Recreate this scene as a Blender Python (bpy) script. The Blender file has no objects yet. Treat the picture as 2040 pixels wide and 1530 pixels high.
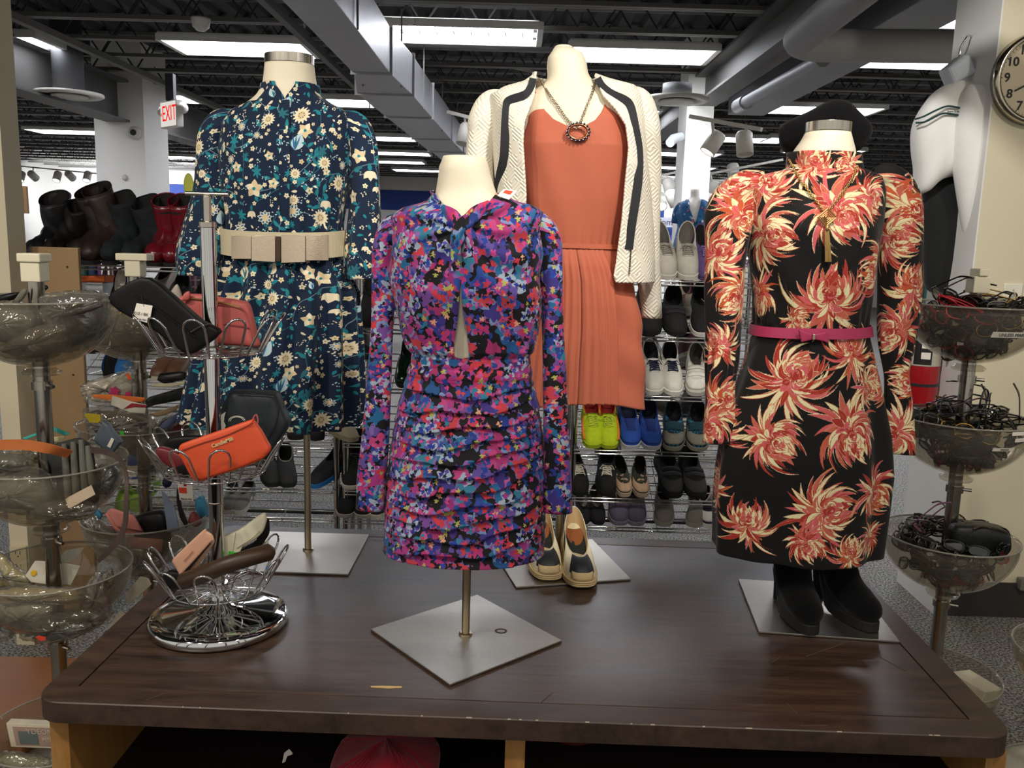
import bpy, math, random
import numpy as np
from mathutils import Vector, Matrix, Euler

RN = random.Random(11)
PI = math.pi
sc = bpy.context.scene
COL = sc.collection

# ------------------------------------------------------------------ camera
FOC, PITCH, ROLL = 1740.0, 0.1647, 0.0278
CAM = Vector((0, 0, 1.52))
_F = Vector((0, math.cos(PITCH), -math.sin(PITCH)))
_X = Vector((1, 0, 0))
_U0 = _X.cross(_F)
_R = math.cos(ROLL) * _X + math.sin(ROLL) * _U0
_U = -math.sin(ROLL) * _X + math.cos(ROLL) * _U0
cd = bpy.data.cameras.new('camera')
cd.sensor_width = 36
cd.lens = FOC * 36 / 2040
cam = bpy.data.objects.new('camera', cd)
M = Matrix.Identity(4)
for i in range(3):
    M[i][0], M[i][1], M[i][2], M[i][3] = _R[i], _U[i], -_F[i], CAM[i]
cam.matrix_world = M
COL.objects.link(cam)
sc.camera = cam
cd.clip_end = 200


def ray(px, py):
    return _F * FOC + _R * (px - 1020) - _U * (py - 765)


def aty(px, py, y):
    v = ray(px, py)
    return CAM + v * ((y - CAM.y) / v.y)


def atz(px, py, z):
    v = ray(px, py)
    return CAM + v * ((z - CAM.z) / v.z)


def pxm(y):
    """metres per photo pixel at distance y"""
    return y / FOC * 1.0


# ------------------------------------------------------------------ materials
def lin(c):
    if isinstance(c, str):
        c = c.lstrip('#')
        c = ''.join(x * 2 for x in c) if len(c) == 3 else c
        c = [int(c[i:i + 2], 16) / 255 for i in (0, 2, 4)]
    return tuple(x / 12.92 if x <= .04045 else ((x + .055) / 1.055) ** 2.4 for x in c[:3]) + (1,)


MATS = {}


def mat(name, col, rough=.5, metal=0., var=.08, vs=40., bump=0., bs=300., spec=.5, sheen=0., coat=0., aniso=0., stretch=None, emit=0.):
    """principled material whose colour and relief vary with object-space noise"""
    if name in MATS:
        return MATS[name]
    m = bpy.data.materials.new(name)
    m.use_nodes = True
    nt = m.node_tree
    N, L = nt.nodes, nt.links
    b = N['Principled BSDF']
    c = lin(col)
    tc = N.new('ShaderNodeTexCoord')
    mp = N.new('ShaderNodeMapping')
    L.new(tc.outputs['Object'], mp.inputs[0])
    if stretch:
        mp.inputs['Scale'].default_value = stretch
    nz = N.new('ShaderNodeTexNoise')
    nz.inputs['Scale'].default_value = vs
    nz.inputs['Detail'].default_value = 3
    L.new(mp.outputs[0], nz.inputs['Vector'])
    rp = N.new('ShaderNodeMix')
    rp.data_type = 'RGBA'
    rp.inputs[6].default_value = tuple(max(0, x * (1 - var)) for x in c[:3]) + (1,)
    rp.inputs[7].default_value = tuple(min(1, x * (1 + var)) for x in c[:3]) + (1,)
    L.new(nz.outputs['Fac'], rp.inputs[0])
    L.new(rp.outputs[2], b.inputs['Base Color'])
    b.inputs['Roughness'].default_value = rough
    b.inputs['Metallic'].default_value = metal
    b.inputs['Specular IOR Level'].default_value = spec
    if sheen:
        b.inputs['Sheen Weight'].default_value = sheen
    if coat:
        b.inputs['Coat Weight'].default_value = coat
        b.inputs['Coat Roughness'].default_value = .08
    if aniso:
        b.inputs['Anisotropic'].default_value = aniso
    if emit:
        b.inputs['Emission Color'].default_value = c
        b.inputs['Emission Strength'].default_value = emit
    if bump:
        n2 = N.new('ShaderNodeTexNoise')
        n2.inputs['Scale'].default_value = bs
        n2.inputs['Detail'].default_value = 2
        L.new(mp.outputs[0], n2.inputs['Vector'])
        bp = N.new('ShaderNodeBump')
        bp.inputs['Strength'].default_value = bump
        bp.inputs['Distance'].default_value = .002
        L.new(n2.outputs['Fac'], bp.inputs['Height'])
        L.new(bp.outputs[0], b.inputs['Normal'])
    MATS[name] = m
    return m


def clear_mat(name, tint='#ffffff', tr=.9, rough=.06, body='#ffffff', gl=1.0, bodyf=.0, bump=0., bs=30., ior=1.45):
    """clear plastic sheet: lets light straight through, mirrors at grazing angles"""
    if name in MATS:
        return MATS[name]
    m = bpy.data.materials.new(name)
    m.use_nodes = True
    nt = m.node_tree
    N, L = nt.nodes, nt.links
    N.remove(N['Principled BSDF'])
    out = N['Material Output']
    t = N.new('ShaderNodeBsdfTransparent')
    tl = lin(tint)
    t.inputs[0].default_value = tuple(x * tr for x in tl[:3]) + (1,)
    g = N.new('ShaderNodeBsdfGlossy')
    g.inputs['Roughness'].default_value = rough
    g.inputs[0].default_value = (gl, gl, gl, 1)
    d = N.new('ShaderNodeBsdfDiffuse')
    d.inputs[0].default_value = lin(body)
    mx0 = N.new('ShaderNodeMixShader')
    mx0.inputs[0].default_value = bodyf
    L.new(t.outputs[0], mx0.inputs[1])
    L.new(d.outputs[0], mx0.inputs[2])
    fr = N.new('ShaderNodeLayerWeight')
    fr.inputs['Blend'].default_value = .5
    pw = N.new('ShaderNodeMath')
    pw.operation = 'POWER'
    pw.inputs[1].default_value = 4.5
    L.new(fr.outputs['Facing'], pw.inputs[0])
    sm = N.new('ShaderNodeMath')
    sm.operation = 'MULTIPLY_ADD'
    sm.inputs[1].default_value = .7
    sm.inputs[2].default_value = .035 * (ior - 1) / .45
    L.new(pw.outputs[0], sm.inputs[0])
    mx = N.new('ShaderNodeMixShader')
    L.new(sm.outputs[0], mx.inputs[0])
    L.new(mx0.outputs[0], mx.inputs[1])
    L.new(g.outputs[0], mx.inputs[2])
    L.new(mx.outputs[0], out.inputs[0])
    if bump:
        tc = N.new('ShaderNodeTexCoord')
        nz = N.new('ShaderNodeTexNoise')
        nz.inputs['Scale'].default_value = bs
        nz.inputs['Detail'].default_value = 2
        L.new(tc.outputs['Object'], nz.inputs['Vector'])
        bp = N.new('ShaderNodeBump')
        bp.inputs['Strength'].default_value = bump
        bp.inputs['Distance'].default_value = .01
        L.new(nz.outputs['Fac'], bp.inputs['Height'])
        L.new(bp.outputs[0], g.inputs['Normal'])
        L.new(bp.outputs[0], fr.inputs['Normal'])
    MATS[name] = m
    return m


def emit_mat(name, col, strength):
    if name in MATS:
        return MATS[name]
    m = bpy.data.materials.new(name)
    m.use_nodes = True
    N, L = m.node_tree.nodes, m.node_tree.links
    N.remove(N['Principled BSDF'])
    e = N.new('ShaderNodeEmission')
    e.inputs[0].default_value = lin(col)
    e.inputs[1].default_value = strength
    L.new(e.outputs[0], N['Material Output'].inputs[0])
    MATS[name] = m
    return m


# ------------------------------------------------------------------ mesh builder
def wm(o):
    b = o.matrix_basis.copy()
    return wm(o.parent) @ o.matrix_parent_inverse @ b if o.parent else b


def adopt(o, parent):
    o.parent = parent
    o.matrix_parent_inverse = wm(parent).inverted()


class MB:
    def __init__(s):
        s.v, s.f, s.uv = [], [], {}

    def add(s, vs, fs):
        o = len(s.v)
        s.v += [tuple(v) for v in vs]
        s.f += [tuple(i + o for i in f) for f in fs]
        return s

    def box(s, c, size, rot=None):
        a, b, d = (x / 2 for x in size)
        P = [Vector((x, y, z)) for x in (-a, a) for y in (-b, b) for z in (-d, d)]
        if rot is not None:
            rm = Euler(rot).to_matrix() if not isinstance(rot, Matrix) else rot
            P = [rm @ p for p in P]
        c = Vector(c)
        return s.add([p + c for p in P], [(0, 1, 3, 2), (4, 6, 7, 5), (0, 4, 5, 1), (2, 3, 7, 6), (0, 2, 6, 4), (1, 5, 7, 3)])

    def bar(s, a, b, w, h, up=(0, 0, 1)):
        a, b = Vector(a), Vector(b)
        t = (b - a).normalized()
        n = Vector(up).cross(t)
        if n.length < 1e-4:
            n = Vector((1, 0, 0)).cross(t)
        n.normalize()
        u = t.cross(n)
        P = []
        for q in (a, b):
            for i, j in ((-1, -1), (1, -1), (1, 1), (-1, 1)):
                P.append(q + n * (w / 2 * i) + u * (h / 2 * j))
        return s.add(P, [(0, 3, 2, 1), (4, 5, 6, 7), (0, 1, 5, 4), (1, 2, 6, 5), (2, 3, 7, 6), (3, 0, 4, 7)])

    def tube(s, pts, r, n=8, closed=False, flat=1.):
        P = [Vector(p) for p in pts]
        k = len(P)
        rs = list(r) if isinstance(r, (list, tuple)) else [r] * k
        if not closed and k <= 8:
            # support rings close to both ends keep the side shading straight
            e = min(.001, .2 * (P[1] - P[0]).length, .2 * (P[-1] - P[-2]).length)
            P = [P[0], P[0] + (P[1] - P[0]).normalized() * e] + P[1:-1] + [P[-1] - (P[-1] - P[-2]).normalized() * e, P[-1]]
            rs = [rs[0], rs[0]] + rs[1:-1] + [rs[-1], rs[-1]]
            k = len(P)
        nrm = None
        rings = []
        for i in range(k):
            if closed:
                t = P[(i + 1) % k] - P[i - 1]
            else:
                t = P[min(i + 1, k - 1)] - P[max(i - 1, 0)]
            t.normalize()
            if nrm is None:
                nrm = t.orthogonal().normalized() if abs(t.z) > .9 else Vector((0, 0, 1)).cross(t).normalized()
            else:
                nrm = (nrm - t * nrm.dot(t))
                nrm = nrm.normalized() if nrm.length > 1e-6 else t.orthogonal().normalized()
            b = t.cross(nrm)
            rings.append([P[i] + (nrm * math.cos(2 * PI * j / n) + b * (flat * math.sin(2 * PI * j / n))) * rs[i] for j in range(n)])
        vs = [p for rg in rings for p in rg]
        fs = []
        for i in range(k if closed else k - 1):
            i2 = (i + 1) % k
            for j in range(n):
                j2 = (j + 1) % n
                fs.append((i * n + j, i * n + j2, i2 * n + j2, i2 * n + j))
        if not closed:
            fs.append(tuple(range(n - 1, -1, -1)))
            fs.append(tuple((k - 1) * n + j for j in range(n)))
        return s.add(vs, fs)

    def lathe(s, prof, c=(0, 0, 0), n=32, M=None, sx=1., sy=1.):
        vs = []
        for r, z in prof:
            for j in range(n):
                a = 2 * PI * j / n
                vs.append(Vector((r * math.cos(a) * sx, r * math.sin(a) * sy, z)))
        fs = []
        for i in range(len(prof) - 1):
            for j in range(n):
                j2 = (j + 1) % n
                fs.append((i * n + j, i * n + j2, (i + 1) * n + j2, (i + 1) * n + j))
        if prof[0][0] > 1e-6 and prof[0] != prof[-1]:
            fs.append(tuple(range(n - 1, -1, -1)))
            fs.append(tuple((len(prof) - 1) * n + j for j in range(n)))
        c = Vector(c)
        vs = [(M @ v if M is not None else v) + c for v in vs]
        return s.add(vs, fs)

    def prism(s, poly, h, M=None, z0=0.):
        n = len(poly)
        vs = [Vector((x, y, z0)) for x, y in poly] + [Vector((x, y, z0 + h)) for x, y in poly]
        if M is not None:
            vs = [M @ v for v in vs]
        fs = [tuple(range(n - 1, -1, -1)), tuple(range(n, 2 * n))]
        fs += [(i, (i + 1) % n, n + (i + 1) % n, n + i) for i in range(n)]
        return s.add(vs, fs)

    def grid(s, rows, closeu=False, cap=False):
        n = len(rows[0])
        vs = [p for r in rows for p in r]
        fs = []
        for i in range(len(rows) - 1):
            for j in range(n if closeu else n - 1):
                j2 = (j + 1) % n
                fs.append((i * n + j, i * n + j2, (i + 1) * n + j2, (i + 1) * n + j))
        if cap:
            fs.append(tuple(range(n - 1, -1, -1)))
            fs.append(tuple((len(rows) - 1) * n + j for j in range(n)))
        return s.add(vs, fs)

    def blob(s, c, rad, M=None, nu=20, nv=12, e=2., amp=0., fr=9., seed=0):
        """rounded (super)ellipsoid with lumpy surface"""
        rr = random.Random(seed)
        ph = [rr.uniform(0, 6.28) for _ in range(6)]
        rows = []
        for i in range(nv + 1):
            v = -PI / 2 + PI * (i + .02 * (i == 0) - .02 * (i == nv)) / nv
            row = []
            for j in range(nu):
                u = 2 * PI * j / nu
                q = [math.cos(v) * math.cos(u), math.cos(v) * math.sin(u), math.sin(v)]
                q = [math.copysign(abs(x) ** (2 / e), x) for x in q]
                k = 1 + amp * (math.sin(q[0] * fr + ph[0]) * math.cos(q[1] * fr + ph[1]) + .6 * math.sin(q[2] * fr * 1.7 + ph[2] + q[0] * fr))
                p = Vector((q[0] * rad[0] * k, q[1] * rad[1] * k, q[2] * rad[2] * k))
                row.append((M @ p if M is not None else p) + Vector(c))
            rows.append(row)
        return s.grid(rows, True, True)

    def build(s, name, m, parent=None, smooth=False, bev=0., sub=0, solid=0., ang=None):
        me = bpy.data.meshes.new(name)
        me.from_pydata(s.v, [], s.f)
        if smooth:
            me.polygons.foreach_set('use_smooth', [len(f) <= 4 for f in s.f])
        me.materials.append(m)
        me.update()
        o = bpy.data.objects.new(name, me)
        COL.objects.link(o)
        if parent is not None:
            adopt(o, parent)
        if solid:
            q = o.modifiers.new('thick', 'SOLIDIFY')
            q.thickness = abs(solid)
            q.offset = -1 if solid > 0 else 1
        if bev:
            q = o.modifiers.new('bevel', 'BEVEL')
            q.width = bev
            q.segments = 2
            q.limit_method = 'ANGLE'
        if sub:
            q = o.modifiers.new('sub', 'SUBSURF')
            q.levels = q.render_levels = sub
        return o


def tag(o, label, cat, group=None, kind=None):
    o['label'] = label
    o['category'] = cat
    if group:
        o['group'] = group
    if kind:
        o['kind'] = kind
    return o


def thing(name, label, cat, loc=(0, 0, 0), group=None, rz=0.):
    o = bpy.data.objects.new(name, None)
    o.empty_display_size = .05
    COL.objects.link(o)
    o.location = loc
    o.rotation_euler = (0, 0, rz)
    return tag(o, label, cat, group)


def struct(name, mb, m, **k):
    o = mb.build(name, m, **k)
    o['kind'] = 'structure'
    return o


def kids(o):
    return [c for c in bpy.data.objects if c.parent == o]


KIDS = {}


def dup(root, mtx, label=None, group=None):
    """copy of a thing with copies of its parts and sub-parts (mesh data shared)"""
    def rec(o, par):
        c = o.copy()
        COL.objects.link(c)
        if par is not None:
            c.parent = par
        if o.name not in KIDS:
            KIDS[o.name] = kids(o)
        for ch in KIDS[o.name]:
            rec(ch, c)
        return c
    c = rec(root, None)
    c.matrix_basis = mtx
    if label:
        c['label'] = label
    if group:
        c['group'] = group
    return c


def TR(loc, rot=(0, 0, 0), s=(1, 1, 1)):
    return Matrix.LocRotScale(Vector(loc), Euler(rot), Vector(s))


def smooth_path(pts, n):
    """Catmull-Rom through points"""
    P = [np.array(p, float) for p in pts]
    P = [2 * P[0] - P[1]] + P + [2 * P[-1] - P[-2]]
    out = []
    k = len(P) - 3
    for i in range(n):
        t = i / (n - 1) * k
        j = min(int(t), k - 1)
        t -= j
        a, b, c, d = P[j:j + 4]
        out.append(.5 * (2 * b + (c - a) * t + (2 * a - 5 * b + 4 * c - d) * t * t + (3 * b - a - 3 * c + d) * t ** 3))
    return out


FONTS = []


def text_mesh(name, body, size, m, mtx, parent=None, ext=.0006, align='CENTER', bold=False):
    """lettering as a real mesh lying in local xy of mtx"""
    cu = bpy.data.curves.new(name, 'FONT')
    cu.body = body
    cu.size = size
    cu.extrude = ext
    cu.align_x = align
    cu.align_y = 'CENTER'
    cu.resolution_u = 3
    if bold:
        cu.offset = size * .02
    o = bpy.data.objects.new(name, cu)
    COL.objects.link(o)
    dg = bpy.context.evaluated_depsgraph_get()
    me = bpy.data.meshes.new_from_object(o.evaluated_get(dg))
    COL.objects.unlink(o)
    bpy.data.objects.remove(o)
    me.transform(mtx)
    me.name = name
    me.materials.clear()
    me.materials.append(m)
    r = bpy.data.objects.new(name, me)
    COL.objects.link(r)
    if parent is not None:
        adopt(r, parent)
    return r
# ------------------------------------------------------------------ printed cloth: patterns drawn into generated textures
class Canvas:
    def __init__(s, wm_, hm_, ppm, bg):
        s.ppm = ppm
        s.w, s.h = int(wm_ * ppm), int(hm_ * ppm)
        s.wm, s.hm = wm_, hm_
        s.a = np.empty((s.h, s.w, 3), np.float32)
        s.a[:] = Canvas.c(bg)

    @staticmethod
    def c(col):
        if isinstance(col, str):
            col = col.lstrip('#')
            return np.array([int(col[i:i + 2], 16) / 255 for i in (0, 2, 4)], np.float32)
        return np.array(col, np.float32)

    def poly(s, pts, col):
        """fill a polygon given in metres; wraps round the edges"""
        P = np.asarray(pts, float) * s.ppm
        x0, y0 = np.floor(P.min(0)).astype(int)
        x1, y1 = np.ceil(P.max(0)).astype(int) + 1
        xs = np.arange(x0, x1)
        ys = np.arange(y0, y1)
        X, Y = xs[None, :] + .5, ys[:, None] + .5
        ins = np.zeros((len(ys), len(xs)), bool)
        n = len(P)
        for i in range(n):
            ax, ay = P[i]
            bx, by = P[(i + 1) % n]
            if ay == by:
                continue
            ins ^= ((ay > Y) != (by > Y)) & (X < (bx - ax) * (Y - ay) / (by - ay) + ax)
        iy, ix = np.nonzero(ins)
        s.a[(iy + y0) % s.h, (ix + x0) % s.w] = Canvas.c(col)

    def disc(s, c, r, col, n=10, sq=1.):
        s.poly([(c[0] + r * math.cos(2 * PI * i / n), c[1] + r * sq * math.sin(2 * PI * i / n)) for i in range(n)], col)

    def line(s, pts, w, col):
        P = [np.array(p, float) for p in pts]
        L_, R_ = [], []
        for i in range(len(P)):
            t = P[min(i + 1, len(P) - 1)] - P[max(i - 1, 0)]
            t /= np.hypot(*t) + 1e-9
            nn = np.array((-t[1], t[0])) * w / 2
            L_.append(P[i] + nn)
            R_.append(P[i] - nn)
        s.poly(L_ + R_[::-1], col)

    def leaf(s, b, ang, ln, w, col, bend=0., n=7, pw=.8):
        L_, R_ = [], []
        for i in range(n):
            t = i / (n - 1)
            a = ang + bend * t
            c = np.array(b) + ln * t * np.array((math.cos(a), math.sin(a)))
            nn = np.array((-math.sin(a), math.cos(a))) * w / 2 * math.sin(PI * t ** pw)
            L_.append(c + nn)
            R_.append(c - nn)
        s.poly(L_ + R_[::-1], col)

    def image(s, name):
        im = bpy.data.images.new(name, s.w, s.h)
        px = np.ones((s.h, s.w, 4), np.float32)
        px[..., :3] = s.a
        im.pixels.foreach_set(px.ravel())
        im.pack()
        return im


def print_mat(name, cv, rough=.75, sheen=.15, bump=.15, spec=.25):
    m = bpy.data.materials.new(name)
    m.use_nodes = True
    N, L = m.node_tree.nodes, m.node_tree.links
    b = N['Principled BSDF']
    uv = N.new('ShaderNodeUVMap')
    uv.uv_map = 'cloth'
    mp = N.new('ShaderNodeMapping')
    mp.inputs['Scale'].default_value = (1 / cv.wm, 1 / cv.hm, 1)
    L.new(uv.outputs[0], mp.inputs[0])
    im = N.new('ShaderNodeTexImage')
    im.image = cv.image(name + '_print')
    im.extension = 'REPEAT'
    L.new(mp.outputs[0], im.inputs[0])
    L.new(im.outputs[0], b.inputs['Base Color'])
    b.inputs['Roughness'].default_value = rough
    b.inputs['Specular IOR Level'].default_value = spec
    b.inputs['Sheen Weight'].default_value = sheen
    nz = N.new('ShaderNodeTexNoise')
    nz.inputs['Scale'].default_value = 500
    tc = N.new('ShaderNodeTexCoord')
    L.new(tc.outputs['Object'], nz.inputs['Vector'])
    bp = N.new('ShaderNodeBump')
    bp.inputs['Strength'].default_value = bump
    bp.inputs['Distance'].default_value = .001
    L.new(nz.outputs['Fac'], bp.inputs['Height'])
    L.new(bp.outputs[0], b.inputs['Normal'])
    MATS[name] = m
    return m


def lobed(c, r, n, depth, ph, sq=1., rot=0.):
    out = []
    k = n * 8
    for i in range(k):
        a = 2 * PI * i / k
        rr = r * (1 - depth * (.5 - .5 * math.cos(n * a)))
        x, y = rr * math.cos(a + ph), rr * sq * math.sin(a + ph)
        out.append((c[0] + x * math.cos(rot) - y * math.sin(rot), c[1] + x * math.sin(rot) + y * math.cos(rot)))
    return out


# --- navy cotton with cream flowers and teal leaves
def navy_print():
    r = random.Random(3)
    cv = Canvas(.62, .62, 1500, '#0f223b')
    cream, cream2, teal, teal2, blue, grey, pale = '#e9dcbd', '#d9c49b', '#1f7f8c', '#2a6a78', '#356c9c', '#7f95a3', '#b9cfd6'
    # winding stems
    for k in range(34):
        p = [r.random() * .62, r.random() * .62]
        a = r.random() * 6.28
        pts = []
        cv_ = r.uniform(-.5, .5)
        for i in range(22):
            pts.append(tuple(p))
            a += cv_ * .35 + r.uniform(-.1, .1)
            p = [p[0] + .009 * math.cos(a), p[1] + .009 * math.sin(a)]
        cv.line(pts, .0016, grey if k % 3 else teal2)
        for i in range(2, 21, 3):
            cv.leaf(pts[i], r.random() * 6.28, r.uniform(.016, .032), .0095, teal if i % 8 else teal2, r.uniform(-.6, .6))
    spots = []
    tries = 0
    while len(spots) < 720 and tries < 26000:
        tries += 1
        q = (r.random() * .62, r.random() * .62)
        rad = r.choice((.022, .019, .017, .014, .012, .010)) if len(spots) < 125 else r.choice((.0088, .008, .007, .0055))
        ok = True
        for (x, y, rr) in spots:
            dx = min(abs(x - q[0]), .62 - abs(x - q[0]))
            dy = min(abs(y - q[1]), .62 - abs(y - q[1]))
            if dx * dx + dy * dy < ((rr + rad) * .8) ** 2:
                ok = False
                break
        if ok:
            spots.append((q[0], q[1], rad))
    for x, y, rad in spots:
        c = (x, y)
        kind = r.random()
        ph = r.random() * 6.28
        if rad > .0088:
            if kind < .22:      # many-petalled daisy with blue eyes
                for i in range(9):
                    a = ph + i * 2 * PI / 9
                    cv.leaf(c, a, rad, rad * .62, cream)
                    cv.leaf((x + .35 * rad * math.cos(a), y + .35 * rad * math.sin(a)), a, rad * .5, rad * .3, blue)
                cv.disc(c, rad * .42, cream2)
            elif kind < .42:    # ragged sunflower
                cv.poly(lobed(c, rad, 13, .3, ph), cream)
                cv.disc(c, rad * .45, cream2, 12)
                for i in range(7):
                    cv.disc((x + rad * .3 * math.cos(i * .9), y + rad * .3 * math.sin(i * .9)), rad * .07, '#5c5a48', 6)
            elif kind < .6:     # open five-petal flower
                for i in range(5):
                    cv.leaf(c, ph + i * 2 * PI / 5, rad * 1.1, rad * .8, cream if i % 2 else cream2)
                cv.disc(c, rad * .2, teal)
            elif kind < .74:    # bell / tulip with veins
                cv.leaf((x, y - rad), PI / 2 + r.uniform(-.5, .5), rad * 2.1, rad * 1.5, pale if r.random() < .5 else cream)
                for s_ in (-.25, 0, .25):
                    cv.leaf((x, y - rad), PI / 2 + s_, rad * 1.8, rad * .22, blue if r.random() < .6 else teal2)
            elif kind < .9:     # oak-like teal leaf
                cv.poly(lobed(c, rad * 1.1, 7, .55, ph, .7, r.random() * 3), teal if r.random() < .6 else teal2)
            else:               # drooping bells
                for i in range(3):
                    a = -PI / 2 + (i - 1) * .7
                    cv.leaf(c, a, rad * 1.2, rad * .7, cream)
                cv.leaf(c, PI / 2, rad, rad * .5, teal)
        else:
            if kind < .35:
                for i in range(6):
                    cv.disc((x + r.uniform(-1, 1) * rad, y + r.uniform(-1, 1) * rad), rad * .22, pale if kind < .2 else cream, 7)
            elif kind < .7:
                cv.poly(lobed(c, rad * .9, 5, .35, ph), cream if r.random() < .7 else cream2)
                cv.disc(c, rad * .2, '#6d7c4f', 6)
            else:
                cv.leaf(c, ph, rad * 1.8, rad * .8, teal if r.random() < .7 else cream, r.uniform(-.5, .5))
    return print_mat('navy flower cotton', cv, .8, .1)


# --- crowded violet / blue / red meadow on black
def violet_print():
    r = random.Random(5)
    S = .56
    cv = Canvas(S, S, 1500, '#0d0b12')
    pal = ['#b8347c', '#c84484', '#d23c48', '#b03a86', '#7a4a9c', '#26408f', '#2b4aa0', '#cc3f4c', '#246a9c', '#33809f', '#40348a', '#6650a2']

    def ragged(c, rad, col, ph, n=5, dep=.35):
        pts = []
        k = 30
        o = [r.uniform(0, 6.28) for _ in range(3)]
        for i in range(k):
            a = 2 * PI * i / k
            q = rad * (1 - dep * (.5 - .5 * math.cos(n * a + ph)) + .16 * math.sin(3 * a + o[0]) + .1 * math.sin(7 * a + o[1]))
            pts.append((c[0] + q * math.cos(a), c[1] + q * math.sin(a)))
        cv.poly(pts, col)
    for k in range(330):
        ragged((r.random() * S, r.random() * S), r.uniform(.014, .03), r.choice(['#1f3a90', '#0d0b12', '#0d0b12', '#1f5590', '#45307c', '#0d0b12', '#9c3078', '#246a9c', '#0d0b12', '#a8306c']), r.random() * 6)
    for k in range(250):
        c = (r.random() * S, r.random() * S)
        rad = r.uniform(.016, .03)
        base = r.choice(pal)
        ph_, nn_ = r.random() * 6, r.choice((4, 5, 6))
        st = r.getstate()
        ragged(c, rad * 1.13, r.choice(['#8a6ab4', '#c25c98', '#7d94c4', '#0d0b12', base]), ph_, nn_)
        r.setstate(st)
        ragged(c, rad, base, ph_, nn_)
        if r.random() < .85:
            for i in range(r.randint(4, 8)):
                a = r.random() * 6.28
                q = (c[0] + rad * .55 * math.cos(a), c[1] + rad * .55 * math.sin(a))
                ragged(q, rad * r.uniform(.16, .36), r.choice(pal + ['#1f3fa0', '#d8404e', '#d6569a', '#0d0b12']), r.random() * 6, 4)
            ragged(c, rad * .25, r.choice(['#0d0b12', '#2a2f90', '#e8394a']), 0, 4)
    for k in range(46):         # pale rimmed pansies
        c = (r.random() * S, r.random() * S)
        rad = r.uniform(.016, .024)
        ragged(c, rad, '#a9b8cf', r.random() * 6, 5, .45)
        for i in range(4):
            a = r.random() * 6.28
            ragged((c[0] + rad * .5 * math.cos(a), c[1] + rad * .5 * math.sin(a)), rad * .3, r.choice(['#24349a', '#b83a8c', '#5a4fb0']), 1, 4)
        ragged(c, rad * .25, '#0d0b12', 0, 5)
    for k in range(110):
        ragged((r.random() * S, r.random() * S), r.uniform(.0045, .009), '#bdb75f' if k % 3 else '#e8a987', r.random() * 6, 5, .5)
    for k in range(200):
        c = (r.random() * S, r.random() * S)
        ragged(c, r.uniform(.004, .011), '#0d0b12', r.random() * 6, 4, .5)
    for k in range(120):
        c = (r.random() * S, r.random() * S)
        ragged(c, r.uniform(.004, .009), r.choice(['#e03a48', '#d6408f', '#2448a8']), r.random() * 6, 4, .4)
    cv.a *= np.float32(.9)
    cv.wm = cv.hm = S * .84      # printed a little smaller than drawn
    return print_mat('violet meadow crepe', cv, .7, .1)


# --- black cloth with large chrysanthemums
def mum(cv, c, rad, seed, warm=0.):
    r = random.Random(seed)
    cream, pink, red, org, coral = '#e6daae', '#cc5c63', '#a33029', '#b9502c', '#c0604f'
    cols = [pink, coral, red, pink, coral, red, cream] if warm < .5 else [org, red, coral, org, pink, cream]
    axis = r.uniform(0, 6.28)           # the way the bloom nods
    cv.poly(lobed(c, rad * .5, 9, .3, axis), red)
    rings = ((1.12, 17, .15, 1.5), (.98, 18, .17, 1.2), (.82, 17, .18, 1.1), (.66, 15, .19, 1.1), (.5, 13, .2, 1.2), (.36, 10, .2, 1.5), (.24, 7, .2, 1.8))
    for ri, (fr, n, w, bk) in enumerate(rings):
        for i in range(n):
            a = axis + 2 * PI * (i + r.uniform(-.42, .42)) / n
            if ri == 0 and r.random() < .22:
                continue
            ln = rad * fr * r.uniform(.68, 1.18) * (1 - .25 * math.cos(a - axis))
            off = rad * (.1 if ri < 4 else .16)
            b = (c[0] + off * math.cos(a) - .1 * rad * math.cos(axis), c[1] + off * math.sin(a) - .1 * rad * math.sin(axis))
            wd = rad * w * r.uniform(.65, 1.2)
            # petals arch over and droop toward the nodding side
            bend = bk * (1.05 * math.sin(axis - a) + r.uniform(-.35, .35))
            col = r.choice(cols) if r.random() > (.3 if ri in (0, 2, 4) else .14) else cream
            edge = r.choice((cream, org, '#d9a070')) if col != cream else r.choice(('#a8783c', red, org))
            a0 = a - bend * .35
            cv.leaf(b, a0, ln * 1.02, wd * 1.02 + (.0012 if col == cream else .0007), edge, bend, 11, 1.25)
            cv.leaf(b, a0, ln, wd * .96, col, bend, 11, 1.25)
            if r.random() < .75:
                cv.leaf(b, a0 + r.uniform(-.05, .08), ln * .86, wd * .2, r.choice((red, cream, org, coral)) if col != cream else r.choice((org, red, '#cdb57c')), bend, 8, 1.2)
    for i in range(9):
        a = r.uniform(0, 6.28)
        cv.leaf((c[0] + rad * .1 * math.cos(a), c[1] + rad * .1 * math.sin(a)), a + 1.3, rad * .26, rad * .07, r.choice((cream, red, pink, coral)), 1.6, 8)


def mum_print(spots):
    cv = Canvas(2.1, 1.25, 1000, '#0b090a')
    for i, (u, v, rad, warm) in enumerate(spots):
        mum(cv, (u, v), rad * .86, 100 + i, warm)
    return print_mat('black chrysanthemum crepe', cv, .75, .1)


def small_print():
    r = random.Random(9)
    cv = Canvas(.3, .3, 900, '#27659a')
    for k in range(90):
        c = (r.random() * .3, r.random() * .3)
        cv.poly(lobed(c, r.uniform(.006, .012), 5, .4, r.random() * 6), r.choice(['#d8e4ee', '#c85a78', '#173f70', '#8fb6d6', '#173f70']))
    return print_mat('blue flower rayon', cv, .7)
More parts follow.
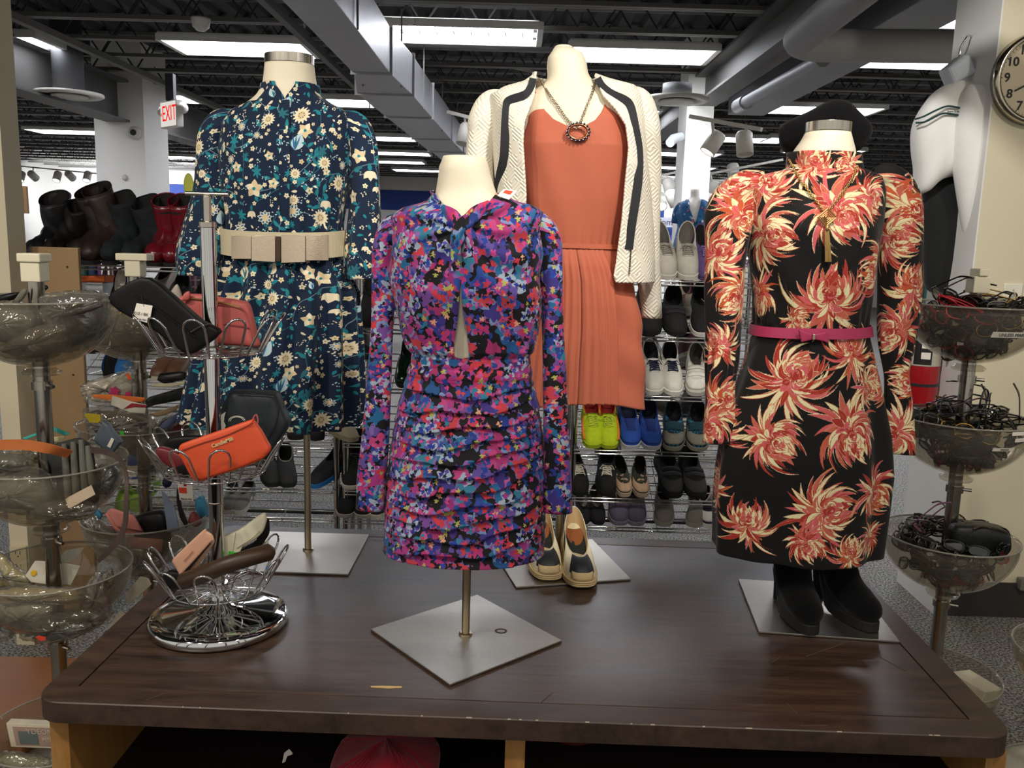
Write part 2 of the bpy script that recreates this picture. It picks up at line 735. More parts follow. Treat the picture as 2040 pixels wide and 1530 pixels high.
# ------------------------------------------------------------------ bodies and garments
class Body:
    """a torso-like solid: half width and depth for every height"""

    def __init__(s, L_, R_, dep, Y, n=2.3, yoff=0.):
        def prof(P):
            W = sorted((aty(px, py, Y) for px, py in P), key=lambda p: p.z)
            return np.array([p.z for p in W]), np.array([p.x for p in W])
        s.lz, s.lx = prof(L_)
        s.rz, s.rx = prof(R_)
        xm = .5 * (L_[0][0] + R_[0][0])
        D = sorted((aty(xm, py, Y).z, b) for py, b in dep)
        s.dz = np.array([d[0] for d in D])
        s.db = np.array([d[1] for d in D])
        s.Y, s.n, s.yo = Y, n, yoff
        s.z0 = min(s.lz[0], s.rz[0])
        s.z1 = max(s.lz[-1], s.rz[-1])

    def at(s, z):
        l, r = np.interp(z, s.lz, s.lx), np.interp(z, s.rz, s.rx)
        return (l + r) / 2, (r - l) / 2, np.interp(z, s.dz, s.db)

    def pt(s, th, z, off=0.):
        c, a, b = s.at(z)
        sn, cs = math.sin(th), math.cos(th)
        return Vector((c + (a + off) * math.copysign(abs(sn) ** (2 / s.n), sn), s.Y + s.yo - (b + off) * math.copysign(abs(cs) ** (2 / s.n), cs), z))

    def theta(s, x, z):
        c, a, b = s.at(z)
        q = max(-1, min(1, (x - c) / a))
        return math.asin(math.copysign(abs(q) ** (s.n / 2), q))

    def front(s, x, z, off=0.):
        c, a, b = s.at(z)
        a, b = a + off, b + off
        q = min(.999, abs(x - c) / a)
        return s.Y + s.yo - b * (1 - q ** s.n) ** (1 / s.n)

    def fpt(s, px, py, off=0.):
        y = s.Y - .08
        for _ in range(8):
            p = aty(px, py, y)
            y = .5 * y + .5 * s.front(p.x, p.z, off)
        return aty(px, py, y)


def with_uv(o, uvs):
    me = o.data
    lay = me.uv_layers.new(name='cloth')
    vi = np.empty(len(me.loops), np.int32)
    me.loops.foreach_get('vertex_index', vi)
    lay.data.foreach_set('uv', np.asarray(uvs, np.float32)[vi].ravel())
    return o


def shell(name, B, m, parent, z0=None, z1=None, gap=None, nz=70, na=110, disp=None, off=0., uo=0., vo=0., solid=.003, hem=None, top=None):
    """cloth shell on a Body; gap = [(photo row, left px, right px)] opening down the front"""
    z0 = B.z0 if z0 is None else z0
    z1 = B.z1 if z1 is None else z1
    G = None
    if gap:
        G = []
        for py, xl, xr in gap:
            a, b = B.fpt(xl, py, off), B.fpt(xr, py, off)
            G.append(((a.z + b.z) / 2, a.x, b.x))
        G.sort()
        gz, gl, gr = (np.array(q) for q in zip(*G))
    rows, uvs = [], []
    for i in range(nz):
        z = z0 + (z1 - z0) * i / (nz - 1)
        t0, t1 = 0., 2 * PI
        if G is not None and gz[0] <= z <= gz[-1] + .02:
            xl_, xr_ = np.interp(z, gz, gl), np.interp(z, gz, gr)
            if xr_ - xl_ < .0012:
                xl_ = xr_ = (xl_ + xr_) / 2
            t0 = B.theta(xr_, z)
            t1 = 2 * PI + B.theta(xl_, z)
        row, u = [], []
        acc = None
        for j in range(na):
            th = t0 + (t1 - t0) * j / (na - 1)
            # denser sampling at the front
            zz = z
            if hem and i < nz * .25:
                zz = z + hem(th) * (1 - i / (nz * .25)) ** 1.5
            if top and i > nz * .7:
                zz = z + top(th) * ((i / nz - .7) / .3) ** 2
            d = disp(th, zz, B) if disp else 0.
            p = B.pt(th, zz, off + d)
            q = B.pt(th, zz, off)
            if acc is None:
                acc = q.x - B.at(zz)[0]
            else:
                acc += (q - last).length
            last = q
            row.append(p)
            u.append(acc)
        tot = u[-1] - (row[-1].x - B.at(z)[0])
        for j in range(na):
            uu = u[j] if u[j] < tot / 2 else u[j] - tot
            uvs.append((uu + uo, row[j].z + vo))
        rows.append(row)
    mb = MB().grid(rows)
    o = mb.build(name, m, parent, smooth=True, solid=solid)
    with_uv(o, uvs)
    import bmesh
    bm = bmesh.new()
    bm.from_mesh(o.data)
    bmesh.ops.remove_doubles(bm, verts=bm.verts, dist=.0002)
    bm.to_mesh(o.data)
    bm.free()
    return o


def limb(name, path, Y, m, parent, k=.8, n=28, rows=46, disp=None, uo=0., vo=0., solid=.003, horiz_end=False):
    """sleeve: path of (px, py, dy, width px)"""
    W = []
    for px, py, dy, w in path:
        p = aty(px, py, Y + dy)
        W.append((p.x, p.y, p.z, w * (Y + dy) / FOC / 2))
    S = smooth_path(W, rows)
    R_, uvs = [], []
    for i in range(rows):
        c = Vector(S[i][:3])
        a, b = S[max(i - 1, 0)], S[min(i + 1, rows - 1)]
        t = Vector((b - a)[:3])
        t.y = 0
        t.normalize()
        nn = Vector((-t.z, 0, t.x))
        if horiz_end and i > rows * .6:
            f = (i / rows - .6) / .4
            nn = (nn * (1 - f) + Vector((1, 0, 0)) * f).normalized()
        r = S[i][3]
        row, acc = [], 0
        for j in range(n + 1):
            ph = 2 * PI * j / n - PI
            d = disp(ph, i / (rows - 1)) if disp else 0
            p = c + nn * ((r + d) * math.sin(ph)) + Vector((0, -1, 0)) * ((r * k + d) * math.cos(ph))
            row.append(p)
            uvs.append((ph * r * .9 + uo, p.z + vo))
        R_.append(row)
    R_.reverse()
    k_ = n + 1
    uvs = [uvs[(rows - 1 - i) * k_ + j] for i in range(rows) for j in range(k_)]
    o = MB().grid(R_).build(name, m, parent, smooth=True, solid=solid)
    return with_uv(o, uvs)


def pillow(mb, poly, Y, t, e=2.5, N=10, tilt=None, dense=0):
    """inflated outline: photo pixels on the plane y = Y, thickness t each way"""
    P = [aty(px, py, Y) for px, py in poly]
    if tilt:
        P = [Vector((p.x, p.y + tilt(p), p.z)) for p in P]
    if dense:
        P = [Vector(q) for q in smooth_path([tuple(p) for p in P] + [tuple(P[0])], dense)][:-1]
    c = sum(P, Vector()) / len(P)
    rows = []
    for i in range(N + 1):
        ph = -PI / 2 + PI * i / N
        s = max(.03, math.cos(ph)) ** (2 / e)
        d = math.copysign(abs(math.sin(ph)) ** (2 / e), math.sin(ph)) * t
        rows.append([c + (p - c) * s + Vector((0, d, 0)) for p in P])
    A = sum((P[i].x * P[(i + 1) % len(P)].z - P[(i + 1) % len(P)].x * P[i].z) for i in range(len(P)))
    if A < 0:
        rows.reverse()
    return mb.grid(rows, True, True)


M_CREAM = mat('mannequin cream', '#e8dec5', .55, var=.03, bump=.05, bs=400)
M_PLATE = mat('brushed steel', '#b3aea4', .4, 1., var=.07, vs=8, bump=.05, bs=60, stretch=(1, 14, 1), aniso=.4)
M_POLE = mat('satin nickel', '#b8ab90', .3, 1., var=.05)
M_CHROME = mat('chrome', '#d9d9d6', .06, 1., var=.01)
M_CAP = mat('bright nickel', '#c9c2b4', .22, 1., var=.1, vs=6, stretch=(20, 20, 1))
M_BLACK = mat('black suede', '#0c0c0d', .95, var=.25, vs=30, sheen=.08, spec=.1)
M_WHITEP = mat('white paper', '#efe9dc', .8, var=.03)
M_REDP = mat('red label', '#e8482e', .7, var=.04)
M_GOLD = mat('old gold', '#c4a062', .35, .7, var=.15)
TZ = .62


def torso(name_label, Y, corners, pole_px, neckcap, L_, R_, dep, knob=None, zpole=None, yoff=0.):
    """cream torso form on a pole and square plate; corners are world points on the table"""
    pb = atz(*pole_px, TZ)
    t = thing('mannequin', name_label, 'mannequin', (pb.x, pb.y, TZ))
    c = sum((Vector(q) for q in corners), Vector()) / 4
    poly = [(q[0], q[1]) for q in corners]
    A = sum(poly[i][0] * poly[(i + 1) % 4][1] - poly[(i + 1) % 4][0] * poly[i][1] for i in range(4))
    if A < 0:
        poly.reverse()
    MB().prism(poly, .005, None, TZ + .0005).build('base_plate', M_PLATE, t, bev=.001)
    B = Body(L_, R_, dep, Y, 2.2, yoff)
    MB().tube([(pb.x, pb.y, TZ + .0055), (pb.x, pb.y, B.z0 + .05)], .0095 if zpole is None else zpole, 16).build('pole', M_POLE, t, smooth=True)
    MB().lathe([(.0155, 0), (.0155, .004), (.012, .006)], (pb.x, pb.y, TZ + .0056), 20).build('collar', M_POLE, t, smooth=False)
    rows = []
    for i in range(60):
        z = B.z0 + (B.z1 - B.z0) * i / 59
        rows.append([B.pt(2 * PI * j / 64, z) for j in range(64)])
    o = MB().grid(rows, True, True).build('torso', M_CREAM, t, smooth=True)
    if neckcap:
        h = neckcap
        q = []
        for z in (B.z1 + .0005, B.z1 + h):
            q.append([B.pt(2 * PI * j / 64, B.z1, .0005) * 1 + Vector((0, 0, z - B.z1)) for j in range(64)])
        MB().grid(q, True, True).build('neck_cap', M_CAP, t, smooth=False, bev=.001)
    return t, B


def sq_from_edge(A, B_, side=None, into=1):
    """square on the table from one edge A-B going away (into=1) or toward the viewer"""
    A, B_ = Vector(A), Vector(B_)
    e = B_ - A
    if side:
        e = e.normalized() * side
    p = Vector((-e.y, e.x, 0))
    if p.y * into < 0:
        p = -p
    return [A, A + e, A + e + p, A + p]


def strip(name, pts, w, m, parent, th=.002, n=40, axis=(0, -1, 0)):
    """flat ribbon through points lying on a surface, facing the viewer"""
    S = [Vector(q) for q in smooth_path([tuple(p) for p in pts], n)]
    mb = MB()
    rows = []
    for i in range(n):
        t = (S[min(i + 1, n - 1)] - S[max(i - 1, 0)]).normalized()
        s = t.cross(Vector(axis)).normalized()
        ww = w if not isinstance(w, (list, tuple)) else np.interp(i / (n - 1), np.linspace(0, 1, len(w)), w)
        f = Vector(axis) * th
        rows.append([S[i] - s * ww / 2, S[i] + s * ww / 2, S[i] + s * ww / 2 + f, S[i] - s * ww / 2 + f])
    mb.grid(rows, True, True)
    return mb.build(name, m, parent, smooth=False)


def band(name, B, zf0, zf1, off, m, parent, n=72, th=.002, t0=0., t1=2 * PI):
    """belt around a body: z limits may depend on the angle"""
    closed = abs(t1 - t0 - 2 * PI) < 1e-3
    rows = []
    for j in range(n + (0 if closed else 1)):
        a = t0 + (t1 - t0) * j / n
        zl, zh = zf0(a), zf1(a)
        rows.append([B.pt(a, zl, off), B.pt(a, zh, off), B.pt(a, zh, off + th), B.pt(a, zl, off + th)])
    if closed:
        rows.append(rows[0])
    rows = [list(r) for r in rows]
    return MB().grid(rows, True, not closed).build(name, m, parent)


def chain_links(mb, pts, r, wire=.0009, step=.006):
    """row of alternating oval links along a path"""
    P = [Vector(p) for p in pts]
    d = 0
    L_ = [0]
    for i in range(len(P) - 1):
        L_.append(L_[-1] + (P[i + 1] - P[i]).length)
    n = max(2, int(L_[-1] / step))
    for k in range(n):
        s = (k + .5) * L_[-1] / n
        i = max(j for j in range(len(P)) if L_[j] <= s)
        i = min(i, len(P) - 2)
        f = (s - L_[i]) / max(1e-6, L_[i + 1] - L_[i])
        c = P[i].lerp(P[i + 1], f)
        t = (P[i + 1] - P[i]).normalized()
        side = t.cross(Vector((0, -1, 0))).normalized()
        if k % 2:
            side = (side + Vector((0, -1.2, 0))).normalized()
        mb.tube([c + t * (step * .72 * math.cos(a)) + side * (r * math.sin(a)) for a in (i_ * PI / 4 for i_ in range(8))], wire, 5, True)
# ------------------------------------------------------------------ the display table
YAW = .018
te, td = Vector((math.cos(YAW), -math.sin(YAW), 0)), Vector((math.sin(YAW), math.cos(YAW), 0))
uL, uR = atz(313, 1163, TZ).dot(te), atz(1698, 1130, TZ).dot(te)
vF, vB = atz(1040, 1434, TZ).dot(td), atz(1000, 1064, TZ).dot(td)


def tp(u, v, z=0.):
    p = te * u + td * v
    return Vector((p.x, p.y, z))


def wood(name, c1, c2, sc_=(1, 12, 1), rough=.42, axis=0, coat=.25):
    m = bpy.data.materials.new(name)
    m.use_nodes = True
    N, L = m.node_tree.nodes, m.node_tree.links
    b = N['Principled BSDF']
    tc = N.new('ShaderNodeTexCoord')
    mp = N.new('ShaderNodeMapping')
    mp.inputs['Scale'].default_value = sc_
    mp.inputs['Rotation'].default_value = (0, 0, YAW)
    L.new(tc.outputs['Object'], mp.inputs[0])
    nz = N.new('ShaderNodeTexNoise')
    nz.inputs['Scale'].default_value = 3.2
    nz.inputs['Detail'].default_value = 8
    nz.inputs['Roughness'].default_value = .65
    nz.inputs['Distortion'].default_value = .6
    L.new(mp.outputs[0], nz.inputs['Vector'])
    n2 = N.new('ShaderNodeTexNoise')
    n2.inputs['Scale'].default_value = 40
    n2.inputs['Detail'].default_value = 3
    L.new(mp.outputs[0], n2.inputs['Vector'])
    ad = N.new('ShaderNodeMath')
    ad.operation = 'MULTIPLY_ADD'
    ad.inputs[1].default_value = .3
    L.new(n2.outputs['Fac'], ad.inputs[0])
    L.new(nz.outputs['Fac'], ad.inputs[2])
    rp = N.new('ShaderNodeValToRGB')
    rp.color_ramp.elements[0].position = .45
    rp.color_ramp.elements[1].position = .9
    rp.color_ramp.elements[0].color = lin(c1)
    rp.color_ramp.elements[1].color = lin(c2)
    L.new(ad.outputs[0], rp.inputs[0])
    L.new(rp.outputs[0], b.inputs['Base Color'])
    rr = N.new('ShaderNodeMapRange')
    rr.inputs[3].default_value = rough - .08
    rr.inputs[4].default_value = rough + .12
    L.new(ad.outputs[0], rr.inputs[0])
    L.new(rr.outputs[0], b.inputs['Roughness'])
    bp = N.new('ShaderNodeBump')
    bp.inputs['Strength'].default_value = .12
    bp.inputs['Distance'].default_value = .001
    L.new(n2.outputs['Fac'], bp.inputs['Height'])
    L.new(bp.outputs[0], b.inputs['Normal'])
    MATS[name] = m
    return m


M_DARKWOOD = wood('dark stained oak veneer', '#261b16', '#5a4436', (1, 13, 1), .3)
M_DARKEDGE = wood('dark stained edging', '#2e211b', '#544034', (2, 9, 2), .38)
M_OAK = wood('honey oak ply', '#9a6a34', '#b98a4c', (6, 6, 1.2), .5)
M_INSIDE = wood('dark brown melamine', '#1d1512', '#2c201a', (1, 8, 1), .6)


def round_rect(u0, u1, v0, v1, r, n=8):
    out = []
    for cu, cv, a0 in ((u1 - r, v1 - r, 0), (u0 + r, v1 - r, PI / 2), (u0 + r, v0 + r, PI), (u1 - r, v0 + r, 1.5 * PI)):
        for i in range(n + 1):
            a = a0 + PI / 2 * i / n
            out.append((cu + r * math.cos(a), cv + r * math.sin(a)))
    return out


tab = thing('display_table', 'low dark wood display table carrying the four dressed mannequins', 'table', tp((uL + uR) / 2, (vF + vB) / 2, 0))
TH, BW = .043, .062
oring = round_rect(uL, uR, vF, vB, .055)
iring = round_rect(uL + BW, uR - BW, vF + BW, vB - BW, .0015)
mb = MB()
rows = []
for (ring, z, ins) in ((iring, TZ - TH, 0), (oring, TZ - TH, 0), (oring, TZ - .002, 0), ([(u, v) for u, v in round_rect(uL + .002, uR - .002, vF + .002, vB - .002, .053)], TZ, 0), (iring, TZ, 0), (iring, TZ - .006, 0)):
    rows.append([tp(u, v, z) for u, v in ring])
mb.grid(rows, True)
mb.build('edge_frame', M_DARKEDGE, tab)
mb = MB()
a = .003
mb.prism([tuple(tp(u, v)[:2]) for u, v in ((uL + BW + a, vF + BW + a), (uR - BW - a, vF + BW + a), (uR - BW - a, vB - BW - a), (uL + BW + a, vB - BW - a))], TH - .002, None, TZ - TH + .0015)
mb.build('table_top', M_DARKWOOD, tab, bev=.001)
# cupboard below: two ends, a divider, back and bottom
zt = TZ - TH - .001


def panel(name, u0, u1, v0, v1, z0, z1, m, par=None):
    return MB().add([tp(u, v, z) for z in (z0, z1) for u, v in ((u0, v0), (u1, v0), (u1, v1), (u0, v1))], [(3, 2, 1, 0), (4, 5, 6, 7), (0, 1, 5, 4), (1, 2, 6, 5), (2, 3, 7, 6), (3, 0, 4, 7)]).build(name, m, tab if par is None else par)


def ucol(px):
    return aty(px, 1500, 1.63).dot(te)


vf = vF + .03
ends = ((ucol(132), ucol(168)), (ucol(1917), ucol(1955)))
panel('side_panel', *ends[0], vf, vB - .05, .004, zt, M_OAK)
panel('side_panel', *ends[1], vf, vB - .05, .004, zt, M_OAK)
panel('divider', ucol(1007), ucol(1045), vf, vB - .07, .06, zt, M_OAK)
panel('back_panel', ends[0][1] + .001, ends[1][0] - .001, vB - .069, vB - .055, .06, zt, M_INSIDE)
panel('bottom_panel', ends[0][1] + .001, ends[1][0] - .001, vf, vB - .055, .035, .059, M_INSIDE)
panel('shelf', ends[0][1] + .001, ucol(1006), vf + .03, vB - .071, .343, .357, M_INSIDE)
panel('shelf', ucol(1046), ends[1][0] - .001, vf + .03, vB - .071, .44, .455, M_INSIDE)
# worn marks on the top
M_RAW = mat('bare wood scar', '#d5b27a', .8, var=.15)
for poly in ([(738, 1366.5), (760, 1365.8), (800, 1367), (801, 1369.5), (775, 1371), (750, 1369.5), (740, 1369)], [(1025, 1455), (1030, 1454), (1032, 1457), (1026, 1457.5)]):
    q = [atz(px, py, TZ + .0006) for px, py in poly]
    if poly[0][1] < 1400:
        MB().add(q + [p - Vector((0, 0, .0012)) for p in q], [tuple(range(len(q)))[::-1]] + [(i, (i + 1) % len(q), len(q) + (i + 1) % len(q), len(q) + i) for i in range(len(q))]).build('scratch', M_RAW, tab)
M_SCR = mat('pale scratch', '#6a5a4e', .8, var=.2)
mb = MB()
for a, b in (((1605, 1308), (1690, 1278)), ((1537, 1320), (1556, 1308)), ((1752, 1308), (1806, 1337)), ((1567, 1400), (1590, 1424)), ((1594, 1446), (1650, 1445)), ((1070, 1405), (1100, 1380)), ((640, 1250), (640, 1275)), ((290, 1395), (330, 1380))):
    MB().bar(atz(*a, TZ + .0002), atz(*b, TZ + .0002), .0009, .0006).build('scratch', M_SCR, tab)
M_CHIP = mat('chipped edge', '#c9b9a2', .8, var=.2)
mb = MB()
rr = random.Random(2)
for i in range(16):
    px = rr.uniform(300, 1950)
    p = atz(px, 1395 + (px - 100) * .047 + 6, TZ)
    v = vF + .0015
    u = p.dot(te)
    w = rr.uniform(.002, .012)
    MB().bar(tp(u, v, TZ - .0006), tp(u + w, v, TZ - .0006), .0018, .0014).build('chipped_edge', M_CHIP, tab)

# things in the cupboard
M_RKNIT = mat('red rib knit', '#b5152f', .9, var=.25, vs=12, sheen=.3, bump=.4, bs=90)
M_DKRED = mat('dark red cloth', '#5c0d14', .95, var=.3, vs=10, sheen=.2)


def folded(name, label, cat, x0, x1, zc, v, m, seed, dz=.06, dv=.12, ribs=0, rot=0.):
    c = tp((x0 + x1) / 2, v, zc)
    t = MB()
    rows = []
    rr = random.Random(seed)
    n, k = 240, 16
    ph = rr.random() * 6
    for i in range(k + 1):
        a = -PI / 2 + PI * i / k
        row = []
        for j in range(n):
            b = 2 * PI * j / n
            x = (x1 - x0) / 2 * math.copysign(abs(math.cos(b)) ** .5, math.cos(b)) * abs(math.cos(a)) ** .35
            y = dv * math.copysign(abs(math.sin(b)) ** .6, math.sin(b)) * abs(math.cos(a)) ** .35
            z = dz * math.copysign(abs(math.sin(a)) ** .8, math.sin(a)) * (1 + .25 * math.sin(7 * x / (x1 - x0) + ph) + .1 * math.sin(23 * x + ph))
            if ribs:
                q = abs(math.cos(a)) ** .5
                y -= .0025 * math.sin(x * ribs) * q
                z += .0022 * math.sin(x * ribs) + .012 * math.exp(-((x - .03) / .03) ** 2)
            row.append(c + Vector((x, y, z)))
        rows.append(row)
    o = t.grid(rows, True, True).build(name, m, None, smooth=True)
    return tag(o, label, cat)


xk = ucol(645), ucol(868)
folded('sweater', 'bright red ribbed knit sweater folded in the cupboard under the table', 'sweater', xk[0], xk[1], .406, vF + .17, M_RKNIT, 3, .042, .11, 700)
folded('sweater', 'crumpled dark red garment behind the right half of the cupboard', 'garment', ucol(1080), ucol(1310), .42, vF + .33, M_DKRED, 5, .05, .15)
# torn paper hanging in the cupboard
o = MB()
pillow(o, [(562, 1520), (566, 1500), (576, 1492), (583, 1500), (582, 1503), (572, 1506), (568, 1518)], vF + .16, .0012, 2)
tag(o.build('paper_scrap', M_WHITEP, None), 'small torn white paper scrap hanging under the table top', 'paper')
# ------------------------------------------------------------------ front mannequin: ruched violet dress
Yp = 1.882
H_ = .9
corn = [atz(738.3, 1257.3, TZ), atz(950.7, 1188.3, TZ), atz(1119, 1280, TZ), atz(896, 1368.3, TZ)]
TL = [(883, 316), (875, 330), (874, 348), (868, 385), (852, 408), (815, 426), (790, 446), (795, 500), (800, 600), (826, 690), (815, 780), (800, 850), (800, 900)]
TRt = [(966, 314), (973, 328), (977, 348), (990, 388), (1008, 406), (1045, 422), (1070, 446), (1066, 500), (1064, 600), (1044, 690), (1052, 780), (1066, 850), (1066, 900)]
mq1, Bp0 = torso('cream torso mannequin at the front of the table wearing the violet floral dress', Yp, corn, (927.5, 1268), 0, TL, TRt,
                 [(316, .05), (330, .056), (380, .056), (400, .062), (440, .088), (500, .102), (580, .104), (640, .088), (700, .078), (780, .09), (900, .095)])
# the ring of sticker residue on the plate
cpt = atz(998, 1257, TZ + .0058)
MB().lathe([(.0085, 0), (.0085, .0004), (.0125, .0004), (.0125, 0), (.0085, 0)], cpt, 20, sx=1.15).build('sticker_mark', mat('brown glue residue', '#4a3626', .7, var=.3, vs=200), mq1)

M_VIO = violet_print()
DL = [(860, 389), (838, 404), (805, 414), (784, 428), (779, 470), (781, 560), (788, 610), (802, 650), (820, 690), (824, 712), (812, 745), (795, 800), (784, 860), (773, 940), (768, 1020), (766, 1088)]
DR = [(997, 385), (1020, 398), (1060, 408), (1080, 424), (1082, 470), (1078, 560), (1077, 620), (1066, 665), (1055, 690), (1053, 715), (1058, 745), (1072, 800), (1081, 860), (1087, 940), (1087, 1020), (1084, 1084)]
ddep = [(386, .068), (400, .074), (440, .1), (500, .116), (580, .12), (650, .102), (712, .09), (800, .108), (900, .12), (1090, .125)]
Bp = Body(DL, DR, ddep, Yp, 2.3)
zw1, zw0 = aty(920, 705, Yp).z, aty(920, 745, Yp).z
tw = aty(918, 452, Yp - .11)


def vio_disp(th, z, B):
    p = B.pt(th, z)
    f = math.cos(th)
    if f < -.2:
        return .0015 * math.sin(z * 70 + 3 * th)
    dx = p.x - tw.x
    if z > zw1:
        a = math.atan2(p.z - tw.z, dx)
        r = math.hypot(dx, p.z - tw.z)
        w = min(1, r / .05) * math.exp(-r / .2) * min(1, max(0, (z - zw1) / .03))
        g = .0075 * math.sin(11 * a + 2.2 * math.sin(r * 22)) * w
        # gathers above the waistband
        low = math.exp(-(z - zw1) / .045)
        g += .004 * math.sin(th * 26) * low * min(1, (z - zw1) / .01)
        if z > zw1:
            g += .012 * low * min(1, (z - zw1) / .015)
        return g
    if z > zw0:
        s = (z - zw0) / (zw1 - zw0)
        return .003 * (abs(math.sin(s * 2 * PI)) ** .5) + .001
    # ruched skirt: overlapping soft pleats running across and sagging at one side
    q = (zw0 - z) + .55 * dx * dx + .14 * dx * math.sin((zw0 - z) * 7) + .006 * math.sin(dx * 30 + z * 40)
    s = (q / .034) % 1
    k = min(1, (zw0 - z) / .02)
    return (.0105 * s ** 1.7 - .003 + .0015 * math.sin(dx * 60 + math.floor(q / .034) * 2.1)) * k * max(.3, f)


vd = thing('dress', 'violet, blue and red floral dress with twist neck and ruched skirt on the front mannequin', 'dress', (tw.x, Yp, Bp.z0))
gapv = [(384, 866, 992), (398, 876, 978), (415, 893, 954), (432, 912, 927), (440, 919, 921), (556, 917.5, 918.5), (575, 916, 919.5), (620, 913, 923), (660, 908, 930), (690, 906, 934), (708, 907, 934.5), (713, 908, 934), (715, 919, 920)]
shell('bodice_and_skirt', Bp, M_VIO, vd, gap=gapv, nz=330, na=170, disp=vio_disp, solid=.0025)


def sl_fold(seed, amp=.003):
    r = random.Random(seed)
    p1, p2 = r.random() * 6, r.random() * 6

    def f(ph, t):
        return amp * (math.sin(3 * ph + p1 + 5 * t) * .6 + .7 * math.sin(14 * t + 2 * ph + p2) * math.sin(PI * min(1, t * 1.5)))
    return f


limb('sleeve', [(815, 444, 0, 40), (788, 456, 0, 60), (772, 478, 0, 56), (766, 520, -.01, 50), (762, 600, -.015, 46), (758, 700, -.02, 46), (750, 850, -.03, 54), (742, 950, -.03, 60), (739, 1013, -.03, 59)], Yp, M_VIO, vd, .85, uo=.31, vo=.07, disp=sl_fold(1), rows=90, horiz_end=True)
limb('sleeve', [(1042, 438, 0, 40), (1070, 450, 0, 60), (1090, 472, 0, 54), (1096, 520, -.01, 46), (1099, 600, -.015, 44), (1102, 700, -.02, 46), (1106, 850, -.03, 52), (1109, 950, -.03, 58), (1110, 1018, -.03, 61)], Yp, M_VIO, vd, .85, uo=.17, vo=.21, disp=sl_fold(2), rows=90, horiz_end=True)
# the twisted knot of cloth below the neckline


def cloth_rope(name, pts, rad, m, parent, uo, flat=.6, B=Bp, lift=.004, tw_=3.):
    P = [B.fpt(px, py, lift) for px, py in pts]
    S = [Vector(q) for q in smooth_path([tuple(p) for p in P], 40)]
    rows, uvs = [], []
    for i in range(40):
        t = (S[min(i + 1, 39)] - S[max(i - 1, 0)]).normalized()
        s = t.cross(Vector((0, -1, 0))).normalized()
        b = Vector((0, -1, 0))
        r = rad * np.interp(i / 39, np.linspace(0, 1, 5), (.25, .85, 1.05, .8, .15))
        row = []
        for j in range(21):
            a = 2 * PI * j / 20
            rr_ = r * (1 + .16 * math.sin(4 * a + tw_ * i / 10))
            row.append(S[i] + s * rr_ * math.cos(a) + b * rr_ * flat * math.sin(a))
            uvs.append((row[-1].x + uo, row[-1].z + .08 * i / 39))
        rows.append(row)
    return with_uv(MB().grid(rows).build(name, m, parent, smooth=True), uvs)


cloth_rope('twist', [(880, 410), (895, 424), (910, 440), (926, 460), (940, 486), (950, 525)], .015, M_VIO, vd, .4)
cloth_rope('twist', [(975, 402), (955, 418), (936, 436), (918, 458), (907, 490), (901, 540)], .015, M_VIO, vd, .1, lift=.008)
# paper price tag tucked at the neck
pc = [aty(991, 389, Yp - .07), aty(1004, 376, Yp - .055), aty(1030, 380, Yp - .055), aty(1014, 397, Yp - .075)]
tg = thing('price_tag', 'white price tag with red mark on the shoulder of the violet dress', 'tag', pc[0])
MB().add(pc + [p - Vector((0, -.0, .001)) for p in pc], [(0, 1, 2, 3), (7, 6, 5, 4), (0, 4, 5, 1), (1, 5, 6, 2), (2, 6, 7, 3), (3, 7, 4, 0)]).build('card', M_WHITEP, tg)
qc = [pc[0].lerp(pc[3], .2).lerp(pc[1].lerp(pc[2], .2), t) for t in (.45, .85)] + [pc[0].lerp(pc[3], .8).lerp(pc[1].lerp(pc[2], .8), t) for t in (.85, .45)]
MB().add([p + Vector((0, -.0006, .0006)) for p in qc], [(0, 1, 2, 3)]).build('red_sticker', M_REDP, tg)
# ------------------------------------------------------------------ left mannequin: navy flower dress
Yn = 2.396
A_, B_2 = atz(680, 1173, TZ), atz(735, 1067.7, TZ)
ed = (B_2 - A_)
side = .319
e1 = ed.normalized() * side
e2 = Vector((-e1.y, e1.x, 0))
corn = [B_2, B_2 - e1, B_2 - e1 + e2, B_2 + e2]
NL = [(529, 128), (527, 150), (524, 172), (510, 195), (470, 222), (455, 250), (460, 300), (470, 400), (485, 470), (475, 560), (470, 640)]
NR = [(625, 132), (628, 155), (631, 175), (645, 198), (680, 222), (692, 250), (690, 300), (675, 400), (655, 470), (662, 560), (668, 640)]
mq2, Bn0 = torso('cream torso mannequin at the back left wearing the navy flower dress', Yn, corn, (614, 1099), .024, NL, NR,
                 [(128, .055), (175, .06), (200, .075), (250, .09), (330, .105), (470, .085), (640, .1)])
M_NAVY = navy_print()
DLn = [(523, 168), (520, 188), (500, 205), (462, 222), (444, 245), (440, 300), (446, 380), (456, 440), (460, 490), (452, 530), (428, 590), (405, 680), (385, 760), (372, 830)]
DRn = [(636, 174), (640, 192), (658, 205), (695, 225), (704, 250), (702, 300), (692, 380), (680, 440), (673, 490), (684, 530), (705, 580), (712, 680), (714, 760), (714, 842)]
Bn = Body(DLn, DRn, [(168, .064), (195, .075), (225, .092), (300, .118), (380, .122), (480, .1), (560, .12), (700, .15), (840, .17)], Yn, 2.3)
znw = aty(565, 505, Yn).z
znu = aty(565, 462, Yn).z


def navy_disp(th, z, B):
    if z < znw:
        k = min(1, (znw - z) / .1)
        s = math.sin(15 * th + .6 * math.sin(3 * th))
        return (.004 + .011 * k) * (abs(s) ** .7 * math.copysign(1, s)) + .004 * k * math.sin(29 * th + z * 6)
    k = math.exp(-(z - znu) / .05) if z > znu else 1
    return .005 * math.sin(22 * th) * k + .006 * k + .0015 * math.sin(9 * th + z * 30)


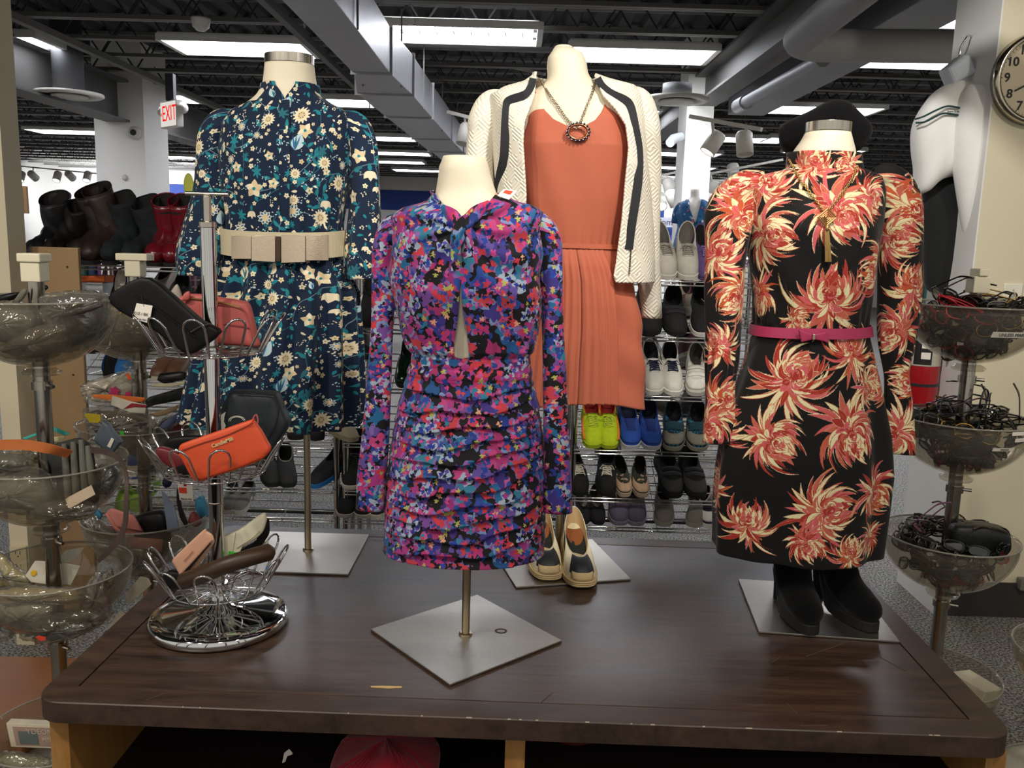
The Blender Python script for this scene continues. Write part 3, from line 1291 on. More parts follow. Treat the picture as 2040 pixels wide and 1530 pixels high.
nd = thing('dress', 'navy dress printed with cream flowers and teal leaves on the left mannequin', 'dress', (aty(565, 480, Yn).x, Yn, Bn.z0))
gapn = [(166, 546, 588), (178, 556, 580), (190, 564, 570), (197, 566.5, 567.5), (199, 567, 567.2)]
shell('bodice_and_skirt', Bn, M_NAVY, nd, gap=gapn, nz=190, na=240, disp=navy_disp, solid=.0025)


def cuffed(seed, amp=.006):
    r = random.Random(seed)
    p1 = r.random() * 6

    def f(ph, t):
        g = .5 + .5 * math.cos(2 * PI * (t - 1) * 2) if t > .75 else 0
        return amp * (math.sin(5 * ph + p1 + 3 * t) * (.35 + .65 * max(0, t - .5) * 2) + .5 * math.sin(11 * ph) * max(0, .18 - t) * 5)
    return f


limb('sleeve', [(476, 244, 0, 50), (448, 254, 0, 70), (430, 276, 0, 66), (424, 310, -.01, 62), (420, 380, -.02, 66), (410, 450, -.03, 84), (402, 505, -.04, 100), (402, 548, -.04, 96)], Yn, M_NAVY, nd, .8, rows=70, n=40, uo=.27, vo=.1, disp=cuffed(3), horiz_end=True)
limb('sleeve', [(672, 248, 0, 50), (702, 258, 0, 68), (718, 282, 0, 64), (724, 320, -.01, 62), (728, 390, -.02, 58), (726, 460, -.03, 66), (722, 520, -.04, 70), (720, 556, -.04, 62)], Yn, M_NAVY, nd, .8, rows=70, n=40, uo=.13, vo=.3, disp=cuffed(4), horiz_end=True)
P = [Bn.fpt(567, y, .001) for y in (199, 260, 320, 390, 455)]
pk = strip('button_placket', P, .026, M_NAVY, nd, .003, 30)
with_uv(pk, [(v.co.x, v.co.z + .11) for v in pk.data.vertices])
# wide champagne belt
M_CHAMP = mat('champagne metallic leather', '#cbb9a2', .3, .75, var=.1, vs=160, bump=.12, bs=260)
M_ELAS = mat('cream elastic', '#c2b698', .7, var=.08, bump=.3, bs=500)
zb = lambda y: aty(565, y, Yn - .1).z
blt = thing('belt', 'wide champagne metallic belt round the waist of the navy dress', 'belt', (aty(565, 490, Yn).x, Yn, zb(520)))
sag = lambda a: -.018 * (1 - abs(math.cos(a))) * 0 + .012 * (1 - max(0, math.cos(a)))
band('elastic_band', Bn, lambda a: zb(515) + sag(a), lambda a: zb(463) + sag(a), .017, M_ELAS, blt, th=.003)


def plate(x0, x1, y0, y1, lift, m, name, h=.004, flare=0):
    rows = []
    for i in range(9):
        px = x0 + (x1 - x0) * i / 8
        f = flare * (i / 8 if flare > 0 else (i / 8 - 1))
        a, b = Bn.fpt(px, y0 - f, lift), Bn.fpt(px, y1 + f, lift)
        d = Vector((0, -h, 0))
        rows.append([a, a + d, b + d, b])
    return MB().grid(rows, True, True).build(name, m, blt, bev=.001)


plate(462, 501, 470, 516, .021, M_CHAMP, 'leather_panel')
plate(502, 549, 470, 520, .024, M_CHAMP, 'leather_panel', .005, 2)
plate(561, 609, 470, 522, .024, M_CHAMP, 'leather_panel', .005, -2)
plate(610, 655, 468, 519, .021, M_CHAMP, 'leather_panel')
plate(550.5, 559.5, 471, 521, .026, mat('dark bronze clasp', '#4a3a30', .4, .8), 'clasp', .006)
# ------------------------------------------------------------------ back centre mannequin: cream jacket over coral dress
A_, B_2 = atz(1028, 1173, TZ), atz(1251.7, 1157, TZ)
corn = sq_from_edge(A_, B_2, .319)
cp = sum(corn, Vector()) / 4
Yc = cp.y
CL = [(1104, 98), (1092, 112), (1089, 130), (1091, 150), (1088, 164), (1070, 178), (1025, 196), (1010, 220), (1030, 300), (1040, 400), (1056, 480), (1045, 560), (1040, 640)]
CR = [(1142, 96), (1160, 106), (1168, 122), (1171, 145), (1178, 160), (1200, 178), (1250, 196), (1268, 220), (1258, 300), (1248, 400), (1232, 480), (1240, 560), (1245, 640)]
mq3, Bc0 = torso('cream torso mannequin at the back centre wearing a white jacket over coral dress', Yc, corn, (1113, 1104), 0, CL, CR,
                 [(95, .02), (100, .034), (115, .05), (140, .055), (160, .06), (180, .075), (220, .098), (290, .112), (400, .1), (480, .088), (640, .1)])
# rounded stump end of the neck
mb = MB()
rows = []
zt_ = Bc0.z1
c0, a0, b0 = Bc0.at(zt_)
for i in range(6):
    s = math.cos(i / 5.2 * PI / 2)
    rows.append([Vector((c0 + a0 * s * math.cos(q), Yc + b0 * s * math.sin(q), zt_ + .008 * math.sin(i / 5.2 * PI / 2))) for q in (2 * PI * j / 40 for j in range(40))])
mb.grid(rows, True, True).build('neck_end', M_CREAM, mq3, smooth=True)

M_CORAL = mat('coral crepe', '#bb654b', .7, var=.05, vs=12, bump=.15, bs=600, sheen=.1, spec=.3)
M_CORALS = mat('coral satin', '#cf7252', .45, var=.05, vs=8, bump=.05, bs=500, sheen=.1)
PL = [(1040, 182), (1034, 212), (1028, 240), (1028, 300), (1036, 400), (1048, 488), (1030, 600), (1010, 700), (995, 790)]
PR = [(1236, 182), (1248, 215), (1256, 250), (1258, 300), (1250, 400), (1234, 488), (1262, 560), (1278, 650), (1287, 780)]
Bc = Body(PL, PR, [(185, .075), (240, .112), (295, .127), (400, .115), (488, .1), (600, .12), (790, .14)], Yc, 2.3)
cdress = thing('dress', 'sleeveless coral dress with scooped neck and pleated skirt under the white jacket', 'dress', (aty(1148, 490, Yc).x, Yc, Bc.z0))
zs = aty(1150, 490, Yc - .1).z
Bc_top_gap = [(178, 1066, 1208), (200, 1072, 1206), (222, 1086, 1198), (238, 1102, 1186), (250, 1128, 1164), (255, 1146, 1150), (257, 1148, 1148.4)]


def coral_top(th, z, B):
    return .0015 * math.sin(10 * th + z * 22) + .003 * math.exp(-(z - zs) / .03) * math.sin(34 * th)


shell('bodice', Bc, M_CORAL, cdress, z0=zs, gap=Bc_top_gap, nz=110, na=140, disp=coral_top)


def coral_skirt(th, z, B):
    k = min(1, (zs - z) / .05)
    d = zs - z
    p = ((th * 9.5 + .2 * math.sin(5 * th)) / 1.) % 1
    soft = .009 * math.sin(7 * th + 2 * d) * min(1, d / .2)
    if -.7 < th < .55 or th > 2 * PI - .9:
        return (.012 * p * (1 - .4 * d) + soft * .6) * k
    return soft * k + .004 * math.sin(z * 45 + 4 * th) * min(1, d / .25)


sk = shell('skirt', Bc, M_CORAL, cdress, z1=zs - .004, nz=90, na=260, disp=coral_skirt, hem=lambda th: .012 * math.sin(3 * th + 1))
band('waist_seam', Bc, lambda a: zs - .006, lambda a: zs + .006, .003, mat('coral binding', '#b85f42', .7, var=.05), cdress, n=90)


# quilted cream jacket
def quilt_mat():
    m = bpy.data.materials.new('cream quilted jacquard')
    m.use_nodes = True
    N, L = m.node_tree.nodes, m.node_tree.links
    b = N['Principled BSDF']
    b.inputs['Base Color'].default_value = lin('#efe8d6')
    b.inputs['Roughness'].default_value = .6
    b.inputs['Sheen Weight'].default_value = .1
    uv = N.new('ShaderNodeUVMap')
    uv.uv_map = 'cloth'
    sp = N.new('ShaderNodeSeparateXYZ')
    L.new(uv.outputs[0], sp.inputs[0])

    def mth(op, a, b_=None, v=None, c_=None):
        n = N.new('ShaderNodeMath')
        n.operation = op
        L.new(a, n.inputs[0])
        if b_ is not None:
            L.new(b_, n.inputs[1])
        if v is not None:
            n.inputs[1].default_value = v
        if c_ is not None:
            n.inputs[2].default_value = c_
        return n.outputs[0]
    # blocks of parallel ridges, turned from block to block
    row = mth('FLOOR', mth('MULTIPLY', sp.outputs['Y'], v=1 / .032))
    shift = mth('MULTIPLY', row, v=.016)
    ux = mth('ADD', sp.outputs['X'], shift)
    pp = mth('PINGPONG', ux, v=.026)
    q = mth('ADD', sp.outputs['Y'], mth('MULTIPLY', pp, v=.9))
    h = mth('SINE', mth('MULTIPLY', q, v=2 * PI / .0105))
    bp = N.new('ShaderNodeBump')
    bp.inputs['Strength'].default_value = .4
    bp.inputs['Distance'].default_value = .0022
    L.new(h, bp.inputs['Height'])
    L.new(bp.outputs[0], b.inputs['Normal'])
    MATS['quilt'] = m
    return m


M_QUILT = quilt_mat()
M_BLKTRIM = mat('black twill trim', '#12131a', .75, var=.1, sheen=.2)
JL = [(1060, 152), (1040, 165), (1000, 176), (972, 192), (975, 240), (985, 320), (992, 420), (985, 520), (978, 552)]
JR = [(1192, 152), (1215, 160), (1262, 172), (1278, 192), (1286, 240), (1290, 320), (1296, 420), (1304, 500), (1306, 546)]
Bj = Body(JL, JR, [(152, .072), (175, .085), (200, .108), (260, .135), (330, .148), (420, .138), (500, .13), (580, .14)], Yc, 2.4)
jk = thing('jacket', 'open cream quilted jacket with black lapel bands on the back centre mannequin', 'jacket', (aty(1140, 400, Yc).x, Yc, Bj.z0))
gapj = [(150, 1068, 1188), (165, 1066, 1190), (190, 1064, 1202), (215, 1056, 1226), (245, 1046, 1246), (290, 1042, 1252), (340, 1043, 1250), (390, 1046, 1246), (430, 1046, 1240), (480, 1044, 1232), (520, 1042, 1228), (548, 1050, 1224), (560, 1056, 1229), (700, 1060, 1240)]
shell('jacket_body', Bj, M_QUILT, jk, gap=gapj, nz=140, na=170, disp=lambda th, z, B: .003 * math.sin(5 * th + z * 20), solid=.006)
limb('sleeve', [(1012, 206, 0, 44), (984, 212, 0, 64), (966, 240, -.005, 64), (962, 270, -.005, 60), (955, 320, -.01, 54), (958, 400, -.02, 58), (972, 500, -.04, 64), (985, 600, -.06, 60)], Yc, M_QUILT, jk, .9, rows=60, n=36, solid=.006, horiz_end=True)
limb('sleeve', [(1240, 200, 0, 44), (1266, 206, 0, 62), (1281, 236, 0, 60), (1287, 270, 0, 56), (1290, 330, .02, 54), (1290, 420, .03, 50), (1287, 500, .03, 54), (1294, 570, .02, 46), (1299, 633, .01, 40)], Yc, M_QUILT, jk, .9, rows=70, n=36, uo=.2, solid=.006, horiz_end=True)
lap = [[(1062, 156), (1058, 172), (1046, 188), (1016, 200), (1010, 212), (1007, 250), (1004, 310), (996, 350), (988, 392)],
       [(1190, 156), (1200, 172), (1218, 186), (1246, 200), (1256, 214), (1264, 250), (1272, 300), (1272, 350), (1266, 400), (1258, 450), (1252, 497)]]
for q in lap:
    strip('black_band', [Bj.fpt(x, y, .004) for x, y in q], [.018, .018, .022, .022, .022, .022], M_BLKTRIM, jk, .0025, 60)
# zip down the right edge
mb = MB()
zp = [Bj.fpt(x, y, .005) for x, y in ((1268, 400), (1262, 450), (1257, 500), (1254, 545))]
for i in range(40):
    p = Vector(smooth_path([tuple(q) for q in zp], 40)[i])
    mb.box(p, (.004, .003, .002))
mb.build('zip', mat('dark zip', '#3a342f', .4, .7), jk)
# silver chain with a stone ring pendant
M_SILV = mat('dull silver', '#b5a78f', .3, 1., var=.1)
nk = thing('necklace', 'silver chain necklace with ring of dark stones hanging over the coral top', 'necklace', aty(1153, 262, Yc - .13))
mb = MB()
L1 = [Bc0.fpt(x, y, .006) for x, y in ((1078, 160), (1092, 185), (1112, 212), (1132, 240))] + [Bc.fpt(1148, 252, .006)]
L2 = [Bc0.fpt(x, y, .006) for x, y in ((1186, 160), (1180, 185), (1168, 215), (1158, 240))] + [Bc.fpt(1150, 252, .006)]
for Q in (L1, L2):
    chain_links(mb, [Vector(q) for q in smooth_path([tuple(p) for p in Q], 24)], .0028, .0011, .0055)
mb.build('chain', M_SILV, nk, smooth=True)
pc = Bc.fpt(1152, 263, .012)
mb = MB()
ring = [pc + Vector((.024 * math.cos(a), -.002, .018 * math.sin(a))) for a in (2 * PI * i / 28 for i in range(28))]
mb.tube(ring, .0036, 8, True)
mb.build('ring_pendant', mat('rose gold', '#a86f4f', .3, 1.), nk, smooth=True)
mb = MB()
for i in range(18):
    a = 2 * PI * i / 18
    mb.lathe([(.0001, .0035), (.0026, .0022), (.0034, 0), (.0034, -.002)], pc + Vector((.0275 * math.cos(a), -.004, .0215 * math.sin(a))), 8, Matrix.Rotation(PI / 2, 3, 'X'))
mb.build('stone_rim', mat('dark blue stones', '#27304a', .15, .3, var=.4, vs=300), nk)
# ------------------------------------------------------------------ right mannequin: black chrysanthemum dress
corn = [atz(1471, 1156.7, TZ), atz(1710, 1171.7, TZ), atz(1791.7, 1281.7, TZ), atz(1511.7, 1261.7, TZ)]
cp = sum(corn, Vector()) / 4
Ym = cp.y
ML = [(1606, 266), (1594, 285), (1582, 300), (1575, 330), (1540, 350), (1500, 375), (1495, 420), (1505, 520), (1515, 640), (1500, 740), (1495, 820)]
MR = [(1692, 266), (1697, 285), (1701, 300), (1706, 330), (1730, 350), (1750, 375), (1745, 420), (1730, 520), (1716, 640), (1728, 740), (1735, 820)]
mq4, Bm0 = torso('cream torso mannequin on the right wearing the black chrysanthemum dress', Ym, corn, (1627, 1190), .023, ML, MR,
                 [(266, .052), (300, .06), (330, .062), (375, .085), (470, .108), (640, .085), (820, .1)])
X0m = aty(1620, 650, Ym).x


def muv(px, py, r, warm=0.):
    p = aty(px, py, Ym - .1)
    dx = p.x - X0m
    return (dx * (1 + 4.5 * dx * dx) % 2.1, p.z, r * (Ym - .1) / FOC, warm)


spots = [muv(*q) for q in ((1640, 320, 50), (1700, 325, 34), (1560, 355, 60), (1765, 395, 50), (1555, 470, 78), (1695, 432, 82), (1520, 600, 52, 1), (1662, 585, 84), (1590, 745, 84), (1700, 690, 60, 1),
                           (1545, 880, 72), (1690, 865, 84), (1430, 985, 62, 1), (1640, 1005, 80), (1495, 1035, 62), (1745, 990, 66, 1), (1595, 1075, 46), (1680, 1085, 44, 1), (1728, 1080, 40, 1), (1455, 720, 60, 1), (1770, 760, 60, 1), (1465, 850, 60), (1770, 540, 70, 1), (1475, 420, 60), (1600, 640, 30, 1), (1740, 780, 44, 1))]
rr = random.Random(8)
for i in range(14):
    spots.append((rr.uniform(.48, 1.0), rr.uniform(.62, 1.5), rr.uniform(.06, .09), i % 2))
for uo, s_ in ((1.27, -1), (1.72, 1)):
    spots.append((uo + s_ * .1, aty(1620, 372, Ym - .08).z, .07, 0))
    spots.append((uo + s_ * .17, aty(1620, 400, Ym - .08).z, .06, 1))
# sleeves lie at u about 1.25 (left) and 1.7 (right)
for uo, ys in ((1.27, ((372, 56), (440, 60), (505, 66), (600, 62), (690, 52), (800, 62), (860, 58))), (1.72, ((360, 56), (410, 60), (470, 64), (560, 60), (660, 62), (760, 56), (870, 70)))):
    for k, (y, r) in enumerate(ys):
        spots.append((uo + (.02 if k % 2 else -.025), aty(1620, y, Ym - .08).z, r * (Ym - .1) / FOC, k % 2))
M_MUM = mum_print(spots)
DLm = [(1569, 306), (1568, 338), (1540, 343), (1512, 350), (1489, 374), (1486, 430), (1492, 500), (1502, 580), (1506, 650), (1494, 690), (1465, 770), (1438, 850), (1424, 930), (1418, 1000), (1418, 1068)]
DRm = [(1713, 308), (1715, 340), (1735, 345), (1753, 353), (1758, 378), (1752, 430), (1742, 500), (1730, 580), (1722, 650), (1732, 700), (1748, 780), (1762, 860), (1766, 940), (1757, 1010), (1745, 1092)]
Bm = Body(DLm, DRm, [(306, .073), (340, .074), (350, .08), (380, .1), (460, .128), (560, .118), (650, .098), (720, .11), (900, .14), (1090, .15)], Ym, 2.3)
zmw = aty(1620, 655, Ym - .1).z


def mum_disp(th, z, B):
    d = zmw - z
    if d > 0:
        k = min(1, d / .25)
        return .009 * k * math.sin(5 * th + .8) + .004 * k * math.sin(11 * th + 2)
    return .002 * math.sin(8 * th + z * 26) + .003 * math.exp(d / .04) * math.sin(24 * th)


md = thing('dress', 'black dress printed with large red and cream chrysanthemums on the right mannequin', 'dress', (X0m, Ym, Bm.z0))
shell('bodice_and_skirt', Bm, M_MUM, md, nz=170, na=200, disp=mum_disp)


def puff(seed):
    r = random.Random(seed)
    p1 = r.random() * 6

    def f(ph, t):
        return .009 * math.sin(8 * ph + p1) * max(0, 1 - t * 4.5) + .004 * math.sin(3 * ph + 7 * t + p1) + (.004 * math.sin(9 * ph) * max(0, 1 - abs(t - .72) * 12))
    return f


limb('sleeve', [(1526, 372, 0, 50), (1492, 384, 0, 88), (1466, 408, 0, 98), (1455, 440, -.01, 96), (1450, 500, -.02, 82), (1444, 590, -.03, 76), (1440, 680, -.04, 66), (1433, 760, -.05, 58), (1431, 820, -.05, 62), (1430, 880, -.05, 64)], Ym, M_MUM, md, .8, rows=90, n=44, uo=1.27, disp=puff(5), horiz_end=True)
limb('sleeve', [(1728, 366, 0, 50), (1760, 374, 0, 88), (1783, 400, 0, 98), (1792, 440, -.005, 96), (1796, 500, -.01, 86), (1793, 580, -.02, 84), (1786, 660, -.03, 76), (1783, 740, -.04, 50), (1788, 820, -.04, 56), (1793, 902, -.04, 58)], Ym, M_MUM, md, .8, rows=90, n=44, uo=1.72, disp=puff(6), horiz_end=True)
# pink bow belt
M_PINK = mat('raspberry leather', '#a82d56', .55, var=.06)
zq = lambda px, y: Bm.fpt(px, y).z
bt = thing('belt', 'narrow raspberry pink bow belt round the waist of the black chrysanthemum dress', 'belt', (X0m, Ym, zmw))
sl = lambda a: .012 * max(0, math.cos(a)) ** .5 if False else 0.
zb0, zb1 = zq(1570, 672), zq(1570, 651)
band('strap', Bm, lambda a: zb0 + .004 * math.sin(a), lambda a: zb1 + .004 * math.sin(a), .007, M_PINK, bt, n=100, th=.002)
mb = MB()
for poly in ([(1590, 656), (1622, 666), (1622, 676), (1596, 682), (1593, 668)], [(1622, 666), (1646, 660), (1651, 684), (1640, 680), (1622, 676)]):
    Yb = Bm.fpt(1620, 668, .014).y
    pillow(mb, poly, Yb, .0035, 4, 6)
mb.build('bow', M_PINK, bt, bev=.0008)
p = Bm.fpt(1621, 671, .019)
MB().box(p, (.006, .006, .013)).build('bow_clasp', M_SILV, bt, bev=.001)
# gold chain with diamond pendant and tassel
nk = thing('necklace', 'long gold chain with diamond pendant and tassel on the black chrysanthemum dress', 'necklace', Bm.fpt(1647, 433, .01))
mb = MB()
for Q in (((1572, 318), (1590, 350), (1608, 376), (1628, 402), (1640, 418)), ((1708, 330), (1698, 355), (1680, 382), (1662, 405), (1652, 418))):
    chain_links(mb, [Vector(q) for q in smooth_path([tuple(Bm.fpt(x, y, .006)) for x, y in Q], 30)], .0024, .001, .0048)
mb.build('chain', M_GOLD, nk, smooth=True)
c = Bm.fpt(1647, 433, .012)
mb = MB()
for s in (.0205, .0145, .009, .004):
    q = [c + Vector((s * math.cos(a), -.002, s * math.sin(a) * .9)) for a in (0, PI / 2, PI, 1.5 * PI)]
    for i in range(4):
        mb.tube([q[i], q[(i + 1) % 4]], .0011 if s < .02 else .0018, 6)
mb.build('diamond_pendant', M_GOLD, nk)
mb = MB()
t0 = Bm.fpt(1648, 452, .012)
mb.lathe([(.004, -.008), (.0045, -.002), (.003, .004)], t0, 10)
for k in range(9):
    dx = (k - 4) * .0011
    b = Bm.fpt(1650 + (k - 4) * .9, 522, .012)
    mb.tube([t0 + Vector((dx, 0, -.008)), b + Vector((dx * .6, -.001 * (k % 2), 0))], .0009, 5)
mb.build('tassel', M_GOLD, nk, smooth=True)
# black beret tilted behind the neck
hat = MB()
pillow(hat, [(1553, 272), (1556, 250), (1580, 236), (1610, 222), (1640, 206), (1664, 199), (1688, 204), (1708, 222), (1732, 248), (1734, 268), (1722, 288), (1700, 306), (1650, 318), (1600, 318), (1568, 305), (1556, 290)], Ym + .115, .05, 2.6, 14, dense=64)
tag(hat.build('beret', mat('black felt', '#09090b', .95, var=.3, vs=60, sheen=.06, bump=.5, bs=200, spec=.15), None, smooth=True), 'black felt beret propped behind the neck of the right mannequin', 'hat')

# ------------------------------------------------------------------ ankle boots at the right mannequin


def boot_parts(t, h, tw_, toe, m, msole, heel=.085, ang=0., lx=0., top_open=True):
    """ankle boot with toe toward -y, standing on local z=0"""
    path = [(0, .03, h), (0, .028, h * .75), (0, .026, h * .5), (0, .022, heel + .075), (0, 0, heel + .052), (0, -.045, .075), (0, -.1, .054), (0, -.14, .046), (0, -.16, .04), (0, -.168, .036)]
    rad = [tw_, tw_ * .97, tw_ * .9, tw_ * .82, tw_ * .86, .043, .041, .034, .02, .003]
    S = smooth_path(path, 44)
    Rr = np.interp(np.linspace(0, 1, 44), np.linspace(0, 1, 10), rad)
    rows = []
    for i in range(44):
        a, b = Vector(S[max(i - 1, 0)]), Vector(S[min(i + 1, 43)])
        tn = (b - a).normalized()
        bn = tn.cross(Vector((1, 0, 0))).normalized()
        row = []
        for j in range(32):
            q = 2 * PI * j / 32
            r = Rr[i] * (1 + .02 * math.sin(3 * q + i * .7) * (1 if i < 26 else 0))
            v = Vector(S[i]) + Vector((1, 0, 0)) * (r * math.cos(q)) + bn * (r * math.sin(q) * (1.1 if i < 20 else .9))
            lim = .026 if v.y < -.02 else .026 + (heel - .026) * min(1, (v.y + .02) / .05)
            v.z = max(v.z, lim)
            row.append(v)
        rows.append(row)
    MB().grid(rows, True, True).build('upper', m, t, smooth=True)
    out = []
    for j in range(30):
        q = 2 * PI * j / 30
        y = -.058 + .108 * math.sin(q)
        w = .037 * (1 - .25 * max(0, math.sin(q)))
        out.append((w * math.copysign(abs(math.cos(q)) ** .75, math.cos(q)), y))
    out.reverse() if sum(out[i][0] * out[(i + 1) % 30][1] - out[(i + 1) % 30][0] * out[i][1] for i in range(30)) < 0 else None
    vs = [Vector((x, y, 0.001 if y < -.02 else .001 + (heel - .02) * min(1, (y + .02) / .06))) for x, y in out]
    vt = [Vector((v.x, v.y, v.z + .026)) for v in vs]
    n = 30
    MB().add(vs + vt, [tuple(range(n - 1, -1, -1)), tuple(range(n, 2 * n))] + [(i, (i + 1) % n, n + (i + 1) % n, n + i) for i in range(n)]).build('platform_sole', msole, t, bev=.003)
    MB().grid([[Vector((.02 * s * math.cos(q), .055 + .02 * s * math.sin(q) + dy, z)) for q in (2 * PI * j / 16 for j in range(16))] for s, dy, z in ((.75, 0, .001), (.8, 0, heel * .5), (1.2, -.006, heel * .98))], True, True).build('heel', msole, t, smooth=False)


M_BSOLE = mat('black sole', '#0d0d0e', .7, var=.15)
for (px, py, nm, rz, hp) in ((1590, 1240, 'black suede ankle boot standing left of the pole on the right plate', .05, 1075), (1682, 1236, 'black suede ankle boot standing right of the pole on the right plate', .28, 1075)):
    b = atz(px, py, TZ + .006)
    t = thing('ankle_boot', nm, 'boot', (0, 0, 0), 'black suede ankle boots')
    boot_parts(t, .285, .054, .04, M_BLACK, M_BSOLE)
    t.matrix_basis = TR((b.x, b.y + .09, TZ + .0056), (0, 0, rz))
# ------------------------------------------------------------------ the shop: floor, walls, columns
def carpet():
    m = bpy.data.materials.new('speckled grey carpet')
    m.use_nodes = True
    N, L = m.node_tree.nodes, m.node_tree.links
    b = N['Principled BSDF']
    tc = N.new('ShaderNodeTexCoord')
    n1 = N.new('ShaderNodeTexNoise')
    n1.inputs['Scale'].default_value = 110
    n1.inputs['Detail'].default_value = 2
    n2 = N.new('ShaderNodeTexNoise')
    n2.inputs['Scale'].default_value = 9
    n2.inputs['Detail'].default_value = 4
    for n in (n1, n2):
        L.new(tc.outputs['Object'], n.inputs['Vector'])
    r = N.new('ShaderNodeValToRGB')
    for e, (p, c) in zip(r.color_ramp.elements, ((.36, '#3c3d40'), (.64, '#b6b2aa'))):
        e.position = p
        e.color = lin(c)
    L.new(n1.outputs['Fac'], r.inputs[0])
    mx = N.new('ShaderNodeMix')
    mx.data_type = 'RGBA'
    mx.blend_type = 'MULTIPLY'
    mx.inputs[0].default_value = .35
    L.new(r.outputs[0], mx.inputs[6])
    L.new(n2.outputs['Color'], mx.inputs[7])
    L.new(mx.outputs[2], b.inputs['Base Color'])
    b.inputs['Roughness'].default_value = .95
    bp = N.new('ShaderNodeBump')
    bp.inputs['Strength'].default_value = .5
    bp.inputs['Distance'].default_value = .004
    L.new(n1.outputs['Fac'], bp.inputs['Height'])
    L.new(bp.outputs[0], b.inputs['Normal'])
    return m


M_CARPET = carpet()
M_WHITEW = mat('white painted plaster', '#e8e6e0', .8, var=.03, vs=3, bump=.1, bs=120)
M_BEIGEW = mat('warm cream painted wall', '#ddd2b4', .75, var=.03, vs=2, bump=.12, bs=90)
M_NAVYP = mat('royal blue paint', '#24408c', .7, var=.05, vs=2)
M_DKCARP = mat('dark carpet base strip', '#35332e', .95, var=.4, vs=120)
YB = 23.
XL, XR = -11.5, 9.5
struct('floor', MB().box((-1, 11.2, -.05), (22, 24.4, .1)), M_CARPET)
struct('wall_back', MB().box((-1, YB + .1, 1.7), (22, .2, 3.4)), M_WHITEW)
struct('wall_left', MB().box((XL - .1, 13, 1.7), (.2, 20.4, 3.4)), M_WHITEW)
struct('wall_far_right', MB().box((XR + .1, 13.4, 1.7), (.2, 19.4, 3.4)), M_WHITEW)
# near right wall with the clock; its end faces the shop floor
WX, WY0, WY1 = 1.818, 3.5, 3.862
struct('wall_right', MB().box(((WX + XR) / 2, (WY0 + WY1) / 2, 1.7), (XR - WX, WY1 - WY0, 3.4)), M_BEIGEW)
struct('wall_right_end', MB().box((WX - .003, (WY0 + WY1) / 2, 1.7), (.006, WY1 - WY0, 3.4)), M_WHITEW)  # end of the same wall, coloured white in place of its cooler light
struct('baseboard_right', MB().box(((WX + XR) / 2 + .004, WY0 - .006, .075), (XR - WX - .01, .012, .15)), M_DKCARP)
# blue painted band along the back wall
struct('trim_1', MB().box((-3.2, YB - .012, 2.42), (14, .024, .5)), M_NAVYP)
struct('trim_2', MB().box((4.5, YB - .012, 1.75), (5, .024, .7)), M_NAVYP)
# unseen storefront posts and sill added behind the camera to streak chrome reflections
for i, x in enumerate((-3.6, -2.2, -.75, .75, 2.2, 3.6)):
    struct('trim_%d' % (3 + i), MB().box((x, -.75, 1.65), (.09, .12, 3.3)), M_BLKTRIM)
struct('trim_9', MB().box((-1, -.75, .2), (20, .14, .4)), M_DKCARP)
# columns
ca, cb = aty(195, 400, 9.), aty(293, 400, 9.)
struct('column_1', MB().box(((ca.x + cb.x) / 2, 9 + .3, 1.7), (cb.x - ca.x, .6, 3.4)), M_WHITEW)
ca, cb = aty(1358, 400, 8.), aty(1411, 400, 8.)
struct('column_2', MB().box(((ca.x + cb.x) / 2, 8.2, 1.7), (cb.x - ca.x, .4, 3.4)), M_WHITEW)
# slim cream post at the left with a socket, and the board beside it
PY_ = 3.0
pa, pb_ = aty(18, 1060, PY_).x, aty(56, 1090, PY_).x
o = struct('column_3', MB().box(((pa + pb_) / 2, PY_ + .055, 1.7), (pb_ - pa, .11, 3.4)), M_BEIGEW)
sp = aty(38, 1115, PY_ - .006)
t = thing('wall_socket', 'cream power socket on the front of the slim cream post', 'socket', sp)
MB().box(sp, (.06, .01, .105)).build('plate', mat('cream plastic', '#d8cba6', .5), t, bev=.002)
for dz in (.024, -.024):
    mb = MB()
    for dx in (-.008, .008):
        mb.box(sp + Vector((dx, -.0055, dz + .004)), (.0025, .001, .011))
    mb.lathe([(.0028, -.0005), (.0028, .0005)], sp + Vector((0, -.0055, dz - .01)), 10, Matrix.Rotation(PI / 2, 3, 'X'))
    mb.build('socket', mat('socket slots', '#2a2620', .7), t)
M_MDF = mat('tan hardboard', '#a3855f', .6, var=.08, vs=6, bump=.05)
q0, q1 = aty(84, 600, 3.16), aty(151, 600, 3.16)
zt_ = aty(110, 493, 3.16).z
t = thing('end_panel', 'tan hardboard fixture end panel behind the left towers', 'panel', ((q0.x + q1.x) / 2, 3.17, 0))
MB().box(((q0.x + q1.x) / 2 - .01, 3.175, zt_ / 2 + .001), (q1.x - q0.x + .05, .02, zt_)).build('board', M_MDF, t, bev=.002)
mb = MB()
for px, py in ((134, 532), (146, 747), (156, 960)):
    MB().lathe([(.004, -.0005), (.004, .0008)], aty(px, py, 3.1645), 10, Matrix.Rotation(PI / 2, 3, 'X')).build('peg_hole', mat('dark hole', '#3a2d20', .9), t)
# low brown board on the floor at far left
tag(MB().box((-1.72, 2.55, .03), (.7, .5, .058)).build('floor_board', mat('orange brown board', '#9a6238', .5, var=.15, vs=8), None, bev=.004), 'low orange brown board on the floor at the far left', 'board')
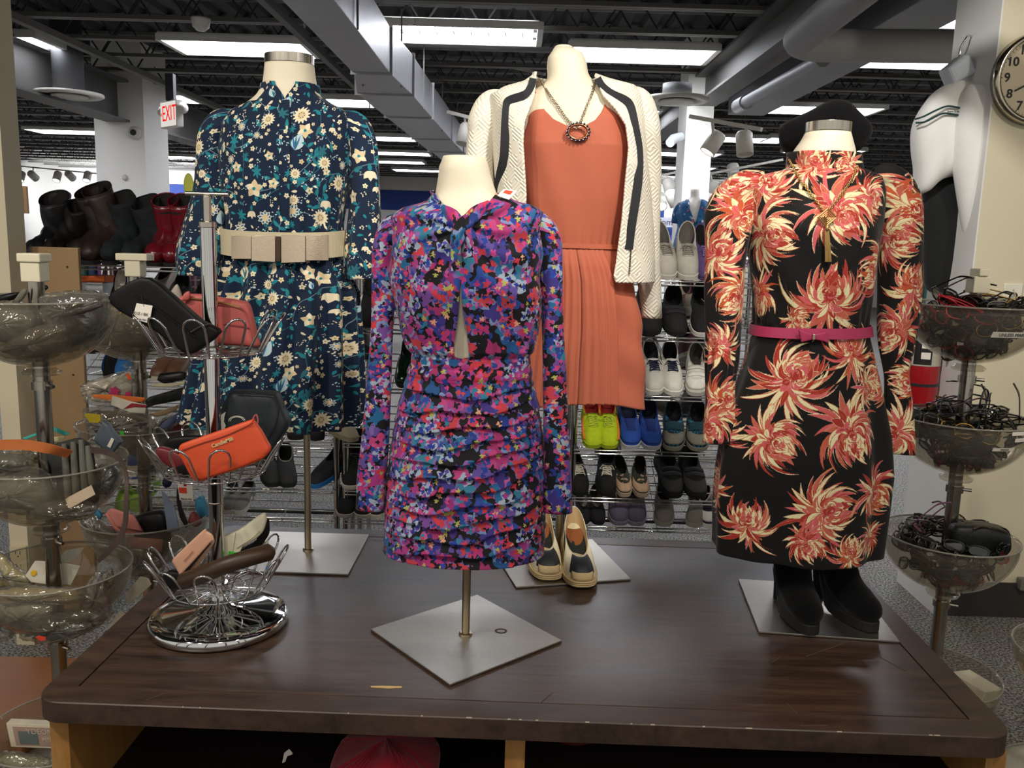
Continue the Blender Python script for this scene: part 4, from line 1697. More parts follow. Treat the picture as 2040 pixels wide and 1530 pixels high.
# switch plate on the right wall
sp = aty(2016, 594, WY0 - .004)
t = thing('blank_plate', 'blank white wall plate on the cream wall below the clock', 'wall plate', sp)
MB().box(sp, (.075, .007, .115)).build('plate', mat('white plastic', '#ece6d2', .4), t, bev=.003)
MB().lathe([(.003, -.001), (.003, .001)], sp + Vector((0, -.0038, .032)), 10, Matrix.Rotation(PI / 2, 3, 'X')).build('screw', M_SILV, t)
sp = aty(2036, 1163, WY0 - .02)
tag(MB().box(sp, (.03, .035, .05)).build('door_stop', mat('grey rubber', '#77756c', .7), None, bev=.004), 'small grey fitting low on the cream wall near the corner', 'fitting')

# ------------------------------------------------------------------ wall clock
c = aty(2067.6, 157, WY0 - .02)
rC = 85.6 * WY0 / FOC
t = thing('wall_clock', 'round silver rimmed wall clock hanging on the cream wall', 'clock', c)
rot = Matrix.Rotation(PI / 2, 3, 'X')
MB().lathe([(rC * .86, -.018), (rC, -.018), (rC * 1.0, .012), (rC * .97, .022), (rC * .92, .026), (rC * .87, .02), (rC * .86, .008), (rC * .86, -.018)], c, 64, rot).build('rim', mat('polished chrome rim', '#b9b09c', .18, 1.), t, smooth=True)
MB().lathe([(.0001, 0), (rC * .865, 0), (rC * .865, -.012), (.0001, -.012)], c + Vector((0, .0, 0)), 48, rot).build('dial', mat('silver dial', '#c5b697', .45, .1, var=.03), t)
M_INK = mat('black ink', '#15120f', .6)
for h in range(1, 13):
    a = PI / 2 - h * PI / 6
    text_mesh('numeral', str(h), rC * .27, M_INK, Matrix.Translation(c + Vector((rC * .68 * math.cos(a), -.0015, rC * .68 * math.sin(a)))) @ rot.to_4x4(), t, .0004, bold=True)
mb = MB()
for k in range(60):
    a = k * PI / 30
    d = Vector((math.cos(a), 0, math.sin(a)))
    mb.bar(c + d * rC * (.8 if k % 5 else .78) + Vector((0, -.001, 0)), c + d * rC * .83 + Vector((0, -.001, 0)), .0012 if k % 5 else .003, .0008, (0, 1, 0))
mb.build('minute_marks', M_INK, t)
for nm, a, ln, w in (('minute_hand', math.radians(209), .56, .006), ('hour_hand', math.radians(35), .42, .009)):
    d = Vector((math.cos(a), 0, math.sin(a)))
    MB().bar(c - d * .02 + Vector((0, -.006, 0)), c + d * rC * ln + Vector((0, -.006, 0)), w, .0012, (0, 1, 0)).build(nm, M_INK, t)

# ------------------------------------------------------------------ hanging sweatshirt and trousers on the wall end
M_FLEECE = mat('white fleece', '#f3f0ea', .95, var=.03, vs=20, sheen=.2, bump=.2, bs=300)
t = thing('sweatshirt', 'white sweatshirt with two dark green chest stripes hanging on the wall end', 'sweatshirt', aty(1880, 280, 3.66))
mb = MB()
pillow(mb, [(1888, 168), (1915, 160), (1945, 175), (1950, 230), (1945, 300), (1925, 352), (1895, 352), (1868, 362), (1846, 382), (1832, 386), (1825, 375), (1824, 340), (1819, 300), (1819, 262), (1828, 232), (1848, 200), (1868, 178)], 3.68, .085, 2.6, 12, dense=72)
mb.build('body', M_FLEECE, t, smooth=True)
mb = MB()
W = [(1950, 172, 40), (1944, 200, 62), (1936, 260, 68), (1935, 330, 66), (1940, 400, 58), (1946, 470, 48)]
pts = [aty(x, y, 3.6) for x, y, w in W]
mb.tube([Vector(q) for q in smooth_path([tuple(p) for p in pts], 24)], [float(v) for v in np.interp(np.linspace(0, 1, 24), np.linspace(0, 1, 6), [w * 3.6 / FOC / 2 for x, y, w in W])], 24)
mb.build('sleeve', M_FLEECE, t, smooth=True)
mb = MB()
mb.tube([aty(1946, 470, 3.6), aty(1948, 500, 3.6)], .044, 24)
mb.build('cuff', mat('white rib', '#e6e2d8', .95, var=.05, vs=4, bump=.5, bs=120, stretch=(12, 12, 1)), t, smooth=True)
M_GRNS = mat('bottle green print', '#1c3c38', .8)
for pts in ([(1822, 238), (1840, 232), (1862, 221), (1885, 212), (1905, 214), (1921, 218)], [(1824, 245), (1842, 243), (1862, 233), (1880, 226), (1905, 229), (1921, 232)]):
    strip('chest_stripe', [aty(x, y, 3.589 + .0012 * max(0, 1850 - x)) for x, y in pts], .007, M_GRNS, t, .004, 24)
text_mesh('lettering', 'Jeune Jacks 1', .011, M_GRNS, Matrix.Translation(aty(1902, 222, 3.586)) @ Matrix.Rotation(-.04, 4, 'Y') @ Matrix.Rotation(PI / 2, 4, 'X'), bpy.data.objects['sweatshirt'], .001)
t = thing('trousers', 'black trousers hanging below the white sweatshirt on the wall end', 'trousers', aty(1890, 470, 3.72))
mb = MB()
pillow(mb, [(1840, 375), (1870, 355), (1900, 350), (1922, 360), (1938, 420), (1942, 500), (1930, 560), (1905, 588), (1880, 588), (1845, 575), (1838, 520), (1836, 440)], 3.72, .06, 2.6, 10, dense=60)
mb.build('leg', mat('black jersey', '#0e0f10', .9, var=.2, sheen=.2), t, smooth=True)
# the white plastic torso hanger they hang on
t = thing('hanging_form', 'white plastic neck of a hanging torso form hooked on the wall end', 'hanger', aty(1910, 130, 3.68))
mb = MB()
pillow(mb, [(1876, 140), (1910, 112), (1922, 112), (1932, 135), (1938, 148), (1890, 172)], 3.69, .05, 5, 10)
mb.build('neck', mat('pale blue white plastic', '#d3d9e2', .45, var=.03), t, bev=.003)
mb = MB()
mb.tube([Vector(q) for q in smooth_path([tuple(aty(x, y, yy)) for x, y, yy in ((1911, 112, 3.69), (1914, 95, 3.69), (1924, 78, 3.68), (1930, 71, 3.69), (1937, 74, 3.72), (1936, 82, 3.73))], 20)], .0045, 8)
mb.build('hook', M_CHROME, t, smooth=True)

# ------------------------------------------------------------------ fire extinguisher on the wall end
ec = aty(1836, 740, 3.68)
rE = 33 * 3.68 / FOC
t = thing('fire_extinguisher', 'red fire extinguisher mounted on the white wall end', 'fire extinguisher', (ec.x, 3.68, ec.z - .14))
M_RED = mat('fire red enamel', '#a3141c', .3, var=.05, coat=.4)
eb = aty(1836, 806, 3.68).z
MB().lathe([(.0001, 0), (rE * .93, 0), (rE, .012), (rE, .3), (rE * .8, .345), (rE * .35, .37), (.02, .385), (.0001, .385)], (ec.x, 3.68, eb), 40).build('cylinder', M_RED, t, smooth=True)
MB().lathe([(rE + .0015, 0), (rE + .0015, .012)], (ec.x, 3.68, aty(1836, 772, 3.6).z), 40).build('strap', M_BLKTRIM, t)
rows = []
zl0, zl1 = aty(1836, 730, 3.61).z, aty(1836, 655, 3.61).z
for zz in (zl0, zl1):
    rows.append([Vector((ec.x + (rE + .0012) * math.sin(a), 3.68 - (rE + .0012) * math.cos(a), zz)) for a in np.linspace(-1.3, 1.25, 24)])
MB().grid(rows).build('label', mat('grey instruction label', '#b9b3a4', .6, var=.15, vs=60), t, solid=.0006)
rows = []
for zz in (zl0 + .006, zl1):
    rows.append([Vector((ec.x + (rE + .0022) * math.sin(a), 3.68 - (rE + .0022) * math.cos(a), zz)) for a in np.linspace(-.95, .05, 16)])
MB().grid(rows).build('warning_panel', M_INK, t, solid=.0006)
mb = MB()
for k, (a0, a1, z0_, z1_) in enumerate(((-.55, -.05, .03, .058), (-.55, -.05, .075, .098))):
    mb.grid([[Vector((ec.x + (rE + .003) * math.sin(a), 3.68 - (rE + .003) * math.cos(a), zl0 + zz)) for a in np.linspace(a0, a1, 8)] for zz in (z0_, z1_)])
mb.build('pictogram', M_WHITEP, t, solid=.0005)
mb = MB()
mb.box((ec.x, 3.68, eb + .4), (.03, .03, .035))
mb.bar((ec.x - .01, 3.68, eb + .415), (ec.x - .11, 3.66, eb + .44), .018, .006)
mb.bar((ec.x - .01, 3.68, eb + .4), (ec.x - .1, 3.66, eb + .405), .018, .006)
mb.build('handle', M_BLKTRIM, t, bev=.002)
mb = MB()
mb.tube([Vector(q) for q in smooth_path([(ec.x + .015, 3.67, eb + .4), (ec.x + .05, 3.64, eb + .41), (ec.x + .07, 3.61, eb + .33), (ec.x + .06, 3.6, eb + .2)], 20)], .008, 8)
mb.build('hose', M_BLKTRIM, t, smooth=True)
MB().box(((ec.x + WX) / 2 + .02, 3.68, eb + .25), (WX - ec.x - .05, .04, .06)).build('bracket', M_SILV, t)
# ------------------------------------------------------------------ ceiling
M_DECK = mat('grey steel deck', '#3a3b3f', .7, .2, var=.15, vs=4)
M_JOIST = mat('painted steel joist', '#706f6b', .6, var=.12, vs=5)
M_WEB = mat('dark joist web', '#343436', .7, var=.1)
M_DUCT = mat('galvanised duct', '#a4a5a8', .42, .75, var=.12, vs=5, stretch=(1, 3, 3))
M_DUCT2 = mat('grey painted duct', '#8a8b8d', .55, .3, var=.08, vs=4)
ZD = 3.34
mb = MB()
prof = []
xx = XL
while xx < XR:
    prof += [(xx, ZD), (xx + .09, ZD), (xx + .12, ZD + .04), (xx + .19, ZD + .04), (xx + .22, ZD)]
    xx += .22
mb.grid([[Vector((x, y, z)) for x, z in prof] for y in (-.2, YB + .05)])
struct('ceiling', mb, M_DECK, solid=.01)
yj = 3.1
while yj < YB - .3:
    mb = MB()
    for dy in (-.022, .022):
        mb.box((-1, yj + dy, 2.985), (21, .035, .006))
        mb.box((-1, yj + dy * .35, 3.0), (21, .006, .034))
    for dy in (-.025, .025):
        mb.box((-1, yj + dy, 3.318), (21, .04, .03))
    st = .42 if yj < 13 else .63
    x = XL + .3
    wb = MB()
    up = False
    while x < XR - .7:
        wb.bar((x, yj, 3.305 if up else 2.995), (x + st / 2, yj, 2.995 if up else 3.305), .012, .012)
        up = not up
        x += st / 2
    o = mb.build('ceiling_joist', M_JOIST)
    o['kind'] = 'structure'
    wb.build('web', M_WEB, o)
    yj += .69
# long steel beams running away from the viewer


def ibeam(name, x, y0, y1, z0, h, w, m):
    mb = MB()
    mb.box((x, (y0 + y1) / 2, z0 + .01), (w, y1 - y0, .02))
    mb.box((x, (y0 + y1) / 2, z0 + h - .01), (w, y1 - y0, .02))
    mb.box((x, (y0 + y1) / 2, z0 + h / 2), (.014, y1 - y0, h - .04))
    o = mb.build(name, m)
    o['kind'] = 'structure'
    return o


M_BEAM = mat('dark grey steel beam', '#5c5b59', .6, var=.1, vs=3)
ibeam('ceiling_beam', -4.0, 3.6, YB - .1, 2.56, .4, .24, M_BEAM)
ibeam('ceiling_beam', 1.63, 3.7, YB - .1, 2.72, .26, .2, M_BEAM)
struct('ceiling_brace', MB().bar((-3.54, 3., 2.955), (-3.6, 22, 2.955), .06, .05), M_JOIST)
struct('ceiling_brace', MB().bar(atz(505, -20, 2.92), atz(708, 172, 2.92), .05, .05), M_BEAM)
struct('ceiling_brace', MB().bar((2.45, 4.2, 2.95), (1.55, 14, 2.95), .07, .05), M_JOIST)
# stepped rectangular air duct
t = thing('air_duct', 'long stepped rectangular metal air duct running to the back left of centre', 'duct', (-.95, 8, 2.5))
secs = [(3.2, 5.62, -1.03, -.8, -1.03, -.8, 2.5), (5.63, 6.42, -1.03, -.8, -1.15, -.757, 2.5), (6.43, 7.6, -1.15, -.757, -1.12, -.73, 2.5), (7.61, 9.2, -1.12, -.73, -1.08, -.69, 2.5), (9.21, 10.5, -1.08, -.69, -1.045, -.645, 2.5), (10.51, 12.4, -1.045, -.645, -1., -.6, 2.52), (12.41, 18, -.99, -.61, -.9, -.5, 2.54)]
ZT = 2.77
for y0, y1, x0, x1, x2, x3, zb in secs:
    y0, y1 = y0 + .006, y1 - .006
    vs = [Vector(q) for q in ((x0, y0, zb), (x1, y0, zb), (x1, y0, ZT), (x0, y0, ZT), (x2, y1, zb), (x3, y1, zb), (x3, y1, ZT), (x2, y1, ZT))]
    s = MB().add(vs, [(3, 2, 1, 0), (4, 5, 6, 7), (0, 1, 5, 4), (1, 2, 6, 5), (2, 3, 7, 6), (3, 0, 4, 7)]).build('duct_section', M_DUCT, t, bev=.004)
    MB().box(((x2 + x3) / 2, y1 - .012, (zb + ZT) / 2), (x3 - x2 + .028, .024, ZT - zb + .024)).build('flange', M_DUCT, s)
    for xx in (x0 - .012, x1 + .012):
        MB().tube([(xx, (y0 + y1) / 2, zb - .01), (xx, (y0 + y1) / 2, 2.98)], .006, 6).build('hanger_rod', M_JOIST, s)
# round pipes on the right
t = thing('round_duct', 'thick round insulated pipe turning right above the right mannequin', 'pipe', (2, 5, 2.7))
e = atz(1597, 74, 2.5)
p = atz(1722, -30, 2.5)
d = (e - p).normalized()
rB = .16
path = [p - d * .8] + [p.lerp(e, i / 8) for i in range(9)]
for i in range(1, 10):
    a = PI - PI / 2 * i / 9
    path.append(e + Vector((rB + rB * math.cos(a), rB * math.sin(a), 0)))
path += [path[-1] + Vector((.12 * i, -.01 * i, 0)) for i in range(1, 8)]
MB().tube(path, .078, 24).build('pipe', mat('grey pipe wrap', '#98989a', .6, var=.08, vs=5), t, smooth=True)
t = thing('round_pipe', 'thinner grey pipe running away below the thick round pipe', 'pipe', (1.6, 6, 2.55))
a, b = atz(1640, 118, 2.55), atz(1487, 203, 2.55)
MB().tube([a, b], .043, 18).build('pipe', M_DUCT2, t, smooth=True)
MB().tube([b, b + (b - a).normalized() * .22], .054, 18).build('coupling', M_DUCT, t, smooth=True)
t = thing('square_duct', 'flat grey duct box along the ceiling right of the dark beam', 'duct', (2.1, 6, 2.75))
MB().box((2.12, 6.2, 2.82), (.34, 4.6, .2)).build('duct_section', M_DUCT2, t, bev=.008)

# fluorescent troffers
M_TUBE = emit_mat('fluorescent diffuser', '#f4f6ff', 19.)
M_TROF = mat('white enamel reflector', '#d9d9d4', .4, var=.03)
TROF = [(-4.28, 7.3, 0), (-2.22, 7.26, 0), (-.42, 6.58, 1), (.92, 7.1, 0), (3.2, 7.02, 0), (2.95, 5.7, 0), (3.22, 9.6, 0), (3.1, 12.4, 0), (2.7, 14.6, 0), (-4.18, 10.05, 0), (-2.18, 10.0, 0), (-6.9, 13.8, 0), (-2.1, 13.5, 0),
        (-2.1, 15.85, 0), (-2.2, 19.8, 0), (-2.4, 17.7, 0), (-4.6, 13.7, 0), (4.6, 13.6, 0), (-4.5, 17.4, 0), (3.2, 17.2, 0), (1.0, 10.2, 0), (.9, 13.5, 0), (.8, 17, 0), (-7.2, 9.8, 0), (5.6, 9.6, 0), (-7, 18, 0), (6, 17.5, 0), (-5.6, 7.2, 0), (3.9, 12.3, 0)]
NAMES = ['first ceiling light from the left end of the nearest row', 'ceiling light above and left of the navy dress, wide panel', 'ceiling light with open louvres beside the metal duct', 'ceiling light behind the neck of the jacket mannequin', 'ceiling light just left of the white wall end', 'ceiling light at the top right above the thick pipe']
p0 = None
for i, (x, y, lv) in enumerate(TROF):
    w, d = 1.1, .56
    t = thing('ceiling_light', NAMES[i] if i < len(NAMES) else 'rectangular fluorescent ceiling light %s' % ('%.0f m back, %.0f m %s of the jacket mannequin' % (y - 2.3, abs(x), 'left' if x < 0 else 'right')), 'ceiling light', (x, y, 2.95), 'rectangular ceiling lights')
    mb = MB()
    for sx, sy, lx, ly in ((0, -d / 2, w, .02), (0, d / 2, w, .02), (-w / 2, 0, .02, d), (w / 2, 0, .02, d)):
        mb.box((x + sx, y + sy, 2.965), (lx + .02, ly, .05))
    mb.build('frame', M_TROF, t)
    if not lv:
        MB().box((x, y, 2.962), (w - .022, d - .022, .006)).build('diffuser', M_TUBE, t)
        MB().box((x, y, 2.985), (w + .01, d + .01, .03)).build('housing', M_TROF, t)
    else:
        MB().box((x, y, 3.0), (w - .02, d - .02, .004)).build('reflector', M_TROF, t)
        for k, dy in enumerate((-.15, .15)):
            MB().tube([(x - w / 2 + .05, y + dy, 2.975), (x + w / 2 - .05, y + dy, 2.975)], .032, 12).build('fluorescent_tube', emit_mat('fluorescent tube', '#f4f6ff', 22.), t)
        mb = MB()
        for k in range(1, 9):
            mb.box((x - w / 2 + w * k / 9, y, 2.962), (.004, d - .03, .03))
        mb.box((x, y, 2.962), (w - .03, .004, .03))
        mb.build('louvre', M_TROF, t)
M_WARM = None

# round air diffusers
M_DISC = mat('off white diffuser', '#c9c6bc', .5, var=.04)
for px, py, z, lab in ((138, 190, 2.6, 'round white air diffuser hanging at the left under a fat round duct'), (1348, 200, 2.6, 'round white air diffuser hanging right of the jacket mannequin')):
    c = atz(px, py, z)
    r = 62 * c.y / FOC
    t = thing('air_diffuser', lab, 'air diffuser', c)
    MB().lathe([(r * .3, .03), (r * .99, .02), (r, .0), (r * .92, -.012), (r * .62, .0), (r * .6, .012), (r * .3, .012)], c, 48).build('outer_ring', M_DISC, t, smooth=True)
    MB().lathe([(r * .28, .01), (r * .55, -.006), (r * .5, -.018), (r * .2, -.005), (.001, -.004)], c, 40).build('inner_cone', M_DISC, t, smooth=True)
    MB().lathe([(r * .45, .03), (r * .45, .6 if px < 500 else .12)], c, 32).build('neck', mat('dark diffuser neck', '#4c4d50', .6), t, smooth=True)

# exit sign
Yx = 7.0
c = aty(342, 228, Yx)
t = thing('exit_sign', 'white EXIT sign with red letters and twin emergency lamps', 'sign', c)
rz = -.77
Rm = Matrix.Rotation(rz, 3, 'Z')
MB().box(c, (.28, .055, .2), Rm).build('housing', mat('white exit housing', '#e4e2dc', .45), t, bev=.004)
MB().box(c + Rm @ Vector((0, -.0278, 0)), (.262, .0016, .182), Rm).build('lit_face', emit_mat('lit white face', '#f6efe6', .8), t)
fm = Matrix.Translation(c + Rm @ Vector((0, -.029, 0))) @ (Rm @ Matrix.Rotation(PI / 2, 3, 'X')).to_4x4()
M_EXIT = emit_mat('lit red letters', '#f02418', 1.1)
text_mesh('letters', 'EXIT', .15, M_EXIT, fm @ Matrix.Translation((.018, 0, .0005)) @ Matrix.Diagonal((.78, 1.1, 1, 1)), t, .001)
MB().prism([(-.125, 0), (-.11, .015), (-.11, -.015)], .002, fm).build('arrow', M_EXIT, t)
for s in (-1, 1):
    MB().lathe([(.0001, -.03), (.025, -.03), (.042, .03), (.036, .035), (.0001, .03)], c + Rm @ Vector((s * .17, 0, .03)), 20, Matrix.Rotation(-PI / 2 + .3, 3, 'X')).build('emergency_lamp', mat('lamp shell', '#dcdad2', .4), t, smooth=True)
MB().box(c + Vector((0, 0, .2)), (.06, .06, .2)).build('stem', M_BLKTRIM, t)
# dome alarm and small camera
c = atz(400, 40, 2.94)
t = thing('dome_detector', 'small white dome detector on the ceiling joists at upper left', 'detector', c)
MB().lathe([(.0001, -.075), (.03, -.07), (.055, -.045), (.066, 0), (.066, .012), (.0001, .012)], c, 28).build('dome', mat('white dome', '#d8d4d0', .4), t, smooth=True)
c = aty(270, 265, 8.99)
t = thing('alarm_camera', 'small round white camera on the near face of the left column', 'camera', c)
MB().lathe([(.0001, -.05), (.05, -.05), (.065, -.02), (.065, 0), (.0001, .01)], c + Vector((0, -.0, 0)), 24, Matrix.Rotation(-PI / 2, 3, 'X')).build('body', M_DISC, t, smooth=True)
MB().lathe([(.0001, 0), (.03, 0), (.03, .012), (.0001, .012)], c + Vector((0, -.06, 0)), 16, Matrix.Rotation(-PI / 2, 3, 'X')).build('lens', M_INK, t)
c = aty(249, 354, 8.99)
tag(MB().lathe([(.0001, -.02), (.02, -.02), (.03, 0), (.0001, 0)], c, 16, Matrix.Rotation(-PI / 2, 3, 'X')).build('wall_button', M_DISC, None, smooth=True), 'tiny white knob on the near face of the left column', 'knob')
c = aty(1346, 279, 8.0)
t = thing('alarm_camera', 'white bullet camera on the upper left edge of the right column', 'camera', c)
MB().tube([c + Vector((.05, .0, .03)), c + Vector((-.03, -.06, 0)), c + Vector((-.07, -.12, -.04))], [.04, .045, .04], 14).build('body', mat('pale grey camera', '#cfd6da', .4), t, smooth=True)

# ------------------------------------------------------------------ track lights
M_HEAD = mat('white spotlight shell', '#dedbd2', .45)
M_LAMP = emit_mat('spotlight lamp face', '#fdfbff', 14.)


def track(p0, p1, label, heads, parent_label=None):
    p0, p1 = Vector(p0), Vector(p1)
    t = thing('track_light', label, 'track light', p0.lerp(p1, .5))
    MB().bar(p0, p1, .035, .025).build('rail', M_DISC, t)
    for hp, aim, on, L_ in heads:
        hp = Vector(hp)
        q = p0 + (p1 - p0) * max(0, min(1, (hp - p0).dot(p1 - p0) / (p1 - p0).length_squared))
        aim = Vector(aim).normalized()
        rm = aim.to_track_quat('Z', 'Y').to_matrix()
        h = MB().lathe([(.0001, -L_ * .5), (L_ * .3, -L_ * .5), (L_ * .36, -L_ * .4), (L_ * .36, L_ * .5), (L_ * .33, L_ * .5), (L_ * .31, L_ * .3)], hp, 24, rm).build('lamp_head', M_HEAD, t, smooth=True)
        MB().lathe([(.0001, L_ * .38), (L_ * .31, L_ * .38), (L_ * .31, L_ * .4), (.0001, L_ * .4)], hp, 24, rm).build('lamp_face', M_LAMP if on else M_DISC, h)
        MB().tube([q, hp + Vector((0, 0, L_ * .3))], .01, 8).build('stem', M_HEAD, h)
    return t


Yk = 6.0
track(aty(1375, 232, Yk), aty(1517, 258, Yk - .3), 'near track with two white spotlights left of the black beret', [(aty(1421, 285, Yk), (-.5, -.1, -.8), True, .15), (aty(1483, 286, Yk - .2), (.05, -.3, -1), False, .15)])
track(aty(893, 223, 7.5), aty(960, 240, 7.2), 'short track behind the left shoulder of the white jacket', [(aty(927, 268, 7.4), (-.2, -.3, -1), False, .17)])
track(aty(1000, 130, 8.5), aty(1085, 148, 8.2), 'bare track rail left of the jacket mannequin neck', [])
track(aty(1385, 352, 11), aty(1560, 318, 10.6), 'track behind the right column with hanging spotlights', [(aty(1461, 343, 11), (.1, -.3, -1), False, .2), (aty(1419, 372, 11), (-.4, .1, -1), True, .16), (aty(1424, 392, 11), (-.5, -.2, -.8), False, .14)])
track(aty(1310, 352, 11), aty(1346, 343, 11), 'track just left of the right column with glowing spotlights', [(aty(1333, 372, 11), (.1, -.5, -.6), True, .2), (aty(1316, 401, 11), (.0, -.6, -.6), True, .2), (aty(1339, 399, 11), (.4, -.2, -.8), False, .16)])
hd = []
for px, on in ((42, True), (66, False), (114, True), (140, False), (174, True)):
    hd.append((aty(px, 352 if on else 350, 17.5), (.1, .9, -.5) if not on else (.0, -.5, -.8), on, .2))
track(aty(30, 330, 17.5), aty(196, 346, 17.5), 'long track of spotlights along the white back wall at the left', hd)
# ------------------------------------------------------------------ chrome shoe racks
YR = 3.35
ZS = [aty(1280, y, YR).z for y in (1052, 995, 900, 790, 672, 560)]
RT = .42            # slope of the shelves
RL = .27            # depth of a shelf along the slope


def rack(x0, x1, label, top=1.72, topbare=True):
    t = thing('shoe_rack', label, 'shoe rack', ((x0 + x1) / 2, YR + .2, 0))
    dy, dz = RL * math.cos(RT), RL * math.sin(RT)
    yb = YR + .36
    for x in (x0, x1):
        for y in (YR + .03, yb):
            MB().tube([(x, y, .0), (x, y, ZS[-1] - .03 if y < yb else ZS[-1] + .16)], .0125, 12).build('post', M_CHROME, t, smooth=True)
    for k, z in enumerate(ZS):
        mb = MB()
        for i in range(2):
            mb.tube([(x0, YR - .006 - .002 * i, z - .012 + .014 * i), (x1, YR - .006 - .002 * i, z - .012 + .014 * i)], .0036, 8)
        for i in range(1, 6):
            f = i / 5
            mb.tube([(x0, YR + dy * f, z - .004 + dz * f), (x1, YR + dy * f, z - .004 + dz * f)], .003, 6)
        n = 5
        for i in range(n + 1):
            x = x0 + .0145 + (x1 - x0 - .029) * i / n
            mb.tube([(x, YR - .008, z + .006), (x, YR - .004, z - .014), (x, YR + dy, z - .009 + dz)], .0022, 6)
        for x in (x0, x1):
            mb.tube([(x + (.014 if x == x0 else -.014), YR + .03, z + .01), (x + (.014 if x == x0 else -.014), yb, z + .01)], .003, 6)
        mb.build('wire_shelf', M_CHROME, t, smooth=True)
    mb = MB()
    mb.box(((x0 + x1) / 2, YR + .3, aty(1280, 1036, YR + .3).z), (x1 - x0 - .03, .02, .022))
    mb.build('base_bar', mat('dark grey bar', '#3c3c3e', .5), t)
    return t


xr0 = aty(1143, 900, YR).x
xm = aty(668, 950, YR).x
rack(xr0, xr0 + .86, 'chrome shoe rack on the right, its end post showing beside the coral skirt')
rack(xm + .035, xr0 - .03, 'chrome shoe rack behind the violet dress')
rack(xm - 1.02, xm, 'chrome shoe rack on the left with boots along its top shelf')

# ------------------------------------------------------------------ shoes
M_LACEW = mat('white laces', '#ddd6c6', .9)
DK = '#141417'


def cmat(c, kind='cloth'):
    k = 'shoe %s %s' % (c, kind)
    if kind == 'gloss':
        return mat(k, c, .25, var=.06, coat=.5)
    if kind == 'leather':
        return mat(k, c, .5, var=.15, vs=30, bump=.15, bs=120)
    return mat(k, c, .85, var=.18, vs=60, bump=.25, bs=400)


def camo(name, cols, sc_=40):
    if name in MATS:
        return MATS[name]
    m = bpy.data.materials.new(name)
    m.use_nodes = True
    N, L = m.node_tree.nodes, m.node_tree.links
    tc = N.new('ShaderNodeTexCoord')
    n = N.new('ShaderNodeTexNoise')
    n.inputs['Scale'].default_value = sc_
    L.new(tc.outputs['Object'], n.inputs['Vector'])
    r = N.new('ShaderNodeValToRGB')
    r.color_ramp.interpolation = 'CONSTANT'
    while len(r.color_ramp.elements) < len(cols):
        r.color_ramp.elements.new(.5)
    for i, (e, c) in enumerate(zip(r.color_ramp.elements, cols)):
        e.position = 0 if i == 0 else .36 + .3 * i / len(cols)
        e.color = lin(c)
    L.new(n.outputs['Fac'], r.inputs[0])
    L.new(r.outputs[0], N['Principled BSDF'].inputs['Base Color'])
    N['Principled BSDF'].inputs['Roughness'].default_value = .8
    MATS[name] = m
    return m


